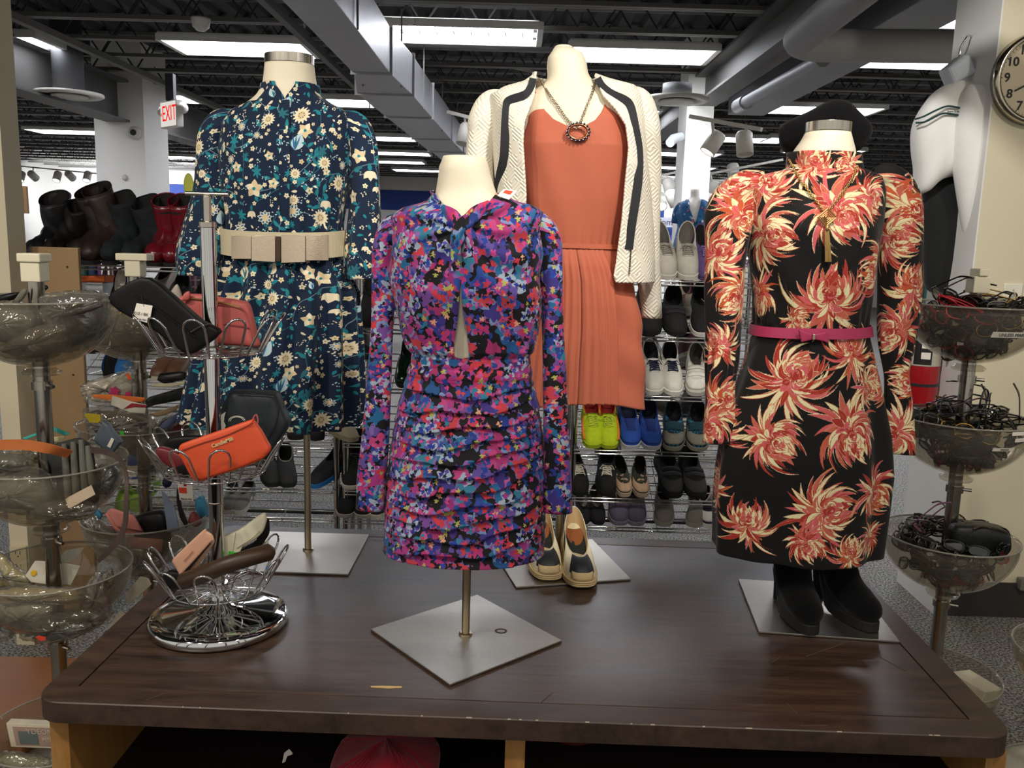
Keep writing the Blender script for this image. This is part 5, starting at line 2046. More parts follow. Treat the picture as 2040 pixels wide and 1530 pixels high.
def shoe(t, Ln=.27, W=.092, H=.08, upper='#888', sole='#ddd', lining=DK, lace=None, kind='cloth', o0=.44, heel=0., um=None, toe=None, band=None, stripe=None, tongue=None, strap=None, swoosh=None, tab=None, ow=.35, holes=5):
    """shoe with its toe at the origin, heel toward +y, standing on z = 0"""
    n = 40
    outl, opn = [], []
    for j in range(n):
        a = 2 * PI * j / n
        s, c = math.sin(a), math.cos(a)          # a=0 : toe, pi : heel
        y = Ln / 2 * (1 - math.copysign(abs(c) ** .85, c))
        tt = y / Ln
        w = W / 2 * (abs(s) ** .62) * (1.0 - .22 * max(0, tt - .3) - .16 * math.exp(-((tt - .55) / .16) ** 2)) * math.copysign(1, s)
        w += .006 * math.sin(PI * tt)
        outl.append((w, y))
        oy = Ln * (o0 + .97) / 2 - Ln * (.97 - o0) / 2 * c
        ot = max(0., (oy / Ln - o0) / (.97 - o0))
        opn.append((W * ow * s * (.75 + .35 * ot) + .006 * math.sin(PI * oy / Ln), oy, H * (.78 + .34 * ot ** 1.5 - .16 * math.sin(PI * ot))))
    sh = .018 + heel * 0

    def lift(y):
        return heel * max(0, (y / Ln - .35) / .65) ** 1.1
    S_ = MB()
    v0 = [Vector((x * 1.05, (y - Ln / 2) * 1.03 + Ln / 2, 0 if not heel else 0)) for x, y in outl]
    v1 = [Vector((x * 1.05, (y - Ln / 2) * 1.03 + Ln / 2, sh + lift(y))) for x, y in outl]
    S_.grid([v0, v1], True, True)
    so = S_.build('sole', cmat(sole, 'gloss' if kind == 'gloss' else 'cloth'), t)
    rows = []
    for i in range(11):
        k = i / 10
        h, zf = 1 - math.cos(k * PI / 2), math.sin(k * PI / 2)
        rows.append([Vector((outl[j][0] + (opn[j][0] - outl[j][0]) * h, outl[j][1] + (opn[j][1] - outl[j][1]) * h, sh * .7 + lift(outl[j][1]) + (opn[j][2] + lift(opn[j][1]) - sh * .7 - lift(outl[j][1])) * zf)) for j in range(n)])
    um_ = um or cmat(upper, kind)
    MB().grid(rows, True).build('upper', um_, t, smooth=True)
    rim = [Vector(p) + Vector((0, 0, lift(p[1]))) for p in opn]
    inn = [[p.copy() for p in rim], [Vector((p.x * .86, p.y, p.z - .02)) for p in rim], [Vector((p.x * .8, p.y, sh + .012 + lift(p.y))) for p in rim], [Vector((0.006, Ln * .72, sh + .012 + lift(Ln * .72))) + Vector((p.x * .02, 0, 0)) for p in rim]]
    MB().grid(inn, True).build('lining', cmat(lining), t, smooth=True)
    MB().tube(rim, .0026, 6, True).build('collar', cmat(tab) if tab else um_, t, smooth=True)

    def top(x, y):
        h = max(0, min(1, y / (opn[0][1])))
        z = sh * .7 + (opn[0][2] - sh * .7) * math.sqrt(max(0, 1 - (1 - h) ** 2))
        return Vector((x + .004, y, z - abs(x) * abs(x) * 7 + lift(y)))
    yo = opn[0][1]
    if tongue or lace:
        rows = []
        for i in range(8):
            y = yo * (.5 + .62 * i / 7)
            zz = top(0, min(y, yo)).z + .003 + max(0, y - yo) * .35
            w = W * .17 * (1 + .3 * i / 7)
            rows.append([Vector((.004 + w * q, y, zz - abs(q) * .003)) for q in (-1, -.5, 0, .5, 1)] + [Vector((.004 + w * q, y, zz - .004 - abs(q) * .003)) for q in (1, .5, 0, -.5, -1)])
        MB().grid(rows, True, True).build('tongue', cmat(tongue or upper), t, smooth=True)
    if lace:
        mb = MB()
        for i in range(holes):
            y = yo * (.55 + .42 * i / (holes - 1))
            w = W * .2
            a, b = top(-w, y), top(w, y + yo * .02)
            m_ = top(0, y)
            for p in (a, b, m_):
                p.z += .006
            mb.tube([a, m_, b], .0022, 5)
            if i < holes - 1:
                b2 = top(w, y + yo * .42 / (holes - 1))
                b2.z += .007
                mb.tube([a + Vector((0, 0, .001)), m_ + Vector((0, .006, .002)), b2], .0022, 5)
        kx = top(0, yo * .93)
        kx.z += .009
        for s in (-1, 1):
            mb.tube([kx + Vector(q) for q in ((0, 0, 0), (s * .018, -.004, .007), (s * .03, -.018, -.004), (s * .014, -.016, .0), (0, 0, 0))], .0018, 5)
            mb.tube([kx + Vector(q) for q in ((0, 0, 0), (s * .012, -.02, .006), (s * .02, -.05, -.012))], .0018, 5)
        mb.build('laces', cmat(lace) if lace != 'w' else M_LACEW, t, smooth=True)
    if toe:
        rows = []
        for i in range(1, 7):
            k = .1 + .5 * i / 6
            h, zf = 1 - math.cos(k * PI / 2), math.sin(k * PI / 2)
            r_ = []
            for j in list(range(n - 8, n)) + list(range(0, 9)):
                o_ = outl[j]
                r_.append(Vector(((o_[0] + (opn[j][0] - o_[0]) * h) * 1.02, o_[1] + (opn[j][1] - o_[1]) * h - .002, sh * .7 + (opn[j][2] - sh * .7) * zf + .0015)))
            rows.append(r_)
        MB().grid(rows).build('toe_cap', cmat(toe), t, smooth=True, solid=.001)
    if stripe:
        for s in (-1, 1):
            P = []
            for k, j in ((.15, 4), (.3, 6), (.5, 8), (.8, 9)):
                jj = j if s > 0 else n - j
                h, zf = 1 - math.cos(k * PI / 2), math.sin(k * PI / 2)
                o_ = outl[jj]
                P.append(Vector((o_[0] + (opn[jj][0] - o_[0]) * h + s * .002, o_[1] + (opn[jj][1] - o_[1]) * h, sh * .7 + (opn[jj][2] - sh * .7) * zf + .002)))
            MB().tube([Vector(q) for q in smooth_path([tuple(p) for p in P], 12)], [.004, .005, .006, .006, .006, .006, .005, .005, .004, .004, .003, .002], 6).build('side_stripe', cmat(stripe), t, smooth=True)
    if strap:
        for i, (f, c_) in enumerate(strap):
            y = yo * f
            rows = []
            for yy in (y - .011, y + .011):
                rows.append([top(W * q, yy) + Vector((0, 0, .0045)) for q in (-.4, -.3, -.15, 0, .15, .3, .4)])
            MB().grid(rows).build('strap', cmat(c_), t, smooth=True, solid=.003)
    if swoosh:
        pts = [(-.012, .1), (.004, .075), (.03, .03), (.012, .055), (.0, .075), (-.008, .095)]
        o = MB().prism([(x, y) for x, y in pts][::-1], .0015, None, 0)
        o.v = [(x + .012, Ln * .25 + y, top(x + .012, Ln * .25 + y).z + z + .003) for x, y, z in o.v]
        o.build('logo', cmat(swoosh), t)


NSH = [0]


def pair(xs, ypx, k, desc, tilt=.45, rz=(.0, .0), Ln=None, dz=0., lab=None, mir=True, name='shoe', cat='shoe', dy=0., **kw):
    """one or two shoes on shelf k at photo columns xs"""
    first = None
    args = dict(kw)
    if Ln:
        args['Ln'] = Ln
    for i, px in enumerate(xs):
        p = aty(px, ypx, YR + dy)
        p.z = ZS[k] + .009 + dz + (dy * math.tan(RT) if dy > 0 else 0)
        side = ('left shoe of the ' if i == 0 else 'right shoe of the ') if len(xs) > 1 else ''
        label = side + desc
        m = TR((p.x, p.y, p.z), (tilt, 0, rz[i % 2] + (0 if len(xs) > 1 else 0)), (-1 if (i and mir) else 1, 1, 1))
        if first is None:
            t = thing(name, label, cat, (0, 0, 0), desc if len(xs) > 1 else None)
            shoe(t, **args)
            t.matrix_basis = m
            first = t
        else:
            dup(first, m, label)
    return first


# right rack, from the top shelf down
pair((1329, 1372), 556, 5, 'pale grey running shoes on the top shelf beside the jacket sleeve', 0.50, (.1, -.1), .27, upper='#b3aea4', sole='#cfcabf', lace='#8b867d', lining='#6a665e', tongue='#a8a399', W=.1, H=.1)
pair((1302,), 556, 5, 'dark navy shoe half hidden by the jacket sleeve on the top shelf', 0.48, (0, 0), upper='#1c2233', sole='#20242c', H=.095)
pair((1408, 1450), 558, 5, 'purple running shoes on the top shelf beside the chrysanthemum sleeve', 0.48, (0, 0), upper='#5a4478', sole='#4b3a66', lace='#7a66a0', H=.095)
pair((1297, 1349), 669, 4, 'plain black trainers with padded straps on the second shelf', 0.46, (.05, -.05), .255, upper='#121214', sole='#0d0d0f', strap=((.75, '#1a1a1d'), (.98, '#1a1a1d')), lining='#0c0c0d', W=.1)
t = pair((1398,), 671, 4, 'black trainer with white curved tick and white sole edge on the second shelf', 0.50, (-.12, 0), .27, upper='#0e0e10', sole='#d9d6cf', swoosh='#e6e3dc', lining='#0b0b0c', W=.1)
text_mesh('lettering', 'AIR', .022, cmat('#e6e3dc'), Matrix.Translation((.022, .1, .092)) @ Matrix.Rotation(-PI / 2, 4, 'Z') @ Matrix.Rotation(.5, 4, 'X'), None, .0004).parent = t
pair((1303, 1343), 786, 3, 'white leather shoes with navy laces', 0.47, (.02, -.02), .25, upper='#d9d6cc', sole='#e2e0d8', lace='#1d2440', lining='#15151a', kind='leather', W=.094, H=.09, o0=.5)
t = pair((1386, 1418), 786, 3, 'white and black strapped cycling shoes with grey collars', 0.47, (-.14, -.14), .25, upper='#d5d3cb', sole='#c9c7bf', lining='#4b463d', strap=((.6, '#e2e0d8'), (.96, '#cfccc2')), tab='#b9b2a2', toe='#e2e0d8', band=1, kind='leather', W=.095)
text_mesh('lettering', 'SIDI', .02, cmat('#1a1a1c'), Matrix.Translation((.004, .118, .084)), None, .0004).parent = t
pair((1181, 1214), 889, 2, 'acid yellow football boots with orange flashes and red lining', 0.48, (.03, -.03), .235, upper='#c8e020', sole='#b5c81e', lace='#d3e548', lining='#8a1414', tab='#e2502a', stripe='#ef8a2a', W=.092, o0=.52)
pair((1257, 1300), 887, 2, 'royal blue trainers with white sole edge', 0.47, (.05, -.03), .225, upper='#23489a', sole='#c4c8cc', lining='#0e1630', tongue='#1d3478', toe='#2450a8', tab='#1a2c66', W=.094)
pair((1340, 1392), 890, 2, 'teal and black patterned sports sandals with grey toe caps', 0.46, (-.12, -.14), .225, um=camo('teal camouflage', ['#0d1720', '#1b5f7a', '#10222e', '#2a7f9a']), sole='#8d8a7c', toe='#8d8a7c', lining='#0b1014', strap=((.7, '#16414f'), (.92, '#16414f')), W=.096)
pair((1156, 1209), 991, 1, 'black canvas shoes with loose white laces', 0.41, (.2, -.1), .255, upper='#0f0f11', sole='#0c0c0d', lace='w', lining='#0b0b0c', W=.09, H=.08)
pair((1244, 1279), 994, 1, 'small camouflage slip-ons with tan panels', 0.39, (.1, -.05), .2, um=camo('green tan camouflage', ['#20261a', '#39402a', '#15140f', '#b5967c']), sole='#b9a58c', lining='#1a140f', toe='#bfa083', W=.072, H=.06, o0=.42)
pair((1342, 1391), 997, 1, 'black trainers with charcoal toe bands', 0.43, (.1, .06), .26, upper='#121214', sole='#0b0b0c', toe='#3b3a38', lining='#0c0c0d', strap=((.7, '#1c1c1e'), (.95, '#1c1c1e')), W=.1)
pair((1160, 1192), 1066, 0, 'low black ballet flats at the bottom beside the cream wedge shoe', 0.38, (0, 0), .2, upper='#121114', sole='#101010', lining='#7d766b', W=.07, H=.05, o0=.3)
pair((1233, 1266), 1072, 0, 'mauve grey trainers just above the table edge', 0.41, (.02, -.1), .22, upper='#5d5568', sole='#8c8590', lining='#3b3542', tongue='#6a6274', tab='#7a7184', W=.094)
pair((1320, 1379), 1073, 0, 'grey shoes with pale pink collars just above the table edge', 0.30, (-.1, -.5), .2, upper='#7d7a72', sole='#9a968c', lining='#3a2422', tab='#d2b5b0', W=.085)
pair((1412,), 1082, 0, 'navy shoe with white front at the hem of the chrysanthemum dress', 0.34, (.2, 0), .2, upper='#171c30', sole='#d5d2cc', toe='#cfccc6', W=.085)
# middle rack, seen between the navy and violet dresses
pair((735,), 648, 4, 'black trainer with broad white stripe seen between the two dresses', 0.46, (.1, 0), .27, upper='#0d0d0f', sole='#151517', stripe='#dcd8cf', W=.1)
pair((806,), 760, 3, 'black shoe with green sequins seen beside the violet waist', 0.46, (0, 0), .26, um=mat('green sequins', '#0f2a1c', .15, .6, var=.9, vs=220), sole='#0c0c0d', W=.1)
pair((706,), 871, 2, 'cream loafer left of the violet sleeve', 0.19, (.9, 0), .25, upper='#a79d88', sole='#8f866f', lining='#6a1d1a', W=.09)
pair((698,), 972, 1, 'large black shoe with white sole edge left of the violet sleeve', 0.46, (0, 0), .28, upper='#101216', sole='#d0cbc0', lining='#2b0f0f', lace='#17181c', W=.105)
pair((687, 722), 1064, 0, 'black velvet shoes above the table edge left of the violet cuff', 0.48, (0, -.1), .24, upper='#0d0d10', sole='#b5b0a4', lining='#08080a', W=.1, H=.085)
pair((745,), 1066, 0, 'black slipper with pale sole at the violet cuff', 0.34, (-.4, 0), .24, upper='#111113', sole='#b8b2a6', W=.09)
# left rack
pair((221,), 740, 3, 'black and blue trainer beside the left tower pole', 0.41, (.2, 0), .25, upper='#17191d', sole='#2a2c30', stripe='#2a66a8', W=.09)
pair((241,), 738, 3, 'bright blue trainer with black U shaped strap', 0.50, (0, 0), .24, upper='#2467a6', sole='#1b4c80', tongue='#15161a', tab='#15161a', lining='#0d0d10', W=.098)
pair((270,), 735, 3, 'small blue and black shoe leaning behind the second tower pole', 0.29, (.6, 0), .2, upper='#2e6ea8', sole='#15161a', W=.08)
pair((311, 342), 743, 3, 'brown leather loafers on the left rack', 0.26, (.05, -.05), .24, upper='#6b4a36', sole='#d0c8b8', lining='#15100c', kind='leather', W=.085, H=.075)
pair((588, 633), 867, 2, 'black lace-ups under the hem of the navy dress', 0.29, (.1, .5), .25, upper='#15151a', sole='#101012', lace='#2a2a2e', tab='#7a7468', W=.09)
pair((268,), 955, 1, 'blue and white trainer beside the orange strap', 0.34, (.5, 0), .24, upper='#1f48a0', sole='#d8d6d0', toe='#dcdad4', W=.09)
pair((545, 575), 968, 1, 'dark grey trainers with pale collars behind the navy dress pole', 0.26, (.5, .3), .23, upper='#2a2b2d', sole='#1a1a1b', lining='#101010', tab='#9a9486', W=.085)
pair((622,), 960, 1, 'black shoe on bright blue sole behind the navy dress pole', 0.34, (-.5, 0), .24, upper='#1d1f24', sole='#1f6fb8', W=.09)
pair((241, 272), 1030, 0, 'lime green trainers behind the orange strap', 0.36, (.0, -.05), .2, upper='#7fa03c', sole='#8ab043', lining='#0e0f0c', tab='#161810', W=.08, dz=.0)
pair((455, 475), 1052, 0, 'grey slippers low on the left rack behind the chrome stand', 0.24, (.2, 0), .2, upper='#6f6d68', sole='#bdb8ac', lining='#141414', W=.07, H=.05)

# second row behind, half hidden
YB2 = .62
cols = ['#17181c', '#3b2a24', '#7a4a52', '#8c8478', '#1d2a44', '#222', '#5a3440', '#b0a694', '#2a2f36', '#101012', '#6e6a62', '#402028']
proto = {}
rr = random.Random(21)
ORD = 'first second third fourth fifth sixth seventh eighth'.split()
places = [(1255, 2), (1290, 2), (1335, 2), (1372, 2), (1190, 2), (1312, 3), (1338, 3), (1372, 3), (1400, 3), (1300, 4), (1338, 4), (1366, 4), (1396, 4), (1205, 1), (1235, 1), (1362, 1), (1392, 1), (205, 4), (232, 4), (185, 3), (700, 4), (728, 3), (560, 2), (300, 4)]
for i, (px, k) in enumerate(places):
    c = cols[(i * 5) % len(cols)]
    p = aty(px, 700, YR + YB2)
    z = ZS[k] + .02
    lab = 'dark shoe in the back row seen through shelf %s' % ('one two three four five six'.split()[5 - k])
    lab = '%s shoe half hidden in the back row, %s from left on %s shelf' % ({'#8c8478': 'grey', '#b0a694': 'cream', '#7a4a52': 'rose', '#5a3440': 'plum', '#6e6a62': 'grey', '#3b2a24': 'brown', '#402028': 'maroon'}.get(c, 'dark'), ORD[sorted(q[0] for q in places if q[1] == k).index(px)], ['bottom', 'fifth', 'fourth', 'third', 'second', 'top'][k])
    m = TR((p.x, p.y, z), (.4, 0, rr.uniform(-.4, .4) + (PI if i % 3 == 0 else 0)))
    if c not in proto:
        t = thing('shoe', lab, 'shoe', (0, 0, 0), 'shoes in the row behind')
        shoe(t, upper=c, sole='#2a2826' if i % 2 else '#b8b2a6', kind='leather' if i % 2 else 'cloth', heel=.03 * (i % 2))
        t.matrix_basis = m
        proto[c] = t
    else:
        dup(proto[c], m, lab)


def back_rack(x0, x1, lab):
    t = thing('shoe_rack', lab, 'shoe rack', ((x0 + x1) / 2, YR + .8, 0))
    for x in (x0, x1):
        MB().tube([(x, YR + YB2 + .3, 0), (x, YR + YB2 + .3, 1.5)], .0125, 10).build('post', M_CHROME, t, smooth=True)
    for z in ZS[:5]:
        mb = MB()
        for i in range(6):
            mb.tube([(x0, YR + YB2 - .02 + .06 * i, z + .005 + .03 * i), (x1, YR + YB2 - .02 + .06 * i, z + .005 + .03 * i)], .003, 6)
        mb.build('wire_shelf', M_CHROME, t, smooth=True)


back_rack(xr0 + .02, xr0 + .9, 'second chrome rack standing behind the right shoe rack')
back_rack(xm - 1.2, xm - .02, 'second chrome rack standing behind the left shoe rack')

# ------------------------------------------------------------------ boots along the top shelf


def tall_boot(name, label, pxs, yft, h, col, lean=0., kind='leather', w=.05, cut=.85, dy=.03, yaw=0., crumple=0., group=None, k=5, lining='#1a1414'):
    p = aty(pxs, yft, YR + dy)
    t = thing(name, label, 'boot', (0, 0, 0), group)
    zb = .012
    path = [(lean * h, .12, h), (lean * h * .6, .125, h * .66), (lean * h * .25, .13, h * .4), (0, .125, .105), (0, .08, .068), (0, .02, .05), (0, -.04, .044), (0, -.072, .038), (0, -.084, .034)]
    rad = [w * 1.12, w, w * .9, w * .86, .046, .042, .041, .024, .002]
    S = smooth_path(path, 40)
    Rr = np.interp(np.linspace(0, 1, 40), np.linspace(0, 1, 9), rad)
    rows = []
    r = random.Random(sum(map(ord, label)))
    ph = r.random() * 6
    for i in range(40):
        a, b = Vector(S[max(i - 1, 0)]), Vector(S[min(i + 1, 39)])
        tn = (b - a).normalized()
        bn = tn.cross(Vector((1, 0, 0))).normalized()
        row = []
        for j in range(28):
            q = 2 * PI * j / 28
            rr_ = Rr[i] * (1 + crumple * math.sin(4 * q + i * .5 + ph) * math.sin(i * .55 + ph))
            v = Vector(S[i]) + Vector((1, 0, 0)) * rr_ * math.cos(q) * (1 + .0) + bn * rr_ * math.sin(q)
            if i < 9:      # slanted opening
                v.z += (.5 - i / 18) * w * cut * (-(v.y - .12) / w) * -1
            v.z = max(v.z, zb)
            row.append(v)
        rows.append(row)
    m = cmat(col, kind)
    MB().grid(rows[::-1], True).build('upper', m, t, smooth=True, solid=.002)
    inn = [rows[0], [v * .97 + Vector((lean * h * .02, .12 * .03, -.02)) for v in rows[0]], [Vector((S[8][0], S[8][1], S[8][2])) + (v - Vector(S[0])) * .5 for v in rows[0]]]
    MB().grid(inn, True, False).build('lining', cmat(lining), t, smooth=True)
    MB().tube(rows[0], .003, 6, True).build('top_edge', m, t, smooth=True)
    out = [Vector((.043 * math.copysign(abs(math.cos(q)) ** .7, math.cos(q)), .045 + .135 * math.sin(q), 0)) for q in (2 * PI * j / 28 for j in range(28))]
    MB().grid([out, [v + Vector((0, 0, .014)) for v in out]], True, True).build('sole', cmat('#181416'), t)
    t.matrix_basis = TR((p.x, p.y + .07, ZS[k] + .012), (.12, 0, yaw))
    return t


tall_boot('boot', 'left one of the pair of glossy maroon rain boots on the top shelf', 303, 530, .235, '#6d1220', .02, 'gloss', .044, group='maroon rain boots', yaw=.1)
tall_boot('boot', 'right one of the pair of glossy maroon rain boots on the top shelf', 338, 532, .235, '#6d1220', -.02, 'gloss', .044, group='maroon rain boots', yaw=.05)
tall_boot('boot', 'left one of the tall mottled brown boots on the top shelf', 152, 535, .26, '#2c2220', -.12, 'leather', .048, crumple=.06, group='mottled brown boots', yaw=-.2)
tall_boot('boot', 'right one of the tall mottled brown boots on the top shelf', 182, 538, .27, '#2f211c', -.2, 'leather', .05, crumple=.06, group='mottled brown boots', yaw=-.15)
tall_boot('boot', 'left one of the dark green black furry boots on the top shelf', 217, 528, .24, '#121d20', -.05, 'cloth', .046, crumple=.09, group='dark green black boots')
tall_boot('boot', 'right one of the dark green black furry boots on the top shelf', 262, 530, .225, '#101a1d', -.12, 'cloth', .05, crumple=.09, group='dark green black boots', yaw=-.2)
tall_boot('boot', 'left one of the small pink rain boots behind the dark green boots', 227, 500, .2, '#c4586a', 0, 'gloss', .034, dy=.25, group='pink rain boots', lining='#e7a9a0')
tall_boot('boot', 'right one of the small pink rain boots behind the dark green boots', 243, 500, .2, '#c4586a', 0, 'gloss', .034, dy=.25, group='pink rain boots', lining='#e7a9a0')
tall_boot('boot', 'floppy black boot at the left end of the top shelf', 66, 520, .23, '#16161a', .05, 'leather', .05, crumple=.1)
tall_boot('boot', 'purple rain boot behind the floppy black boot', 72, 500, .24, '#5a2a86', .1, 'gloss', .042, dy=.28)
tall_boot('boot', 'slouched dark brown boot leaning right of the floppy black boot', 100, 528, .21, '#1f1b17', .25, 'leather', .052, crumple=.14)
tall_boot('boot', 'black ankle boot right of the maroon rain boots', 370, 530, .17, '#121316', -.15, 'leather', .05, crumple=.05)
tall_boot('boot', 'deep pink rain boot glimpsed behind the chrome stand pole', 446, 520, .21, '#a5304e', 0, 'gloss', .046)
tall_boot('boot', 'small red boot behind the mottled brown boots', 195, 480, .13, '#c8394a', .2, 'gloss', .036, dy=.3)

# odds and ends on the second shelf of the left rack
p = aty(178, 546, YR + .1)
t = thing('shoe_box', 'orange and white carton on the second shelf of the left rack', 'box', p)
MB().box((p.x, YR + .16, ZS[4] + .1), (.1, .12, .09)).build('box', cmat('#d8dde2'), t, bev=.002)
MB().box((p.x + .012, YR + .16, ZS[4] + .158), (.09, .12, .025)).build('lid', cmat('#d8662c'), t, bev=.002)
pair((222, 246), 618, 4, 'black high heels with white insides on the left rack', .6, (.1, -.1), .22, upper='#101012', sole='#15151a', lining='#ddd9d0', kind='gloss', W=.07)
pair((345, 385), 625, 4, 'black suede flats with yellow flowers behind the coral purse', .5, (.1, -.1), .23, upper='#0e0e10', sole='#141414', toe='#7d8038', W=.085)
# ------------------------------------------------------------------ towers of clear bowls
M_ACR = clear_mat('clear acrylic bowl', '#f2f0ea', .93, .05, bodyf=.07, body='#d8d4c8')
M_RIM = clear_mat('acrylic rim', '#f2f0ea', .8, .08, bodyf=.3, body='#e6e2d6')
M_BAG = clear_mat('crinkled clear bag', '#f3f1ea', .85, .14, body='#d9d6cc', bodyf=.13, bump=.8, bs=34, ior=2.2)
M_LENS = clear_mat('spectacle lens', '#e8eae6', .9, .05, ior=1.6)
M_WCAP = mat('cream plastic cap', '#e8e0c4', .5, var=.02)
M_POLE2 = mat('scuffed chrome tube', '#b3aea2', .22, 1., var=.2, vs=4, stretch=(60, 60, 2))
M_CLAMP = mat('clear grey socket', '#bdb9ad', .25, var=.05)


class Tower:
    def __init__(s, label, Y, px0, rims, cap_w, cap_h, topy, R_=.2, D=.175, zbase=0.):
        x = np.mean([aty(px, py, Y).x for px, py in rims])
        s.x, s.Y, s.R, s.D = float(x), Y, R_, D
        s.z = [aty(px, py, Y).z for px, py in rims]
        t = s.t = thing('bowl_tower', label, 'display stand', (s.x, Y, 0))
        zt = aty(px0, topy, Y).z
        MB().tube([(s.x, Y, .0265), (s.x, Y, zt)], .0205, 24).build('pole', M_POLE2, t, smooth=True)
        MB().lathe([(.0001, 0), (.2, 0), (.2, .012), (.06, .022), (.03, .026), (.0001, .026)], (s.x, Y, .0005), 40).build('base', M_CLAMP, t, smooth=False)
        mb = MB()
        mb.box((s.x, Y, zt + .0085), (.05, .05, .05))
        mb.box((s.x, Y, zt + .034 + cap_h / 2), (cap_w, .06, cap_h))
        mb.build('cap', M_WCAP, t, bev=.003)
        for z in s.z:
            prof = []
            n = 18
            for i in range(n + 1):
                a = math.asin(.024 / R_) + (PI / 2 - math.asin(.024 / R_)) * i / n
                prof.append((R_ * math.sin(a), z - D * math.cos(a)))
            inn = [(r - .0035 if r > .05 else r, q + .0035 if i < n else q) for i, (r, q) in enumerate(prof)][::-1]
            full = prof + [(R_ + .002, z), (R_ + .002, z + .003), (R_ - .0035, z + .003)] + inn[1:]
            full.append(full[0])
            b = MB().lathe(full, (s.x, Y, 0), 56).build('bowl', M_ACR, t, smooth=True)
            MB().tube([(s.x + (R_ - .0005) * math.cos(q), Y + (R_ - .0005) * math.sin(q), z + .002) for q in (2 * PI * i / 64 for i in range(64))], .0028, 8, True).build('rim', M_RIM, b, smooth=True)
            MB().lathe([(.0215, -.006), (.046, -.004), (.05, .004), (.034, .014), (.0215, .014)], (s.x, Y, z - D - .018), 28).build('socket', M_ACR, b, smooth=True)
            zc = z - D - .05
            mb = MB().lathe([(.0212, -.011), (.026, -.011), (.026, .011), (.0212, .011), (.0212, -.011)], (s.x, Y, zc), 24)
            mb.tube([(s.x + .02, Y - .012, zc), (s.x + .042, Y - .022, zc)], .005, 8)
            mb.build('clamp_ring', M_POLE2, b, smooth=False)

    def depth(s, z, k):
        """inner radius of bowl k at height z"""
        q = max(0, min(1, (s.z[k] - z) / (s.D - .004)))
        return (s.R - .006) * math.sqrt(max(0, 1 - q * q))


TA = Tower('tower of four clear bowls of bags and gloves at the far left', 2.26, 64, [(73, 596), (91, 916), (108, 1130), (126, 1447)], .06, .022, 548)
TB = Tower('second tower of clear bowls of packets behind the far left tower', 2.8, 264, [(268, 610), (282, 842), (297, 1026)], .1, .022, 540)
TC = Tower('tower of clear bowls full of spectacles right of the table', 2.64, 1935, [(1948, 608), (1924, 832), (1888, 1066), (1853, 1338)], .028, .022, 572)
TD = Tower('tower of clear bowls mostly cut off at the right edge', 2.3, 2180, [(2168, 1300), (2150, 1560)], .028, .022, 600)


# ---- spectacles
def glasses(name, label, m, mt, openb, group, loc=(0, 0, 0), w=.13, h=.036, rnd=.5):
    t = thing(name, label, 'glasses', (0, 0, 0), group)
    mb = MB()
    lens = MB()
    for s in (-1, 1):
        c = s * (w * .26)
        pts = []
        for j in range(22):
            a = 2 * PI * j / 22
            x, z = math.cos(a), math.sin(a)
            e = 1 - .35 * rnd
            pts.append(Vector((c + w * .21 * math.copysign(abs(x) ** e, x), .004 * (abs(c + w * .2 * x) / (w / 2)) ** 2, h / 2 * math.copysign(abs(z) ** e, z))))
        mb.tube(pts, .0027, 6, True)
        lens.add([p * 1 for p in pts], [tuple(range(22))])
    mb.tube([(-w * .055, 0, h * .18), (0, -.003, h * .28), (w * .055, 0, h * .18)], .002, 6)
    for s in (-1, 1):
        mb.tube([(s * w * .46, .004, h * .25), (s * w * .5, .008, h * .27)], .0028, 6)
    mb.build('frame', m, t, smooth=True)
    lens.build('lenses', M_LENS, t, solid=.0012)
    for s in (-1, 1):
        if openb:
            P = [(s * w * .5, .008, h * .27), (s * w * .5, .06, h * .27), (s * w * .49, .1, h * .2), (s * w * .48, .132, -.012)]
        else:
            P = [(s * w * .49, .009, h * .26), (s * w * .1, .014 + .004 * s, h * .2), (-s * w * .25, .013 + .004 * s, h * .1), (-s * w * .42, .012 + .004 * s, -h * .35)]
        mb = MB().tube([Vector(q) for q in smooth_path(P, 10)], [.0022] * 6 + [.0028] * 4, 6)
        mb.build('temple', mt, t, smooth=True)
    return t


GC = [('black', '#121214'), ('black', '#16161a'), ('dark brown', '#2e1d14'), ('tortoiseshell', '#4a2c18'), ('grey metal', '#77736c'), ('plum', '#3e1d33'), ('red', '#b3202c'), ('gold metal', '#9a7b44')]
protos = {}
rr = random.Random(4)


def fill_glasses(T, k, n, where, seed, top_open=6):
    r = random.Random(seed)
    for i in range(n):
        ci = r.randrange(8) if i % 9 else 6
        if ci == 6 and r.random() < .7:
            ci = 0
        nm, c = GC[ci]
        op = i >= n - top_open
        key = (ci, op)
        f = (i + .5) / n
        z = T.z[k] - T.D * .86 + T.D * .98 * f ** .8
        rad = max(.01, T.depth(z - .015, k) - (.03 if not op else .07))
        a = r.uniform(0, 2 * PI)
        q = rad * math.sqrt(r.uniform(.2, 1))
        if q < .05:
            q = .05
        tilt = (r.uniform(-.6, .6) + (.0 if i % 3 else .9), r.uniform(-.4, .4), a + PI / 2 + r.uniform(-.4, .4)) if not op else (r.uniform(.1, .6), r.uniform(-.3, .3), a + PI / 2 + r.uniform(-.5, .5))
        m = TR((T.x + q * math.cos(a), T.Y + q * math.sin(a), z), tilt)
        label = '%s rimmed glasses in the pile in the %s bowl of the right spectacles tower' % (nm, where)
        grp = '%s glasses in the %s spectacles bowl' % (nm, where)
        if key not in protos:
            mm = mat('frame ' + c, c, .3, 1. if 'metal' in nm else 0., var=.25, vs=90)
            protos[key] = glasses('glasses', label, mm, mm, op, grp, rnd=r.random(), h=r.choice((.03, .036, .042)))
            protos[key].matrix_basis = m
        else:
            dup(protos[key], m, label, grp)


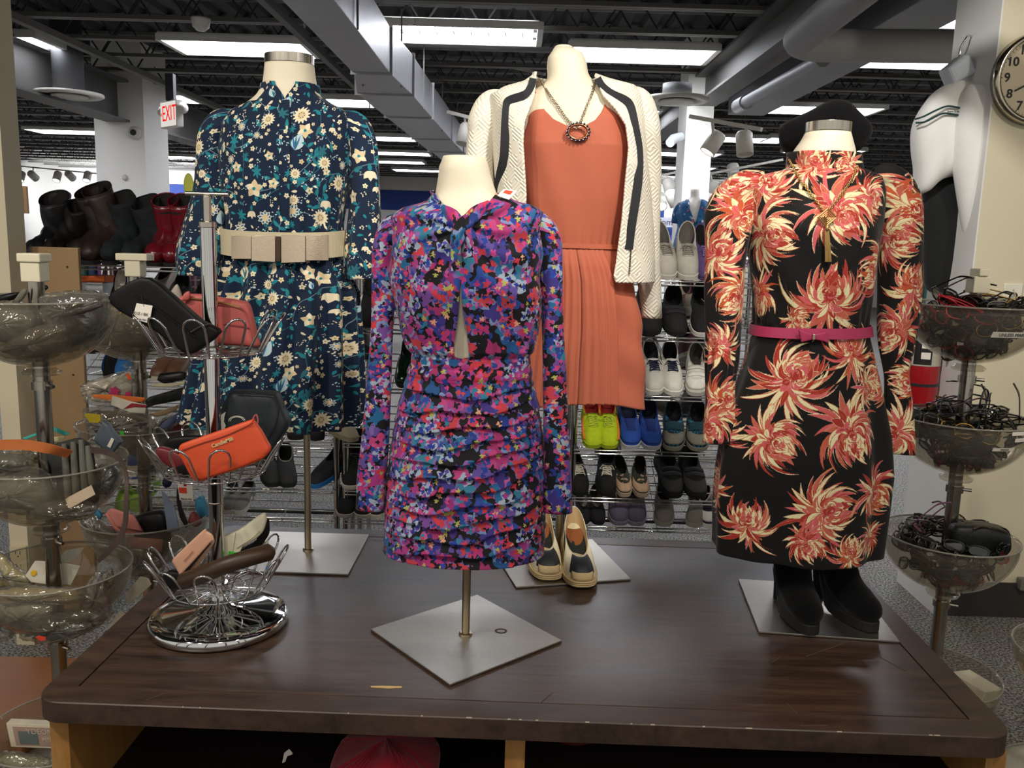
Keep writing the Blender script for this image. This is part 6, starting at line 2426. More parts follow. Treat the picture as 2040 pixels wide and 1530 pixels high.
fill_glasses(TC, 0, 64, 'top', 1, 3)
fill_glasses(TC, 1, 66, 'second', 2, 5)
fill_glasses(TC, 2, 54, 'third', 3, 3)
# special ones on top
mm = mat('bright red frame', '#c01c2a', .25, var=.1, coat=.5)
t = glasses('glasses', 'bright red glasses lying across the top bowl beside the pole', mm, mm, False, None, w=.15, h=.045)
t.matrix_basis = TR(aty(1935, 626, TC.Y - .1), (-.5, .15, -.1))
mm = mat('tortoise white frame', '#4b3a30', .3, var=.9, vs=60)
t = glasses('glasses', 'glasses with a banded temple sticking straight up from the second bowl', mm, mm, True, None)
t.matrix_basis = TR(aty(1992, 850, TC.Y), (1.45, 0, .3))
mm = mat('thick black frame', '#0f0f11', .3, coat=.4)
t = glasses('glasses', 'thick black glasses standing on edge in the second bowl right of the pole', mm, mm, True, None, w=.15, h=.05)
t.matrix_basis = TR(aty(1953, 820, TC.Y - .02), (.2, -1.2, .5))
mm = mat('mauve frame', '#6d3f5c', .4)
t = glasses('glasses', 'mauve glasses with a raised temple in the third bowl left of the pole', mm, mm, True, None)
t.matrix_basis = TR(aty(1828, 1052, TC.Y), (.9, -.3, -2.2))
# black hard case in the third bowl
t = thing('glasses_case', 'open black hard glasses case resting in the third bowl of the right tower', 'case', aty(1945, 1080, TC.Y))
M_CASE = mat('black leatherette', '#141613', .45, var=.1, bump=.2, bs=400)
mb = MB()
pillow(mb, [(1893, 1052), (1905, 1044), (1960, 1045), (2003, 1056), (2010, 1075), (2008, 1095), (1990, 1106), (1940, 1104), (1900, 1096), (1890, 1075)], TC.Y - .06, .035, 3.5, 12, dense=48)
mb.build('lower_shell', M_CASE, t, smooth=True)
mb = MB()
pillow(mb, [(1888, 1060), (1886, 1046), (1900, 1041), (1950, 1041), (1998, 1050), (2004, 1060), (2002, 1072), (1990, 1062), (1940, 1056), (1905, 1055)], TC.Y - .0, .035, 4, 12, dense=48)
mb.build('lid', M_CASE, t, smooth=True)
# fourth bowl: white box, brown and black cases
bx = aty(1945, 1332, TC.Y - .05)
tag(MB().box((TC.x + .115, TC.Y - .04, TC.z[3] - .035), (.1, .12, .06), (0.1, .15, .5)).build('small_box', mat('off white carton', '#d8d0b8', .7, var=.04), None, bev=.002), 'small off white carton in the lowest bowl of the right tower', 'box')
mb = MB()
mb.blob((TC.x + .005, TC.Y - .03, TC.z[3] - .05), (.07, .04, .03), Euler((.2, .2, .6)).to_matrix(), e=3)
tag(mb.build('glasses_case', mat('tan leather', '#9a5c34', .5, var=.15), None, smooth=True), 'tan glasses case in the lowest bowl of the right tower', 'case')
mb = MB()
mb.blob((TC.x + .01, TC.Y + .06, TC.z[3] - .03), (.07, .035, .028), Euler((.2, -.2, -.3)).to_matrix(), e=3)
tag(mb.build('glasses_case', M_CASE, None, smooth=True), 'black shiny glasses case behind the tan one in the lowest right bowl', 'case')
mb = MB()
mb.blob((TC.x + .07, TC.Y - .07, TC.z[3] - .105), (.08, .03, .02), Euler((.1, .0, .5)).to_matrix(), e=3)
tag(mb.build('glasses_case', M_CASE, None, smooth=True), 'black glasses case under the white carton in the lowest right bowl', 'case')
for i, (c, nm) in enumerate((('#5c1f2c', 'maroon'), ('#1c1c20', 'black'), ('#c4443c', 'bright red'))):
    mm = mat('edge frame ' + c, c, .3)
    t = glasses('glasses', nm + ' glasses in the bowl cut off at the right edge', mm, mm, False, None)
    t.matrix_basis = TR((TD.x - .1 + .05 * i, TD.Y - .05, TD.z[0] - .05 - .02 * i), (1.2 + .3 * i, .3, i * 1.1))


# strip labels stuck on the bowls
def bowl_label(T, k, px, py, w, h, txt, label):
    # find the point of the bowl's outer surface under the pixel
    p = aty(px, py, T.Y - .12)
    for _ in range(12):
        q = max(0, min(.98, (T.z[k] - p.z) / T.D))
        r = T.R * math.sqrt(1 - q * q)
        dx = max(-r * .98, min(r * .98, p.x - T.x))
        p = aty(px, py, T.Y - math.sqrt(r * r - dx * dx))
    a0 = math.atan2(p.x - T.x, -(p.y - T.Y))
    rows, R_ = [], None
    for zz in (p.z - h / 2, p.z + h / 2):
        q = (T.z[k] - zz) / T.D
        r = T.R * math.sqrt(max(0, 1 - q * q)) + .0015
        rows.append([Vector((T.x + r * math.sin(a), T.Y - r * math.cos(a), zz)) for a in np.linspace(a0 - w / 2 / r, a0 + w / 2 / r, 12)])
    t = thing('shelf_label', label, 'label', p)
    MB().grid(rows).build('strip', M_WHITEP, t, solid=.0004)
    if txt:
        q = (T.z[k] - p.z) / T.D
        sl = math.atan2(q * T.D / T.D, 1) * .8
        nx = Vector((math.sin(a0), -math.cos(a0), 0))
        mtx = Matrix.Translation(p + nx * .003) @ Matrix.Rotation(a0, 4, 'Z') @ Matrix.Rotation(PI / 2 + sl * .8, 4, 'X')
        text_mesh('lettering', txt, h * .8, M_INK, mtx, t, .0003)


bowl_label(TC, 0, 2022, 668, .13, .017, 'UNLESS MARKED', 'white strip label reading UNLESS on the top spectacles bowl')
bowl_label(TC, 1, 2000, 896, .07, .01, 'UNLESS', 'white strip label on the lower right of the second spectacles bowl')
bowl_label(TC, 1, 2030, 864, .05, .011, '', 'upper of two blank labels at the right of the second spectacles bowl')
bowl_label(TC, 1, 2032, 877, .04, .011, '', 'lower of two blank labels at the right of the second spectacles bowl')


# ---- packets, gloves and straps in the left towers
def packet(name, label, cat, poly, Y, t_, m, e=2.2, tilt=None, dense=40, parent=None, smooth=True, partname=None):
    mb = MB()
    pillow(mb, poly, Y, t_, e, 8, tilt, dense)
    if amp_ := .0:
        pass
    o = mb.build(name, m, None, smooth=smooth)
    return tag(o, label, cat)


def bagged(label, poly, Y, t_, inner, seed, cat='packet'):
    """dark goods in a crinkled clear bag"""
    p = aty(*poly[0], Y)
    t = thing('plastic_packet', label, cat, p)
    mb = MB()
    c = [sum(q[i] for q in poly) / len(poly) for i in (0, 1)]
    sm = [(c[0] + (x - c[0]) * .84, c[1] + (y - c[1]) * .8) for x, y in poly]
    pillow(mb, sm, Y, t_ * .7, 2.2, 8, None, 36)
    r = random.Random(seed)
    mb.v = [(x + r.uniform(-1, 1) * .003, y + r.uniform(-1, 1) * .004, z + r.uniform(-1, 1) * .003) for x, y, z in mb.v]
    mb.build('contents', inner, t, smooth=True)
    mb = MB()
    pillow(mb, poly, Y, t_, 2., 12, None, 56)
    mb.v = [(x + r.uniform(-1, 1) * .0022, y + r.uniform(-1, 1) * .005, z + r.uniform(-1, 1) * .0022) for x, y, z in mb.v]
    mb.build('bag', M_BAG, t, smooth=True)
    return t


C_ = lambda n, c, r=.8, **k: mat('goods ' + n, c, r, var=.2, vs=30, **k)
Ya = TA.Y
dkb = C_('dark brown leather', '#2a201a', .5)
gry = C_('grey knit', '#6b6a5f')
dkg = C_('dark grey cloth', '#2f302d')
mv = C_('mauve brown cloth', '#6a5046')
tn = C_('tan cloth', '#a08868')
blk = C_('black leather', '#141414', .45)
wht = C_('off white card', '#d9d2c0', .7)
bagged('crinkled bag of dark goods on the right of the top left bowl', [(80, 592), (110, 582), (160, 578), (205, 582), (216, 600), (208, 650), (170, 668), (110, 660), (84, 630)], Ya - .06, .05, dkg, 1)
bagged('bag of brown leather goods low in the top left bowl', [(0, 690), (60, 655), (120, 640), (150, 650), (140, 690), (90, 718), (30, 715), (-10, 705)], Ya - .08, .045, mv, 2)
bagged('bag of grey gloves at the left of the top left bowl', [(-40, 610), (0, 598), (60, 610), (85, 640), (60, 680), (10, 690), (-50, 670)], Ya - .05, .05, gry, 3)
bagged('bag of black goods at the back right of the top left bowl', [(120, 610), (180, 600), (210, 620), (200, 665), (150, 700), (110, 690)], Ya + .05, .05, blk, 4)
packet('strap', 'brown strap end showing in the top left bowl', 'strap', [(118, 627), (150, 620), (198, 607), (201, 612), (160, 626), (120, 632)], Ya - .115, .003, dkb)
packet('glove', 'black glove poking over the rim of the top left bowl', 'glove', [(-20, 600), (0, 588), (30, 582), (44, 584), (30, 596), (0, 604)], Ya - .02, .02, blk)
packet('strap', 'grey webbing strap bent over left of the pole in the top left bowl', 'strap', [(28, 598), (40, 582), (48, 575), (54, 580), (46, 596), (34, 604)], Ya - .04, .006, gry)
packet('glove', 'small black tab behind the pole above the top left bowl', 'strap', [(82, 572), (92, 568), (96, 574), (88, 580), (82, 582)], Ya + .02, .006, blk)
# second bowl
packet('gloves', 'grey work glove with four striped fingers in the second left bowl', 'glove', [(92, 905), (100, 888), (118, 882), (130, 878), (158, 872), (176, 882), (186, 905), (192, 950), (196, 1000), (140, 1010), (118, 985), (112, 950)], Ya - .05, .025, dkg)
t = thing('glove', 'pair of grey padded fingers of the glove in the second left bowl', 'glove', aty(150, 930, Ya - .09))
for k, (x0, y0, x1, y1) in enumerate(((128, 884, 136, 990), (146, 880, 152, 985), (162, 876, 170, 978), (175, 888, 184, 965))):
    MB().tube([aty(x0, y0, Ya - .075), aty((x0 + x1) / 2, (y0 + y1) / 2, Ya - .088), aty(x1, y1, Ya - .085)], [.007, .0095, .009], 10).build('finger', gry, t, smooth=True)
bagged('clear bag of pale straps at the left of the second left bowl', [(-50, 960), (0, 940), (60, 930), (100, 950), (118, 1000), (90, 1024), (20, 1020), (-40, 1000)], Ya - .05, .05, C_('pale grey straps', '#8b8676'), 6)
bagged('olive packet at the upper left of the second left bowl', [(-60, 915), (0, 900), (50, 905), (66, 930), (30, 945), (-40, 945)], Ya - .02, .05, C_('olive cloth', '#5e5b42'), 7)
packet('wallet', 'slate grey wallet box tilted on the right of the second left bowl', 'wallet', [(188, 876), (207, 838), (218, 846), (244, 880), (228, 900), (206, 892)], Ya - .02, .012, C_('slate card', '#4b545e', .5), e=6, dense=0, smooth=False)
packet('paper_label', 'white barcode label on the slate grey wallet box', 'label', [(213, 889), (222, 872), (228, 875), (220, 893)], Ya - .034, .0008, wht, e=6, dense=0)
t = thing('price_label', 'peach price label seen through the second left bowl', 'label', aty(158, 990, Ya - .1))
MB().add([aty(x, y, Ya - .14) for x, y in ((129, 994), (182, 966), (190, 985), (138, 1013))] + [aty(x, y, Ya - .1415) for x, y in ((129, 994), (182, 966), (190, 985), (138, 1013))], [(3, 2, 1, 0), (4, 5, 6, 7), (0, 1, 5, 4), (1, 2, 6, 5), (2, 3, 7, 6), (3, 0, 4, 7)]).build('card', C_('peach label', '#c9b398'), t)
mo = C_('orange leather', '#c8713a', .5)
mbn = C_('brown strap back', '#4a3934', .6)


def belt_strip(label, pts, w, m, name='strap'):
    o = strip(name, [aty(*q) for q in pts], w, m, None, .003, 50)
    return tag(o, label, 'belt')


belt_strip('orange leather belt looping across the second left bowl', [(-40, 886, Ya - .13), (0, 886, Ya - .14), (50, 886, Ya - .15), (100, 894, Ya - .14), (140, 905, Ya - .1)], .026, mo)
belt_strip('end of the orange belt curling over the bowl edge and hanging down dark', [(182, 896, Ya - .1), (212, 900, Ya - .1), (236, 912, Ya - .12), (248, 930, Ya - .16), (253, 960, Ya - .2), (252, 1000, Ya - .21), (250, 1040, Ya - .21), (240, 1070, Ya - .21), (222, 1092, Ya - .21), (196, 1118, Ya - .2)], [.015, .016, .014, .011, .01, .011, .012, .013, .014, .01], mbn)
for pts, m, lab in ((((46, 872), (74, 862), (74, 867), (50, 876)), '#3fb3a8', 'turquoise strap left of the pole above the second left bowl'), (((102, 856), (109, 851), (140, 864), (130, 868)), '#3fb3a8', 'turquoise strap right of the pole above the second left bowl'), (((70, 876), (126, 868), (130, 874), (100, 884)), '#d8cf9e', 'pale yellow card edge in the second left bowl')):
    packet('strap', lab, 'strap', list(pts), Ya + .06, .003, C_(m, m), e=6, dense=0)
# third bowl
packet('card', 'white card with a yellow dot left of the pole in the third left bowl', 'card', [(50, 1147), (70, 1117), (90, 1118), (92, 1164), (62, 1160)], Ya - .03, .001, wht, e=6, dense=0)
packet('sticker', 'yellow round sticker on the white card in the third left bowl', 'sticker', [(61, 1140), (66, 1135), (72, 1137), (73, 1143), (68, 1148), (62, 1146)], Ya - .0335, .0006, C_('yellow sticker', '#e0b51e'), e=4, dense=0)
packet('card', 'white folded paper right of the pole in the third left bowl', 'card', [(116, 1120), (160, 1127), (142, 1166), (118, 1165)], Ya + .03, .0015, wht, e=6, dense=0)
packet('card', 'white paper sheet standing behind the pole in the third left bowl', 'card', [(118, 1110), (130, 1096), (168, 1090), (150, 1116), (120, 1124)], Ya + .05, .0015, wht, e=6, dense=0)
bagged('long beige packet across the third left bowl', [(-40, 1180), (20, 1168), (80, 1170), (160, 1172), (172, 1185), (160, 1200), (90, 1200), (10, 1210), (-40, 1210)], Ya - .06, .03, C_('beige paper', '#c2ab7c'), 11)
bagged('yellowish packet rising at the left of the third left bowl', [(-40, 1090), (0, 1098), (30, 1130), (62, 1150), (64, 1172), (20, 1178), (-40, 1170)], Ya - .02, .025, C_('yellow paper', '#cfbf7e'), 12)
bagged('black goods with a red sticker low in the third left bowl', [(38, 1270), (50, 1235), (80, 1222), (130, 1226), (176, 1240), (182, 1252), (150, 1270), (90, 1280)], Ya - .09, .035, dkg, 13)
packet('sticker', 'red price sticker under the third left bowl', 'sticker', [(70, 1270), (76, 1266), (92, 1269), (90, 1276), (80, 1277)], Ya - .145, .0008, M_REDP, e=6, dense=0)
bagged('taller clear triangular packet on the right of the third left bowl', [(163, 1176), (196, 1138), (208, 1165), (224, 1222), (196, 1232), (160, 1222)], Ya - .05, .012, C_('grey violet paper', '#8d8494'), 14)
bagged('shorter clear packet behind the triangular one in the third left bowl', [(200, 1152), (220, 1131), (227, 1160), (210, 1178)], Ya + .02, .01, C_('pale paper', '#b9b4a4'), 15)
for lab, poly, dy, tt, nm, c in (
        ('bag of pale papers filling the front of the third left bowl', [(0, 1205), (60, 1196), (110, 1206), (100, 1240), (40, 1262), (-20, 1240)], -.08, .03, 'cloudy paper', '#b5ae98'),
        ('bag of grey goods low at the right of the third left bowl', [(130, 1215), (180, 1210), (215, 1222), (196, 1250), (150, 1262), (128, 1245)], -.05, .03, 'slate cloth', '#5f5f5c'),
        ('white packet low at the left of the third left bowl', [(-30, 1215), (10, 1205), (30, 1240), (20, 1275), (-20, 1270)], -.09, .014, 'bright white film', '#dfe0e2'),
        ('bag with a brown strap low in the second left bowl', [(60, 1010), (120, 995), (190, 1005), (180, 1030), (110, 1040), (60, 1035)], -.07, .03, 'brown strap cloth', '#5d4a3a'),
        ('bag of dark goods at the right of the second left bowl', [(186, 930), (222, 922), (236, 945), (220, 985), (196, 990)], -.04, .03, 'charcoal cloth', '#35363a'),
        ('cream packet at the back of the second left bowl', [(60, 890), (110, 878), (130, 900), (100, 925), (62, 915)], .06, .02, 'cream film', '#cfc6a8')):
    bagged(lab, poly, Ya + dy, tt, C_(nm, c), len(lab))
# fourth bowl: boxed set
t = thing('gift_box', 'white carton with grey picture lying in the lowest left bowl', 'box', aty(70, 1465, Ya - .05))
bc = [aty(x, y, Ya - .02) for x, y in ((12, 1441), (128, 1446), (134, 1492), (22, 1488))]
n_ = Vector((-.02, .05, .0))
M_CRT = C_('cream carton', '#e4dac0', .6)
MB().add(bc + [p + Vector((-.012, .045, -.012)) for p in bc], [(3, 2, 1, 0), (4, 5, 6, 7), (0, 1, 5, 4), (1, 2, 6, 5), (2, 3, 7, 6), (3, 0, 4, 7)]).build('carton', M_CRT, t, bev=.001)


def on_quad(q, u0, u1, v0, v1, off):
    def P(u, v):
        return q[0].lerp(q[1], u).lerp(q[3].lerp(q[2], u), v)
    n = (q[1] - q[0]).cross(q[3] - q[0]).normalized()
    if n.y > 0:
        n = -n
    a = [P(u, v) + n * off for u, v in ((u0, v0), (u1, v0), (u1, v1), (u0, v1))]
    return MB().add(a + [p - n * off * .8 for p in a], [(0, 1, 2, 3), (7, 6, 5, 4), (0, 4, 5, 1), (1, 5, 6, 2), (2, 6, 7, 3), (3, 7, 4, 0)])


on_quad(bc, .1, .95, .12, .92, .0008).build('cover_picture', C_('rose grey cover', '#b79a8c', .4), t)
on_quad(bc, .18, .52, .3, .85, .0016).build('dark_panel', C_('grey green panel', '#6f7a76', .4), t)
e0, e1 = (bc[1] - bc[0]).normalized(), (bc[0] - bc[3]).normalized()
nn = e0.cross(e1).normalized()
rmx = Matrix((e0, e1, nn)).transposed().to_4x4()
text_mesh('lettering', 'YDEONG', .022, C_('pale lettering', '#d6cbbb'), Matrix.Translation(bc[0].lerp(bc[2], .5) + e1 * .014 + e0 * .02 + nn * .002) @ rmx, t, .0003)
text_mesh('lettering', 'MIX', .018, C_('pale lettering', '#d6cbbb'), Matrix.Translation(bc[0].lerp(bc[2], .5) - e1 * .01 + e0 * .03 + nn * .002) @ rmx, t, .0003)
bagged('black shiny packet at the right of the lowest left bowl', [(98, 1500), (130, 1480), (180, 1476), (200, 1500), (160, 1530), (110, 1530)], Ya - .06, .03, blk, 17)
bagged('pale packet at the left of the lowest left bowl', [(-20, 1530), (0, 1500), (60, 1505), (100, 1520), (80, 1560), (0, 1560)], Ya - .06, .03, C_('yellow green paper', '#b3b084'), 18)

# second tower
Yb = TB.Y
bagged('bundle of mauve brown cloth in the top bowl of the second tower', [(200, 640), (230, 622), (300, 612), (350, 630), (350, 670), (310, 700), (260, 700), (215, 672)], Yb - .07, .06, mv, 21)
bagged('grey cloth at the right of the top bowl of the second tower', [(300, 640), (350, 625), (385, 640), (370, 680), (320, 700)], Yb, .05, gry, 22)
packet('paper_tag', 'yellow paper tag under the black clutch at the left tower', 'tag', [(223, 634), (228, 608), (246, 620), (240, 626)], Yb - .17, .001, C_('yellow card', '#e0b02e'), e=6, dense=0)
t = bagged('white flower printed packet standing in the second bowl of the second tower', [(158, 772), (170, 762), (240, 740), (270, 735), (272, 790), (250, 810), (180, 806), (165, 790)], Yb - .06, .012, C_('white printed film', '#dbd0bf'), 23)
for (x, y, r_) in ((228, 780, .018), (256, 786, .012)):
    MB().prism(lobed((0, 0), r_, 6, .35, .3), .0015, Matrix.Translation(aty(x, y, Yb - .076)) @ Matrix.Rotation(PI / 2, 4, 'X')).build('pink_flower', C_('pink flower', '#c0306a'), t)
packet('header_card', 'bright orange header strip on the second bowl packets', 'packet', [(184, 786), (222, 786), (288, 792), (290, 796), (284, 801), (220, 797), (186, 792)], Yb - .1, .002, C_('bright orange', '#ef7a2c', .5), e=6, dense=0)
packet('sticker', 'small orange red sticker on the flower printed packet', 'sticker', [(251, 746), (257, 743), (262, 755), (256, 758)], Yb - .085, .0008, C_('orange sticker', '#e8602c'), e=6, dense=0)
t = packet('header_card', 'white header card with dark red swoosh hanging over the second bowl', 'packet', [(220, 806), (224, 788), (262, 800), (292, 806), (290, 824), (260, 822)], Yb - .2, .002, wht, e=6, dense=0)
packet('red_swoosh', 'dark red swoosh on the white header card', 'mark', [(246, 815), (262, 803), (293, 807), (292, 812), (268, 811)], Yb - .203, .0008, C_('dark red print', '#9c2436', .5), e=6, dense=0)
bagged('brown fluffy packet with clear front in the second bowl of the second tower', [(166, 812), (220, 812), (300, 830), (308, 862), (270, 888), (220, 890), (185, 866), (168, 838)], Yb - .1, .04, C_('brown fluff', '#7d6a58'), 25)
packet('paper_tag', 'yellow paper tag at the left of the second tower', 'tag', [(168, 826), (174, 823), (200, 826), (201, 838), (196, 843), (178, 842)], Yb - .19, .001, C_('yellow tag', '#d8bf2c'), e=6, dense=0)
packet('price_sticker', 'bright green price sticker on the brown fluffy packet', 'sticker', [(238, 860), (246, 858), (248, 868), (242, 872)], Yb - .165, .0008, C_('green sticker', '#3fc23a'), e=6, dense=0)
packet('case', 'long black box with clear lid across the second bowl of the second tower', 'box', [(292, 797), (300, 790), (382, 766), (386, 778), (384, 792), (310, 806), (294, 812)], Yb - .08, .02, C_('black box', '#15171a', .35), e=6, dense=0, smooth=False)
packet('case', 'black soft case on top of the second bowl of the second tower', 'case', [(313, 757), (318, 745), (332, 742), (368, 740), (374, 752), (366, 757), (330, 764)], Yb - .02, .02, blk)
packet('strap', 'cream strap lying under the black soft case', 'strap', [(304, 764), (340, 766), (384, 756), (386, 761), (340, 770), (306, 770)], Yb - .04, .004, C_('cream strap', '#d3c7a4'), e=5)
packet('strap', 'tan strap below the black box in the second bowl', 'strap', [(300, 824), (340, 812), (356, 806), (352, 816), (330, 826), (310, 830)], Yb - .1, .004, tn)
packet('hairbrush', 'blue handled brush slanting in the second bowl of the second tower', 'brush', [(318, 850), (330, 838), (360, 818), (376, 803), (378, 808), (358, 830), (336, 852), (322, 856)], Yb - .1, .008, C_('grey blue plastic', '#5a6384', .4))
packet('pouch', 'dark red pouch under the blue handled brush', 'pouch', [(336, 862), (350, 846), (376, 830), (380, 840), (360, 860), (340, 872)], Yb - .06, .01, C_('dark red plastic', '#5c1a20', .4))
bagged('black goods filling the right of the second bowl of the second tower', [(300, 850), (330, 830), (390, 830), (400, 850), (370, 880), (320, 890)], Yb, .05, blk, 27)
t = packet('wallet', 'upper pink wallet in the third bowl of the second tower', 'wallet', [(214, 1018), (222, 1012), (266, 1026), (286, 1058), (250, 1052), (232, 1048)], Yb - .09, .006, C_('pink leather', '#d88880', .5), e=6, dense=0)
packet('wallet', 'lower pink wallet folded beneath the upper one', 'wallet', [(210, 1022), (216, 1020), (236, 1050), (288, 1060), (284, 1066), (236, 1058), (226, 1052)], Yb - .075, .008, C_('pink leather', '#d88880', .5), e=6, dense=0)
packet('comb', 'blue packet at the left of the third bowl of the second tower', 'packet', [(180, 1016), (192, 1012), (204, 1026), (200, 1036), (186, 1028)], Yb - .07, .008, C_('blue card', '#3c7fa8'), e=5, dense=0)
bagged('grey furry packet at the left rim of the third bowl', [(162, 1024), (182, 1022), (204, 1040), (236, 1062), (230, 1082), (190, 1070), (166, 1050)], Yb - .09, .03, C_('grey fur', '#5e5850'), 31)
packet('purse', 'black purse in the middle of the third bowl of the second tower', 'purse', [(262, 1030), (300, 1018), (330, 1020), (338, 1060), (330, 1100), (280, 1100), (270, 1060)], Yb - .03, .03, blk, e=4)
packet('blister_card', 'tall blue and white blister card in the third bowl', 'packet', [(322, 976), (330, 984), (348, 1010), (358, 1056), (334, 1062), (330, 1030)], Yb - .05, .003, C_('blue white card', '#8f9bb4', .5), e=6, dense=0)
packet('glasses_temple', 'black curved spectacle arm rising from the third bowl', 'glasses', [(352, 975), (356, 972), (360, 1005), (372, 1035), (376, 1048), (370, 1052), (358, 1030), (352, 1000)], Yb - .08, .004, blk, e=4, dense=0)
packet('glasses_case', 'sky blue glasses case leaning right in the third bowl', 'case', [(390, 1000), (394, 991), (404, 990), (416, 1020), (417, 1027), (406, 1032), (396, 1026)], Yb + .02, .02, C_('sky blue plastic', '#4fa6d0', .4), e=4)
packet('pouch', 'red and grey striped pouch left of the sky blue case', 'pouch', [(374, 1040), (380, 1022), (390, 1020), (402, 1040), (390, 1050)], Yb - .03, .012, mat('red grey stripes', '#a04a44', .6, var=.9, vs=50, stretch=(8, 1, 1)))
bagged('dark packet with red bordered header low in the third bowl', [(250, 1072), (330, 1078), (328, 1110), (280, 1130), (240, 1110)], Yb - .1, .02, dkg, 33)
packet('header_card', 'red bordered header card seen through the third bowl', 'packet', [(252, 1069), (325, 1075), (322, 1100), (254, 1090)], Yb - .125, .001, C_('red border card', '#b0787a'), e=6, dense=0)
bagged('clear bag of grey goods below the third bowl of the second tower', [(230, 1110), (265, 1085), (310, 1100), (330, 1130), (300, 1150), (250, 1150)], Yb - .12, .03, gry, 35)
packet('spool', 'dark blue ring with a green label above the third bowl', 'spool', [(323, 962), (328, 950), (336, 948), (343, 955), (340, 968), (330, 972)], Yb - .02, .012, C_('navy plastic', '#1c2438', .4))
t = thing('price_tag', 'white Planet Aid price tag with an orange red sticker hanging by the chrome stand', 'tag', aty(368, 978, Yb - .12))
q = [aty(x, y, Yb - .13) for x, y in ((353, 959), (382, 960), (385, 998), (358, 996))]
MB().add(q + [p + Vector((0, .001, 0)) for p in q], [(3, 2, 1, 0), (4, 5, 6, 7), (0, 1, 5, 4), (1, 2, 6, 5), (2, 3, 7, 6), (3, 0, 4, 7)]).build('card', M_WHITEP, t)
on_quad(q, .05, .6, .32, .62, .001).build('orange_sticker', M_REDP, t)
on_quad(q, .42, .62, .1, .24, .001).build('red_mark', C_('red logo', '#b02a30'), t)
text_mesh('lettering', 'Planet Aid', .0085, M_INK, Matrix.Translation(q[3].lerp(q[2], .5) + Vector((0, -.0015, .005))) @ Matrix.Rotation(PI / 2, 4, 'X'), t, .0003)
t = packet('paper_tag', 'white shoe box label with dark digits beside the left edge of the table', 'tag', [(249, 1184), (280, 1148), (296, 1152), (302, 1164), (256, 1206)], 2.5, .001, wht, e=6, dense=0)
for k in range(4):
    tq = aty(262 + 8 * k, 1187 - 9 * k, 2.496)
packet('paper_sheet', 'white paper lying low beside the left edge of the table', 'paper', [(210, 1256), (240, 1216), (250, 1222), (225, 1250)], 2.45, .001, wht, e=6, dense=0)
# ------------------------------------------------------------------ chrome basket stand on the table
bcn = atz(437, 1241, TZ)
bx_, by_ = bcn.x, bcn.y
stand = thing('basket_stand', 'revolving chrome three basket stand on the left of the table', 'display stand', (bx_, by_, TZ))
MB().lathe([(.0001, .001), (.15, .001), (.155, .004), (.157, .014), (.154, .022), (.148, .027), (.12, .03), (.06, .038), (.03, .046), (.022, .06), (.0001, .06)], (bx_, by_, TZ), 72).build('base', M_CHROME, stand, smooth=True)
ztop = aty(408, 450, by_).z
zc = aty(406, 390, by_).z
MB().tube([(bx_, by_, TZ + .055), (bx_, by_, ztop)], .0165, 28).build('pole', M_CHROME, stand, smooth=True)
MB().tube([(bx_, by_, ztop - .05), (bx_, by_, zc)], .0085, 16).build('inner_rod', M_CAP, stand, smooth=True)
MB().lathe([(.0165, 0), (.0185, .001), (.0185, .012), (.012, .014), (.0085, .014)], (bx_, by_, ztop - .004), 24).build('collar', M_CAP, stand, smooth=False)
MB().tube([(bx_ - .046, by_, zc + .004), (bx_ + .046, by_, zc + .004)], .0045, 12).build('sign_clip', M_CAP, stand, smooth=True)
MB().lathe([(.0166, -.002), (.0172, 0), (.0166, .002)], (bx_, by_, aty(432, 1000, by_).z), 24).build('pole_joint', M_CAP, stand)


def basket(zb, rb, rt, h, n, rot):
    mb = MB()
    mb.tube([(bx_ + rb * math.cos(a), by_ + rb * math.sin(a), zb) for a in (2 * PI * i / 48 for i in range(48))], .0026, 8, True)
    mb.tube([(bx_ + rb * .55 * math.cos(a), by_ + rb * .55 * math.sin(a), zb - .002) for a in (2 * PI * i / 40 for i in range(40))], .0016, 6, True)
    for i in range(n):
        a0 = 2 * PI * i / n + rot
        da = 2 * PI / n * .29
        P = []
        for k in range(25):
            f = k / 24
            if f < .36:
                g, s = f / .36 * .72, -1
            elif f > .64:
                g, s = (1 - f) / .36 * .72, 1
            else:
                q = (f - .36) / .28 * PI
                g, s = .72 + .28 * math.sin(q), -math.cos(q)
            r = rb + (rt - rb) * g
            aa = a0 + da * s * (1 if g > .1 else .95) * (rb * 1.2 / r)
            P.append((bx_ + r * math.cos(aa), by_ + r * math.sin(aa), zb + h * g))
        mb.tube(P, .0026, 8)
        for s in (-1, 1):
            aa = a0 + da * s * 1.14
            mb.tube([(bx_ + rb * math.cos(aa), by_ + rb * math.sin(aa), zb), (bx_ + .018 * math.cos(aa), by_ + .018 * math.sin(aa), zb - .003)], .002, 6)
    b = mb.build('basket', M_CHROME, stand, smooth=True)
    MB().lathe([(.017, -.012), (.021, -.012), (.021, .008), (.017, .008), (.017, -.012)], (bx_, by_, zb), 24).build('hub', M_CHROME, b)


zB = [aty(422, 700, by_).z, aty(430, 938, by_).z, aty(436, 1166, by_).z]
for k, z in enumerate(zB):
    basket(z, .108, .158, .085, 11, .25 + .3 * k)


# ---- bags and wallets in the baskets
def pk(label, poly, Y, t_, m, e=5, dense=48, name='wallet', cat='wallet', tilt=None):
    p = aty(*poly[0], Y)
    t = thing(name, label, cat, p)
    mb = MB()
    pillow(mb, poly, Y, t_, e, 12, tilt, dense)
    mb.build('body', m, t, smooth=True)
    return t


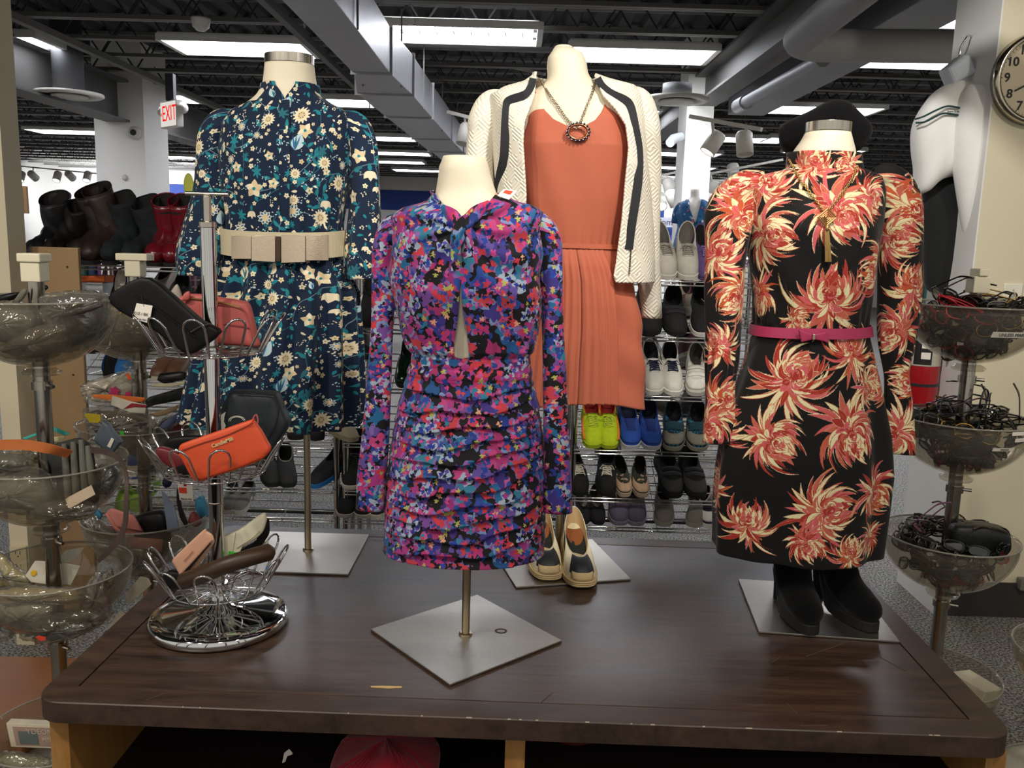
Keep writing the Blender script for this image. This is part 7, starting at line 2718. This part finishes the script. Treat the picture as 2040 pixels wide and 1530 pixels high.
M_BLEA = mat('black grained leather', '#0c0c0d', .5, var=.12, bump=.2, bs=500, spec=.25)
Yf, Yk_ = by_ - .07, by_ + .075
t = pk('black leather clutch leaning out of the top basket with a white price tag', [(220, 592), (224, 584), (262, 560), (284, 552), (300, 553), (316, 562), (350, 592), (405, 640), (436, 655), (441, 662), (428, 676), (392, 702), (378, 706), (352, 690), (318, 662), (280, 640), (240, 618), (224, 604)], by_ - .055, .016, M_BLEA, 8, 0, 'clutch_bag', 'bag')
strip('flap_edge', [aty(*q, by_ - .073) for q in ((268, 588), (300, 606), (340, 634), (380, 664), (392, 672))], .003, M_BLEA, t, .002)
strip('fold_edge', [aty(*q, by_ - .073) for q in ((376, 664), (400, 650), (420, 644))], .003, mat('worn black edge', '#2c2c2c', .4), t, .002)
q = [aty(x, y, by_ - .078) for x, y in ((272, 604), (304, 609), (297, 644), (264, 635))]
tg = thing('price_tag', 'white square price tag hanging on the black clutch', 'tag', q[0])
MB().add(q + [p + Vector((0, .0012, 0)) for p in q], [(3, 2, 1, 0), (4, 5, 6, 7), (0, 1, 5, 4), (1, 2, 6, 5), (2, 3, 7, 6), (3, 0, 4, 7)]).build('card', M_WHITEP, tg)
e0, e1 = (q[1] - q[0]).normalized(), (q[0] - q[3]).normalized()
rmx = Matrix((e0, e1, e0.cross(e1).normalized())).transposed().to_4x4()
text_mesh('print', 'K15 / BK', .0085, mat('grey print', '#6f6a60', .7), Matrix.Translation(q[3].lerp(q[1], .42) + Vector((0, -.0012, -.001))) @ rmx, tg, .0003)
text_mesh('print', 'Planet Aid', .006, mat('violet print', '#6a648c', .7), Matrix.Translation(q[3].lerp(q[2], .45) + e1 * .004 + Vector((0, -.0012, 0))) @ rmx, tg, .0003)
MB().tube([q[0].lerp(q[1], .5) + e1 * -.004 + Vector((0, -.001, 0)), aty(281, 590, by_ - .075)], .0005, 5).build('string', M_BLKTRIM, tg)

M_CORL = mat('coral pink leather', '#c5625c', .55, var=.07, bump=.15, bs=300)
t = pk('coral pink zip purse standing at the back of the top basket', [(358, 592), (374, 586), (400, 586), (440, 592), (486, 600), (497, 608), (504, 630), (512, 668), (516, 690), (480, 688), (430, 684), (390, 676), (368, 640)], by_ + .055, .02, M_CORL, 5, 80, 'purse', 'purse')
strip('zip', [aty(*q, by_ + .034) for q in ((378, 594), (400, 596), (440, 602), (478, 612))], .003, M_GOLD, t, .0015)
strip('seam', [aty(*q, by_ + .034) for q in ((430, 606), (470, 612), (488, 620), (496, 640), (505, 686))], .0025, mat('dark coral seam', '#9c4440', .6), t, .001)
strip('front_pocket', [aty(*q, by_ + .034) for q in ((446, 646), (480, 650), (497, 652))], .003, mat('dark coral seam', '#9c4440', .6), t, .001)
mb = MB()
pillow(mb, [(362, 600), (366, 586), (376, 580), (380, 588), (376, 598)], by_ + .03, .004, 3, 6, None, 24)
mb.build('tassel', M_CORL, t, smooth=True)
packet('card', 'clear packet and dark pen behind the coral purse', 'packet', [(338, 584), (352, 566), (360, 580), (364, 600), (352, 602)], by_ + .09, .006, C_('cloudy film', '#a8a094', .4))

M_TEAL = mat('dark slate leatherette', '#232b2f', .5, var=.08, bump=.15, bs=400)
t = pk('dark slate zip purse with a white print behind the orange wallet', [(440, 820), (452, 795), (462, 780), (476, 777), (545, 780), (556, 786), (566, 812), (576, 836), (574, 852), (560, 876), (545, 902), (520, 916), (480, 920), (445, 900), (434, 860)], by_ + .05, .03, M_TEAL, 5, 80, 'purse', 'purse')
strip('zip_seam', [aty(*q, by_ + .019) for q in ((470, 783), (540, 787), (551, 794), (556, 815), (548, 850), (530, 880))], .003, mat('black seam', '#101416', .5), t, .001)
mb = MB()
pillow(mb, [(433, 848), (435, 832), (444, 824), (450, 820), (447, 830), (446, 840), (450, 848), (446, 858), (434, 858)], by_ + .018, .0008, 5, 4, None, 0)
mb.build('white_print', M_WHITEP, t)
mb = MB()
for s_ in (1., .8):
    mb.tube([aty(472 + 16 * s_ * math.cos(a), 838 + 9 * s_ * math.sin(a), by_ + .0185) for a in np.linspace(PI * .95, PI * 2.0, 14)], .0008, 5)
mb.build('swirl_print', M_WHITEP, t)
strip('pull_tab', [aty(*q, by_ + .0) for q in ((503, 838), (506, 830), (511, 826), (514, 836), (513, 845))], .003, M_CORL, t, .0015)

M_ORNG = mat('orange red leather', '#d9512a', .5, var=.05, bump=.15, bs=500)
Yw = by_ - .1
t = pk('bright orange wristlet wallet with gold lettering in the middle basket', [(357, 893), (360, 886), (372, 880), (430, 860), (500, 836), (507, 838), (513, 846), (522, 858), (534, 880), (540, 892), (536, 902), (520, 916), (480, 932), (430, 948), (405, 957), (392, 957), (382, 948), (372, 930), (362, 910)], Yw, .013, M_ORNG, 5, 100, 'wallet', 'wallet')
strip('zip_seam', [aty(*q, Yw - .0132) for q in ((362, 898), (400, 884), (450, 868), (505, 843))], .0022, mat('dark orange seam', '#7c2a14', .6), t, .001)
strip('bottom_seam', [aty(*q, Yw - .012) for q in ((372, 922), (384, 946), (398, 953), (430, 944), (480, 928), (520, 911))], .0012, mat('orange edge', '#b23c1c', .6), t, .001)
a, b = aty(423, 889, Yw - .0146), aty(463, 874, Yw - .0146)
e0 = (b - a).normalized()
rmx = Matrix((e0, Vector((0, -1, 0)).cross(e0).normalized(), Vector((0, -1, 0)))).transposed().to_4x4()
text_mesh('gold_lettering', 'CandieMili', .0115, mat('gold letters', '#e6cf96', .35, .2), Matrix.Translation(a.lerp(b, .5)) @ rmx, t, .0006, bold=True)
mb = MB()
pillow(mb, [(356, 906), (362, 900), (368, 908), (362, 914)], Yw - .002, .004, 3, 6, None, 20)
mb.build('strap_tab', M_ORNG, t, smooth=True)
packet('wallet', 'dark red wallet lying at the left of the middle basket', 'wallet', [(311, 900), (318, 890), (350, 898), (374, 912), (376, 926), (352, 932), (330, 922)], by_ - .02, .012, C_('dark red leather', '#6a1c24', .45), e=5)
packet('wallet', 'black wallet at the back left of the middle basket', 'wallet', [(325, 890), (340, 872), (400, 868), (420, 880), (400, 905), (360, 912), (330, 905)], by_ + .05, .012, M_BLEA, e=5)
packet('coin_purse', 'black coin purse under the orange wallet', 'purse', [(346, 935), (356, 920), (380, 922), (396, 940), (380, 950), (356, 948)], by_ - .02, .012, M_BLEA, e=4)

# lowest basket
M_BEIG = mat('blush leather', '#d3a184', .55, var=.06)
t = thing('wallet', 'blush beige folded wallet standing in the lowest basket left of the pole', 'wallet', aty(380, 1105, by_ - .05))
for nm, poly, dy in (('outer_cover', [(343, 1118), (350, 1108), (404, 1057), (412, 1058), (422, 1064), (426, 1072), (420, 1080), (362, 1144), (357, 1143)], -.055), ('inner_flap', [(362, 1140), (410, 1092), (424, 1074), (427, 1080), (420, 1092), (382, 1144), (374, 1142)], -.035)):
    mb = MB()
    pillow(mb, poly, by_ + dy, .0045, 6, 8, None, 40)
    mb.build(nm, M_BEIG, t, smooth=True)
strip('cut_tab', [aty(*q, by_ - .061) for q in ((366, 1118), (372, 1112), (384, 1098))], .0018, mat('blush seam', '#a5745a', .6), t, .001)
mb = MB()
pillow(mb, [(366, 1138), (404, 1094), (418, 1078), (420, 1084), (408, 1098), (374, 1140)], by_ - .045, .003, 6, 6, None, 0)
mb.build('lining', mat('brown lining', '#3a2c22', .7), t)
M_IVORY = mat('ivory leather', '#e6dfc4', .55, var=.04)
t = thing('clutch_bag', 'ivory and black flap clutch standing in the lowest basket right of the pole', 'bag', aty(490, 1080, by_ + .03))
mb = MB()
pillow(mb, [(443, 1070), (480, 1052), (522, 1023), (530, 1030), (530, 1042), (522, 1062), (500, 1080), (478, 1094), (472, 1116), (444, 1122)], by_ + .02, .012, 5, 10, None, 70)
mb.build('flap', M_IVORY, t, smooth=True)
mb = MB()
pillow(mb, [(478, 1096), (500, 1084), (524, 1062), (532, 1034), (536, 1042), (534, 1068), (512, 1096), (492, 1108), (474, 1118)], by_ + .035, .012, 5, 10, None, 60)
mb.build('black_gusset', M_BLEA, t, smooth=True)
mb = MB()
pillow(mb, [(480, 1118), (505, 1100), (530, 1078), (534, 1082), (526, 1094), (500, 1112)], by_ + .045, .008, 5, 8, None, 40)
mb.build('back_panel', M_IVORY, t, smooth=True)
strip('seam', [aty(*q, by_ + .007) for q in ((472, 1092), (500, 1074), (518, 1058))], .0015, mat('ivory seam', '#a89f80', .6), t, .0008)
q = [aty(x, y, by_ + .004) for x, y in ((456, 1098), (473, 1101), (470, 1114), (454, 1110))]
tg = thing('price_tag', 'bright green price sticker hanging on the ivory clutch', 'tag', q[0])
MB().add(q + [p + Vector((0, .001, 0)) for p in q], [(3, 2, 1, 0), (4, 5, 6, 7), (0, 1, 5, 4), (1, 2, 6, 5), (2, 3, 7, 6), (3, 0, 4, 7)]).build('card', mat('neon green', '#3ec43c', .6), tg)
MB().tube([q[0].lerp(q[1], .5), aty(470, 1060, by_ + .006)], .0005, 5).build('string', M_BLKTRIM, tg)
M_BRN = mat('dark brown leather roll', '#3b2819', .45, var=.25, vs=14, bump=.15, bs=200)
t = thing('clutch_bag', 'long dark brown leather roll bag lying across the front of the lowest basket', 'bag', aty(450, 1140, by_ - .09))
P = [aty(360, 1160, by_ - .07), aty(400, 1146, by_ - .085), aty(450, 1126, by_ - .09), aty(500, 1110, by_ - .075), aty(544, 1098, by_ - .04)]
MB().tube([Vector(q) for q in smooth_path([tuple(p) for p in P], 24)], [.012] + [.0215] * 22 + [.012], 20, flat=.9).build('body', M_BRN, t, smooth=True)
strip('flap_seam', [p + Vector((0, -.0195, .004)) for p in P[1:4]], .0015, mat('lighter brown seam', '#6b4a30', .4), t, .001)  # flap seam in a lighter brown than the bag
packet('packet', 'crumpled silver foil packet behind the brown roll bag', 'packet', [(396, 1120), (412, 1098), (418, 1112), (412, 1132), (398, 1140)], by_ - .0, .01, mat('silver foil', '#b8b4aa', .25, .8, var=.3, vs=60))
packet('wallet', 'black wallet at the left of the lowest basket', 'wallet', [(320, 1150), (340, 1136), (372, 1142), (380, 1156), (350, 1176), (330, 1166)], by_ - .03, .012, M_BLEA, e=5)
packet('bag_clip', 'small bright blue clip at the right of the lowest basket', 'clip', [(530, 1130), (538, 1126), (537, 1136), (531, 1138)], by_ + .03, .004, C_('bright blue', '#3c78b8'), e=5, dense=0)

# ------------------------------------------------------------------ espadrille wedges before the jacket mannequin
M_JUTE = mat('braided jute', '#c2a97e', .9, var=.3, vs=120, bump=.8, bs=260, stretch=(1, 1, 3))
M_ECRU = mat('ecru canvas', '#e3d8b8', .8, var=.05, bump=.2, bs=700)
M_BTOE = mat('black cap', '#15181b', .6, var=.1)


def wedge(t):
    Ln, W, H, heel = .235, .088, .06, .07
    n = 44
    outl, opn = [], []
    for j in range(n):
        a = 2 * PI * j / n
        s, c = math.sin(a), math.cos(a)
        y = Ln / 2 * (1 - math.copysign(abs(c) ** .85, c))
        tt = y / Ln
        w = W / 2 * (abs(s) ** .62) * (1 - .25 * max(0, tt - .3) - .18 * math.exp(-((tt - .58) / .16) ** 2)) * math.copysign(1, s)
        outl.append((w, y))
        o0 = .3
        oy = Ln * (o0 + .985) / 2 - Ln * (.985 - o0) / 2 * c
        ot = (oy / Ln - o0) / (.985 - o0)
        opn.append((W * .36 * s * (.8 + .2 * ot), oy, H * (.62 + .38 * max(0, ot) - .35 * math.sin(PI * max(0, min(1, ot))))))
    lift = lambda y: .02 + heel * max(0, (y / Ln - .25) / .75) ** 1.15
    v0 = [Vector((x * 1.06, (y - Ln / 2) * 1.03 + Ln / 2, 0.0005)) for x, y in outl]
    vm = [Vector((x * 1.09, (y - Ln / 2) * 1.05 + Ln / 2, lift(y) * .5)) for x, y in outl]
    v1 = [Vector((x * 1.04, (y - Ln / 2) * 1.02 + Ln / 2, lift(y))) for x, y in outl]
    MB().grid([v0, vm, v1], True, True).build('wedge_sole', M_JUTE, t, smooth=False)
    mb = MB()
    for f in (.25, .5, .75):
        mb.tube([Vector((x * 1.085, (y - Ln / 2) * 1.05 + Ln / 2, max(.004, lift(y) * f))) for x, y in outl], .0028, 6, True)
    mb.build('rope', M_JUTE, t, smooth=True)
    rows = []
    for i in range(11):
        k = i / 10
        h, zf = 1 - math.cos(k * PI / 2), math.sin(k * PI / 2)
        rows.append([Vector((outl[j][0] + (opn[j][0] - outl[j][0]) * h, outl[j][1] + (opn[j][1] - outl[j][1]) * h, lift(outl[j][1]) - .004 + (opn[j][2] + lift(opn[j][1]) - lift(outl[j][1]) + .004) * zf)) for j in range(n)])
    MB().grid(rows, True).build('upper', M_ECRU, t, smooth=True, solid=.0015)
    cap = []
    for i in range(2, 10):
        cap.append([rows[i][j] + Vector((0, -.0008, .002)) for j in list(range(n - 5, n)) + list(range(0, 6))])
    MB().grid(cap).build('toe_cap', M_BTOE, t, smooth=True, solid=.001)
    jb = []
    for i in range(0, 4):
        jb.append([rows[i][j] * 1.0 + Vector((0, -.004, .002)) for j in list(range(n - 4, n)) + list(range(0, 5))])
    MB().grid(jb).build('jute_toe', M_JUTE, t, smooth=True, solid=.002)
    rim = [Vector((p[0], p[1], p[2] + lift(p[1]))) for p in opn]
    ins = [[p + Vector((0, 0, .0005)) for p in rim], [Vector((p.x * .93, p.y, lift(p.y) + .008)) for p in rim]]
    MB().grid(ins, True).build('lining', mat('tan lining', '#c9ad82', .7, var=.05), t, smooth=True)
    fl = [Vector((p.x * .93, p.y, lift(p.y) + .008)) for p in rim]
    MB().add(fl, [tuple(range(n))]).build('insole', mat('black insole', '#1c211f', .6), t)
    hp = [Vector((p.x * .85, Ln * .995 - (Ln * .97 - p.y) * .52 - .004, 0)) for p in rim]
    hp = [Vector((p.x, p.y, lift(p.y) + .0095)) for p in hp]
    MB().add(hp, [tuple(range(n))]).build('heel_pad', mat('brown suede pad', '#8a4f24', .85, var=.15, vs=40), t)
    hp = [Vector((p.x * .85, Ln * .985 - (Ln * .97 - p.y) * .14 - .002, 0)) for p in rim]
    hp = [Vector((p.x, p.y, lift(p.y) + .0105)) for p in hp]
    MB().add(hp, [tuple(range(n))]).build('heel_label', mat('cream label', '#d8cba4', .7), t)
    for s in (-1, 1):
        js = [j for j in range(n) if .55 < outl[j][1] / Ln < .68 and outl[j][0] * s > 0]
        if len(js) > 1:
            MB().grid([[rows[i][j] + Vector((s * .0012, 0, .0008)) for j in js] for i in range(0, 11)]).build('side_panel', mat('dark brown side', '#2a231f', .7), t, solid=.001)
    return t


for px, py, rz, lab in ((1094, 1157, .1, 'left cream and black espadrille wedge half on the metal plate'), (1160, 1171, .06, 'right cream and black espadrille wedge in front of the metal plate')):
    b = atz(px, py, TZ)
    t = thing('espadrille', lab, 'shoe', (0, 0, 0), 'cream and black espadrilles')
    wedge(t)
    t.matrix_basis = TR((b.x, b.y - .012, TZ + (.0062 if px < 1100 else .006)), (0, 0, rz))
# ------------------------------------------------------------------ farther shop fittings
# bust with a blue flowered blouse before the right column
Yz = 6.2
t = thing('mannequin', 'white mannequin bust in a blue flowered wrap blouse before the right column', 'mannequin', aty(1383, 480, Yz))
ZL = [(1377, 378), (1376, 392), (1366, 402), (1352, 408), (1350, 430), (1355, 452), (1352, 480), (1350, 520)]
ZR = [(1392, 378), (1393, 392), (1402, 402), (1412, 408), (1413, 430), (1409, 452), (1413, 480), (1416, 520)]
Bz = Body(ZL, ZR, [(378, .05), (395, .06), (412, .1), (440, .12), (520, .13)], Yz)
MB().grid([[Bz.pt(2 * PI * j / 40, Bz.z0 + (Bz.z1 - Bz.z0) * i / 30) for j in range(40)] for i in range(31)], True, True).build('torso', mat('glossy white form', '#f0eee8', .4), t, smooth=True)
bl = thing('blouse', 'blue flowered wrap blouse on the far white bust', 'blouse', aty(1383, 470, Yz))
M_SM = small_print()
ZL2 = [(1368, 398), (1352, 405), (1346, 425), (1352, 452), (1346, 478), (1340, 505)]
ZR2 = [(1400, 398), (1413, 405), (1418, 425), (1412, 452), (1417, 478), (1420, 505)]
Bz2 = Body(ZL2, ZR2, [(398, .09), (412, .12), (440, .14), (505, .16)], Yz)
shell('blouse_body', Bz2, M_SM, bl, gap=[(396, 1370, 1397), (415, 1373, 1394), (440, 1383, 1387), (446, 1385, 1385.3)], nz=30, na=60, disp=lambda th, z, B: .006 * math.sin(9 * th + z * 20))
limb('sleeve', [(1358, 408, 0, 16), (1349, 422, 0, 16), (1344, 445, 0, 15)], Yz, M_SM, bl, rows=14, n=16)
limb('sleeve', [(1408, 408, 0, 16), (1416, 422, 0, 16), (1420, 445, 0, 15)], Yz, M_SM, bl, rows=14, n=16)
c = aty(1384, 520, Yz)
t = thing('pedestal', 'white pedestal carrying the far blue blouse bust', 'pedestal', (c.x, Yz, 0))
MB().box((c.x, Yz, (c.z - .01) / 2), (.35, .35, c.z - .012)).build('box', M_WHITEW, t, bev=.004)


def hang(name, label, x0, x1, y0, y1, Y, m, seed=0):
    """garments on a rail seen far off"""
    mb = MB()
    pillow(mb, [(x0, y0 + 6), ((x0 + x1) / 2, y0), (x1, y0 + 6), (x1 + 2, y1), (x0 - 2, y1)], Y, .1, 3, 8, None, 24)
    return tag(mb.build(name, m, None, smooth=True), label, 'garment')


hang('garment', 'hot pink garment hanging just right of the jacket sleeve', 1296, 1312, 428, 486, 6.0, mat('hot pink jersey', '#e02a6e', .8))
# sign above the far clothes
c = aty(1328, 443, 8.5)
t = thing('department_sign', 'far white sign lettered Women between jacket sleeve and right column', 'sign', c)
MB().box(c, (.3, .02, .09)).build('board', mat('pale sign', '#d5d8e4', .6), t)
text_mesh('lettering', 'Women', .085, mat('navy print', '#23305e', .6), Matrix.Translation(c + Vector((0, -.012, 0))) @ Matrix.Rotation(PI / 2, 4, 'X'), t, .001)
c = aty(1334, 463, 9.0)
tag(MB().box(c, (.09, .01, .06)).build('blue_card', M_NAVYP, None), 'small plain blue card below the far Women sign', 'sign')
c = aty(448, 429, 12)
t = thing('department_sign', 'navy sign ending in EAT glimpsed behind the navy dress', 'sign', c)
MB().box(c + Vector((-.05, 0, 0)), (.36, .02, .16)).build('board', mat('navy board', '#1e2d5c', .6), t)
text_mesh('lettering', 'EAT', .09, M_WHITEP, Matrix.Translation(c + Vector((.02, -.012, .02))) @ Matrix.Rotation(PI / 2, 4, 'X'), t, .001)
c = aty(376, 369, 12)
mb = MB().blob(c, (.07, .02, .16), nu=18, nv=10)
tag(mb.build('balloon', mat('yellow vinyl', '#d6d34a', .4), None, smooth=True), 'yellow oval hanging beside the left navy sleeve in the distance', 'balloon')
for i, px in enumerate((66, 110)):
    c = aty(px, 396 + i * 2, YB - .02)
    tag(MB().box(c, (.12, .02, .14)).build('wall_sign', mat('dim navy', '#3c4470', .6), None), '%s of two tiny square navy signs on the far white wall' % ('left', 'right')[i], 'sign')
t = thing('picture', 'framed orange and dark picture at the far left beside the post', 'picture', aty(44, 398, 8))
c = aty(44, 398, 8)
MB().box(c, (.1, .03, .24)).build('frame', mat('oak frame', '#8a6a44', .5), t)
MB().box(c + Vector((-.012, -.017, 0)), (.06, .006, .2)).build('print', mat('orange picture', '#c08a2a', .6, var=.6, vs=9), t)
# distant low fixtures with folded clothes, across the floor
rr = random.Random(31)
cols2 = ['#5a2a3a', '#2a3a5a', '#8a8a86', '#a05a3a', '#30343a', '#c8bfae', '#6a3a6a', '#34564a', '#b04a5a', '#22262e']
names2 = ['wine', 'blue', 'grey', 'rust', 'charcoal', 'cream', 'purple', 'green', 'rose', 'black']
k = 0
RAILS = {(-5.2, 12): 'clothes rail standing beyond the left white column', (-2.2, 12.5): 'clothes rail standing behind the navy dress', (.6, 12): 'clothes rail standing behind the coral dress', (3.2, 11): 'clothes rail right of the right white column', (-6.5, 16): 'clothes rail before the white back wall left of the left column', (-3., 16.5): 'clothes rail near the blue wall band behind the navy dress', (1.2, 16): 'clothes rail near the back wall left of the right column', (4.5, 15): 'clothes rail near the back wall behind the chrysanthemum dress', (5.8, 11.5): 'clothes rail beyond the hanging sweatshirt', (-8.2, 13): 'clothes rail at the far left beyond the cream post'}
for gx, gy in ((-5.2, 12), (-2.2, 12.5), (.6, 12), (3.2, 11), (-6.5, 16), (-3., 16.5), (1.2, 16), (4.5, 15), (5.8, 11.5), (-8.2, 13)):
    t = thing('clothes_rail', RAILS[(gx, gy)], 'rail', (gx, gy, 0))
    mb = MB()
    for x in (gx - .8, gx + .8):
        mb.tube([(x, gy, 0), (x, gy, 1.35)], .016, 8)
        mb.box((x, gy, .02), (.06, .5, .04))
    mb.tube([(gx - .82, gy, 1.35), (gx + .82, gy, 1.35)], .016, 8)
    mb.build('frame', M_CHROME, t)
    for j in range(13):
        x = gx - .74 + j * .123
        ci = rr.randrange(10)
        mb = MB()
        mb.blob((x, gy, .88), (.05, .24, .42), None, 10, 8, 3.5, .03, 9, k)
        tag(mb.build('garment', mat('rail cloth ' + cols2[ci], cols2[ci], .9, var=.15), None, smooth=True), '%s garment on the distant rail %.0f metres back and %.0f metres %s of centre' % (names2[ci], gy, abs(gx), 'left' if gx < 0 else 'right'), 'garment', 'garments on distant rails')
        k += 1
# ------------------------------------------------------------------ light
w = bpy.data.worlds.new('night street')
sc.world = w
w.use_nodes = True
bg = w.node_tree.nodes['Background']
bg.inputs[0].default_value = (1, .96, .9, 1)
bg.inputs[1].default_value = .6


def spot(name, loc, aim, power, col, size=.06, ang=70, blend=.6):
    l = bpy.data.lights.new(name, 'SPOT')
    l.energy = power
    l.color = col
    l.shadow_soft_size = size
    l.spot_size = math.radians(ang)
    l.spot_blend = blend
    o = bpy.data.objects.new(name, l)
    COL.objects.link(o)
    o.location = loc
    o.rotation_euler = (Vector(aim) - Vector(loc)).to_track_quat('-Z', 'Y').to_euler()
    return o


WARM = (1, .92, .8)
spot('window_track_and_fill_spot', (-1.3, .35, 2.95), (-.5, 2.3, 1.2), 50, WARM, .07, 75)
spot('window_track_and_fill_spot', (-.1, .3, 2.95), (-.05, 1.9, 1.2), 42, WARM, .07, 75)
spot('window_track_and_fill_spot', (1.2, .35, 2.95), (.6, 2.2, 1.2), 50, WARM, .07, 75)
spot('window_track_and_fill_spot', (.75, .9, 2.95), (.25, 2.3, 1.75), 120, (1, .95, .87), .05, 48)
spot('window_track_and_fill_spot', (.5, 2.0, 2.95), (1.78, 3.68, 1.6), 110, (1, .98, .95), .06, 50)  # fill lamp added to brighten the sweatshirt and wall end
spot('window_track_and_fill_spot', (2.3, 1.2, 2.95), (2.2, 3.5, 1.2), 45, WARM, .07, 85)
spot('window_track_and_fill_spot', (-1.9, .8, 2.95), (-1.5, 2.7, 1.2), 85, WARM, .07, 100)
# wash on the back walls from the track spotlights there
for px, y in ((60, 19.5), (120, 19.5), (185, 19.5)):
    p = aty(px, 345, y)
    spot('back_wall_spot', p, (p.x, YB, 1.6), 260, (.93, .95, 1), .08, 95)
for x in (2.2, 3.6, 5.2, -7.5, -9.3):
    spot('back_wall_spot', (x, 19.5, 2.8), (x, YB, 1.5), 240, (.93, .95, 1), .08, 95)
p = aty(1421, 285, 6.0)
spot('column_spot', p, aty(1384, 330, 8.0), 60, (.93, .95, 1), .05, 90)
p = aty(1333, 372, 7.0)
spot('column_spot', (p.x - .1, 6.6, 2.3), aty(1384, 400, 8.0), 60, (.93, .95, 1), .05, 90)
sc.view_settings.view_transform = 'Standard'
sc.view_settings.look = 'None'
sc.view_settings.gamma = 1
sc.view_settings.exposure = .0
sc.cycles.max_bounces = 8
sc.cycles.transparent_max_bounces = 24
sc.cycles.caustics_reflective = False
sc.cycles.caustics_refractive = False
sc.cycles.sample_clamp_indirect = 6
sc.cycles.use_denoising = True
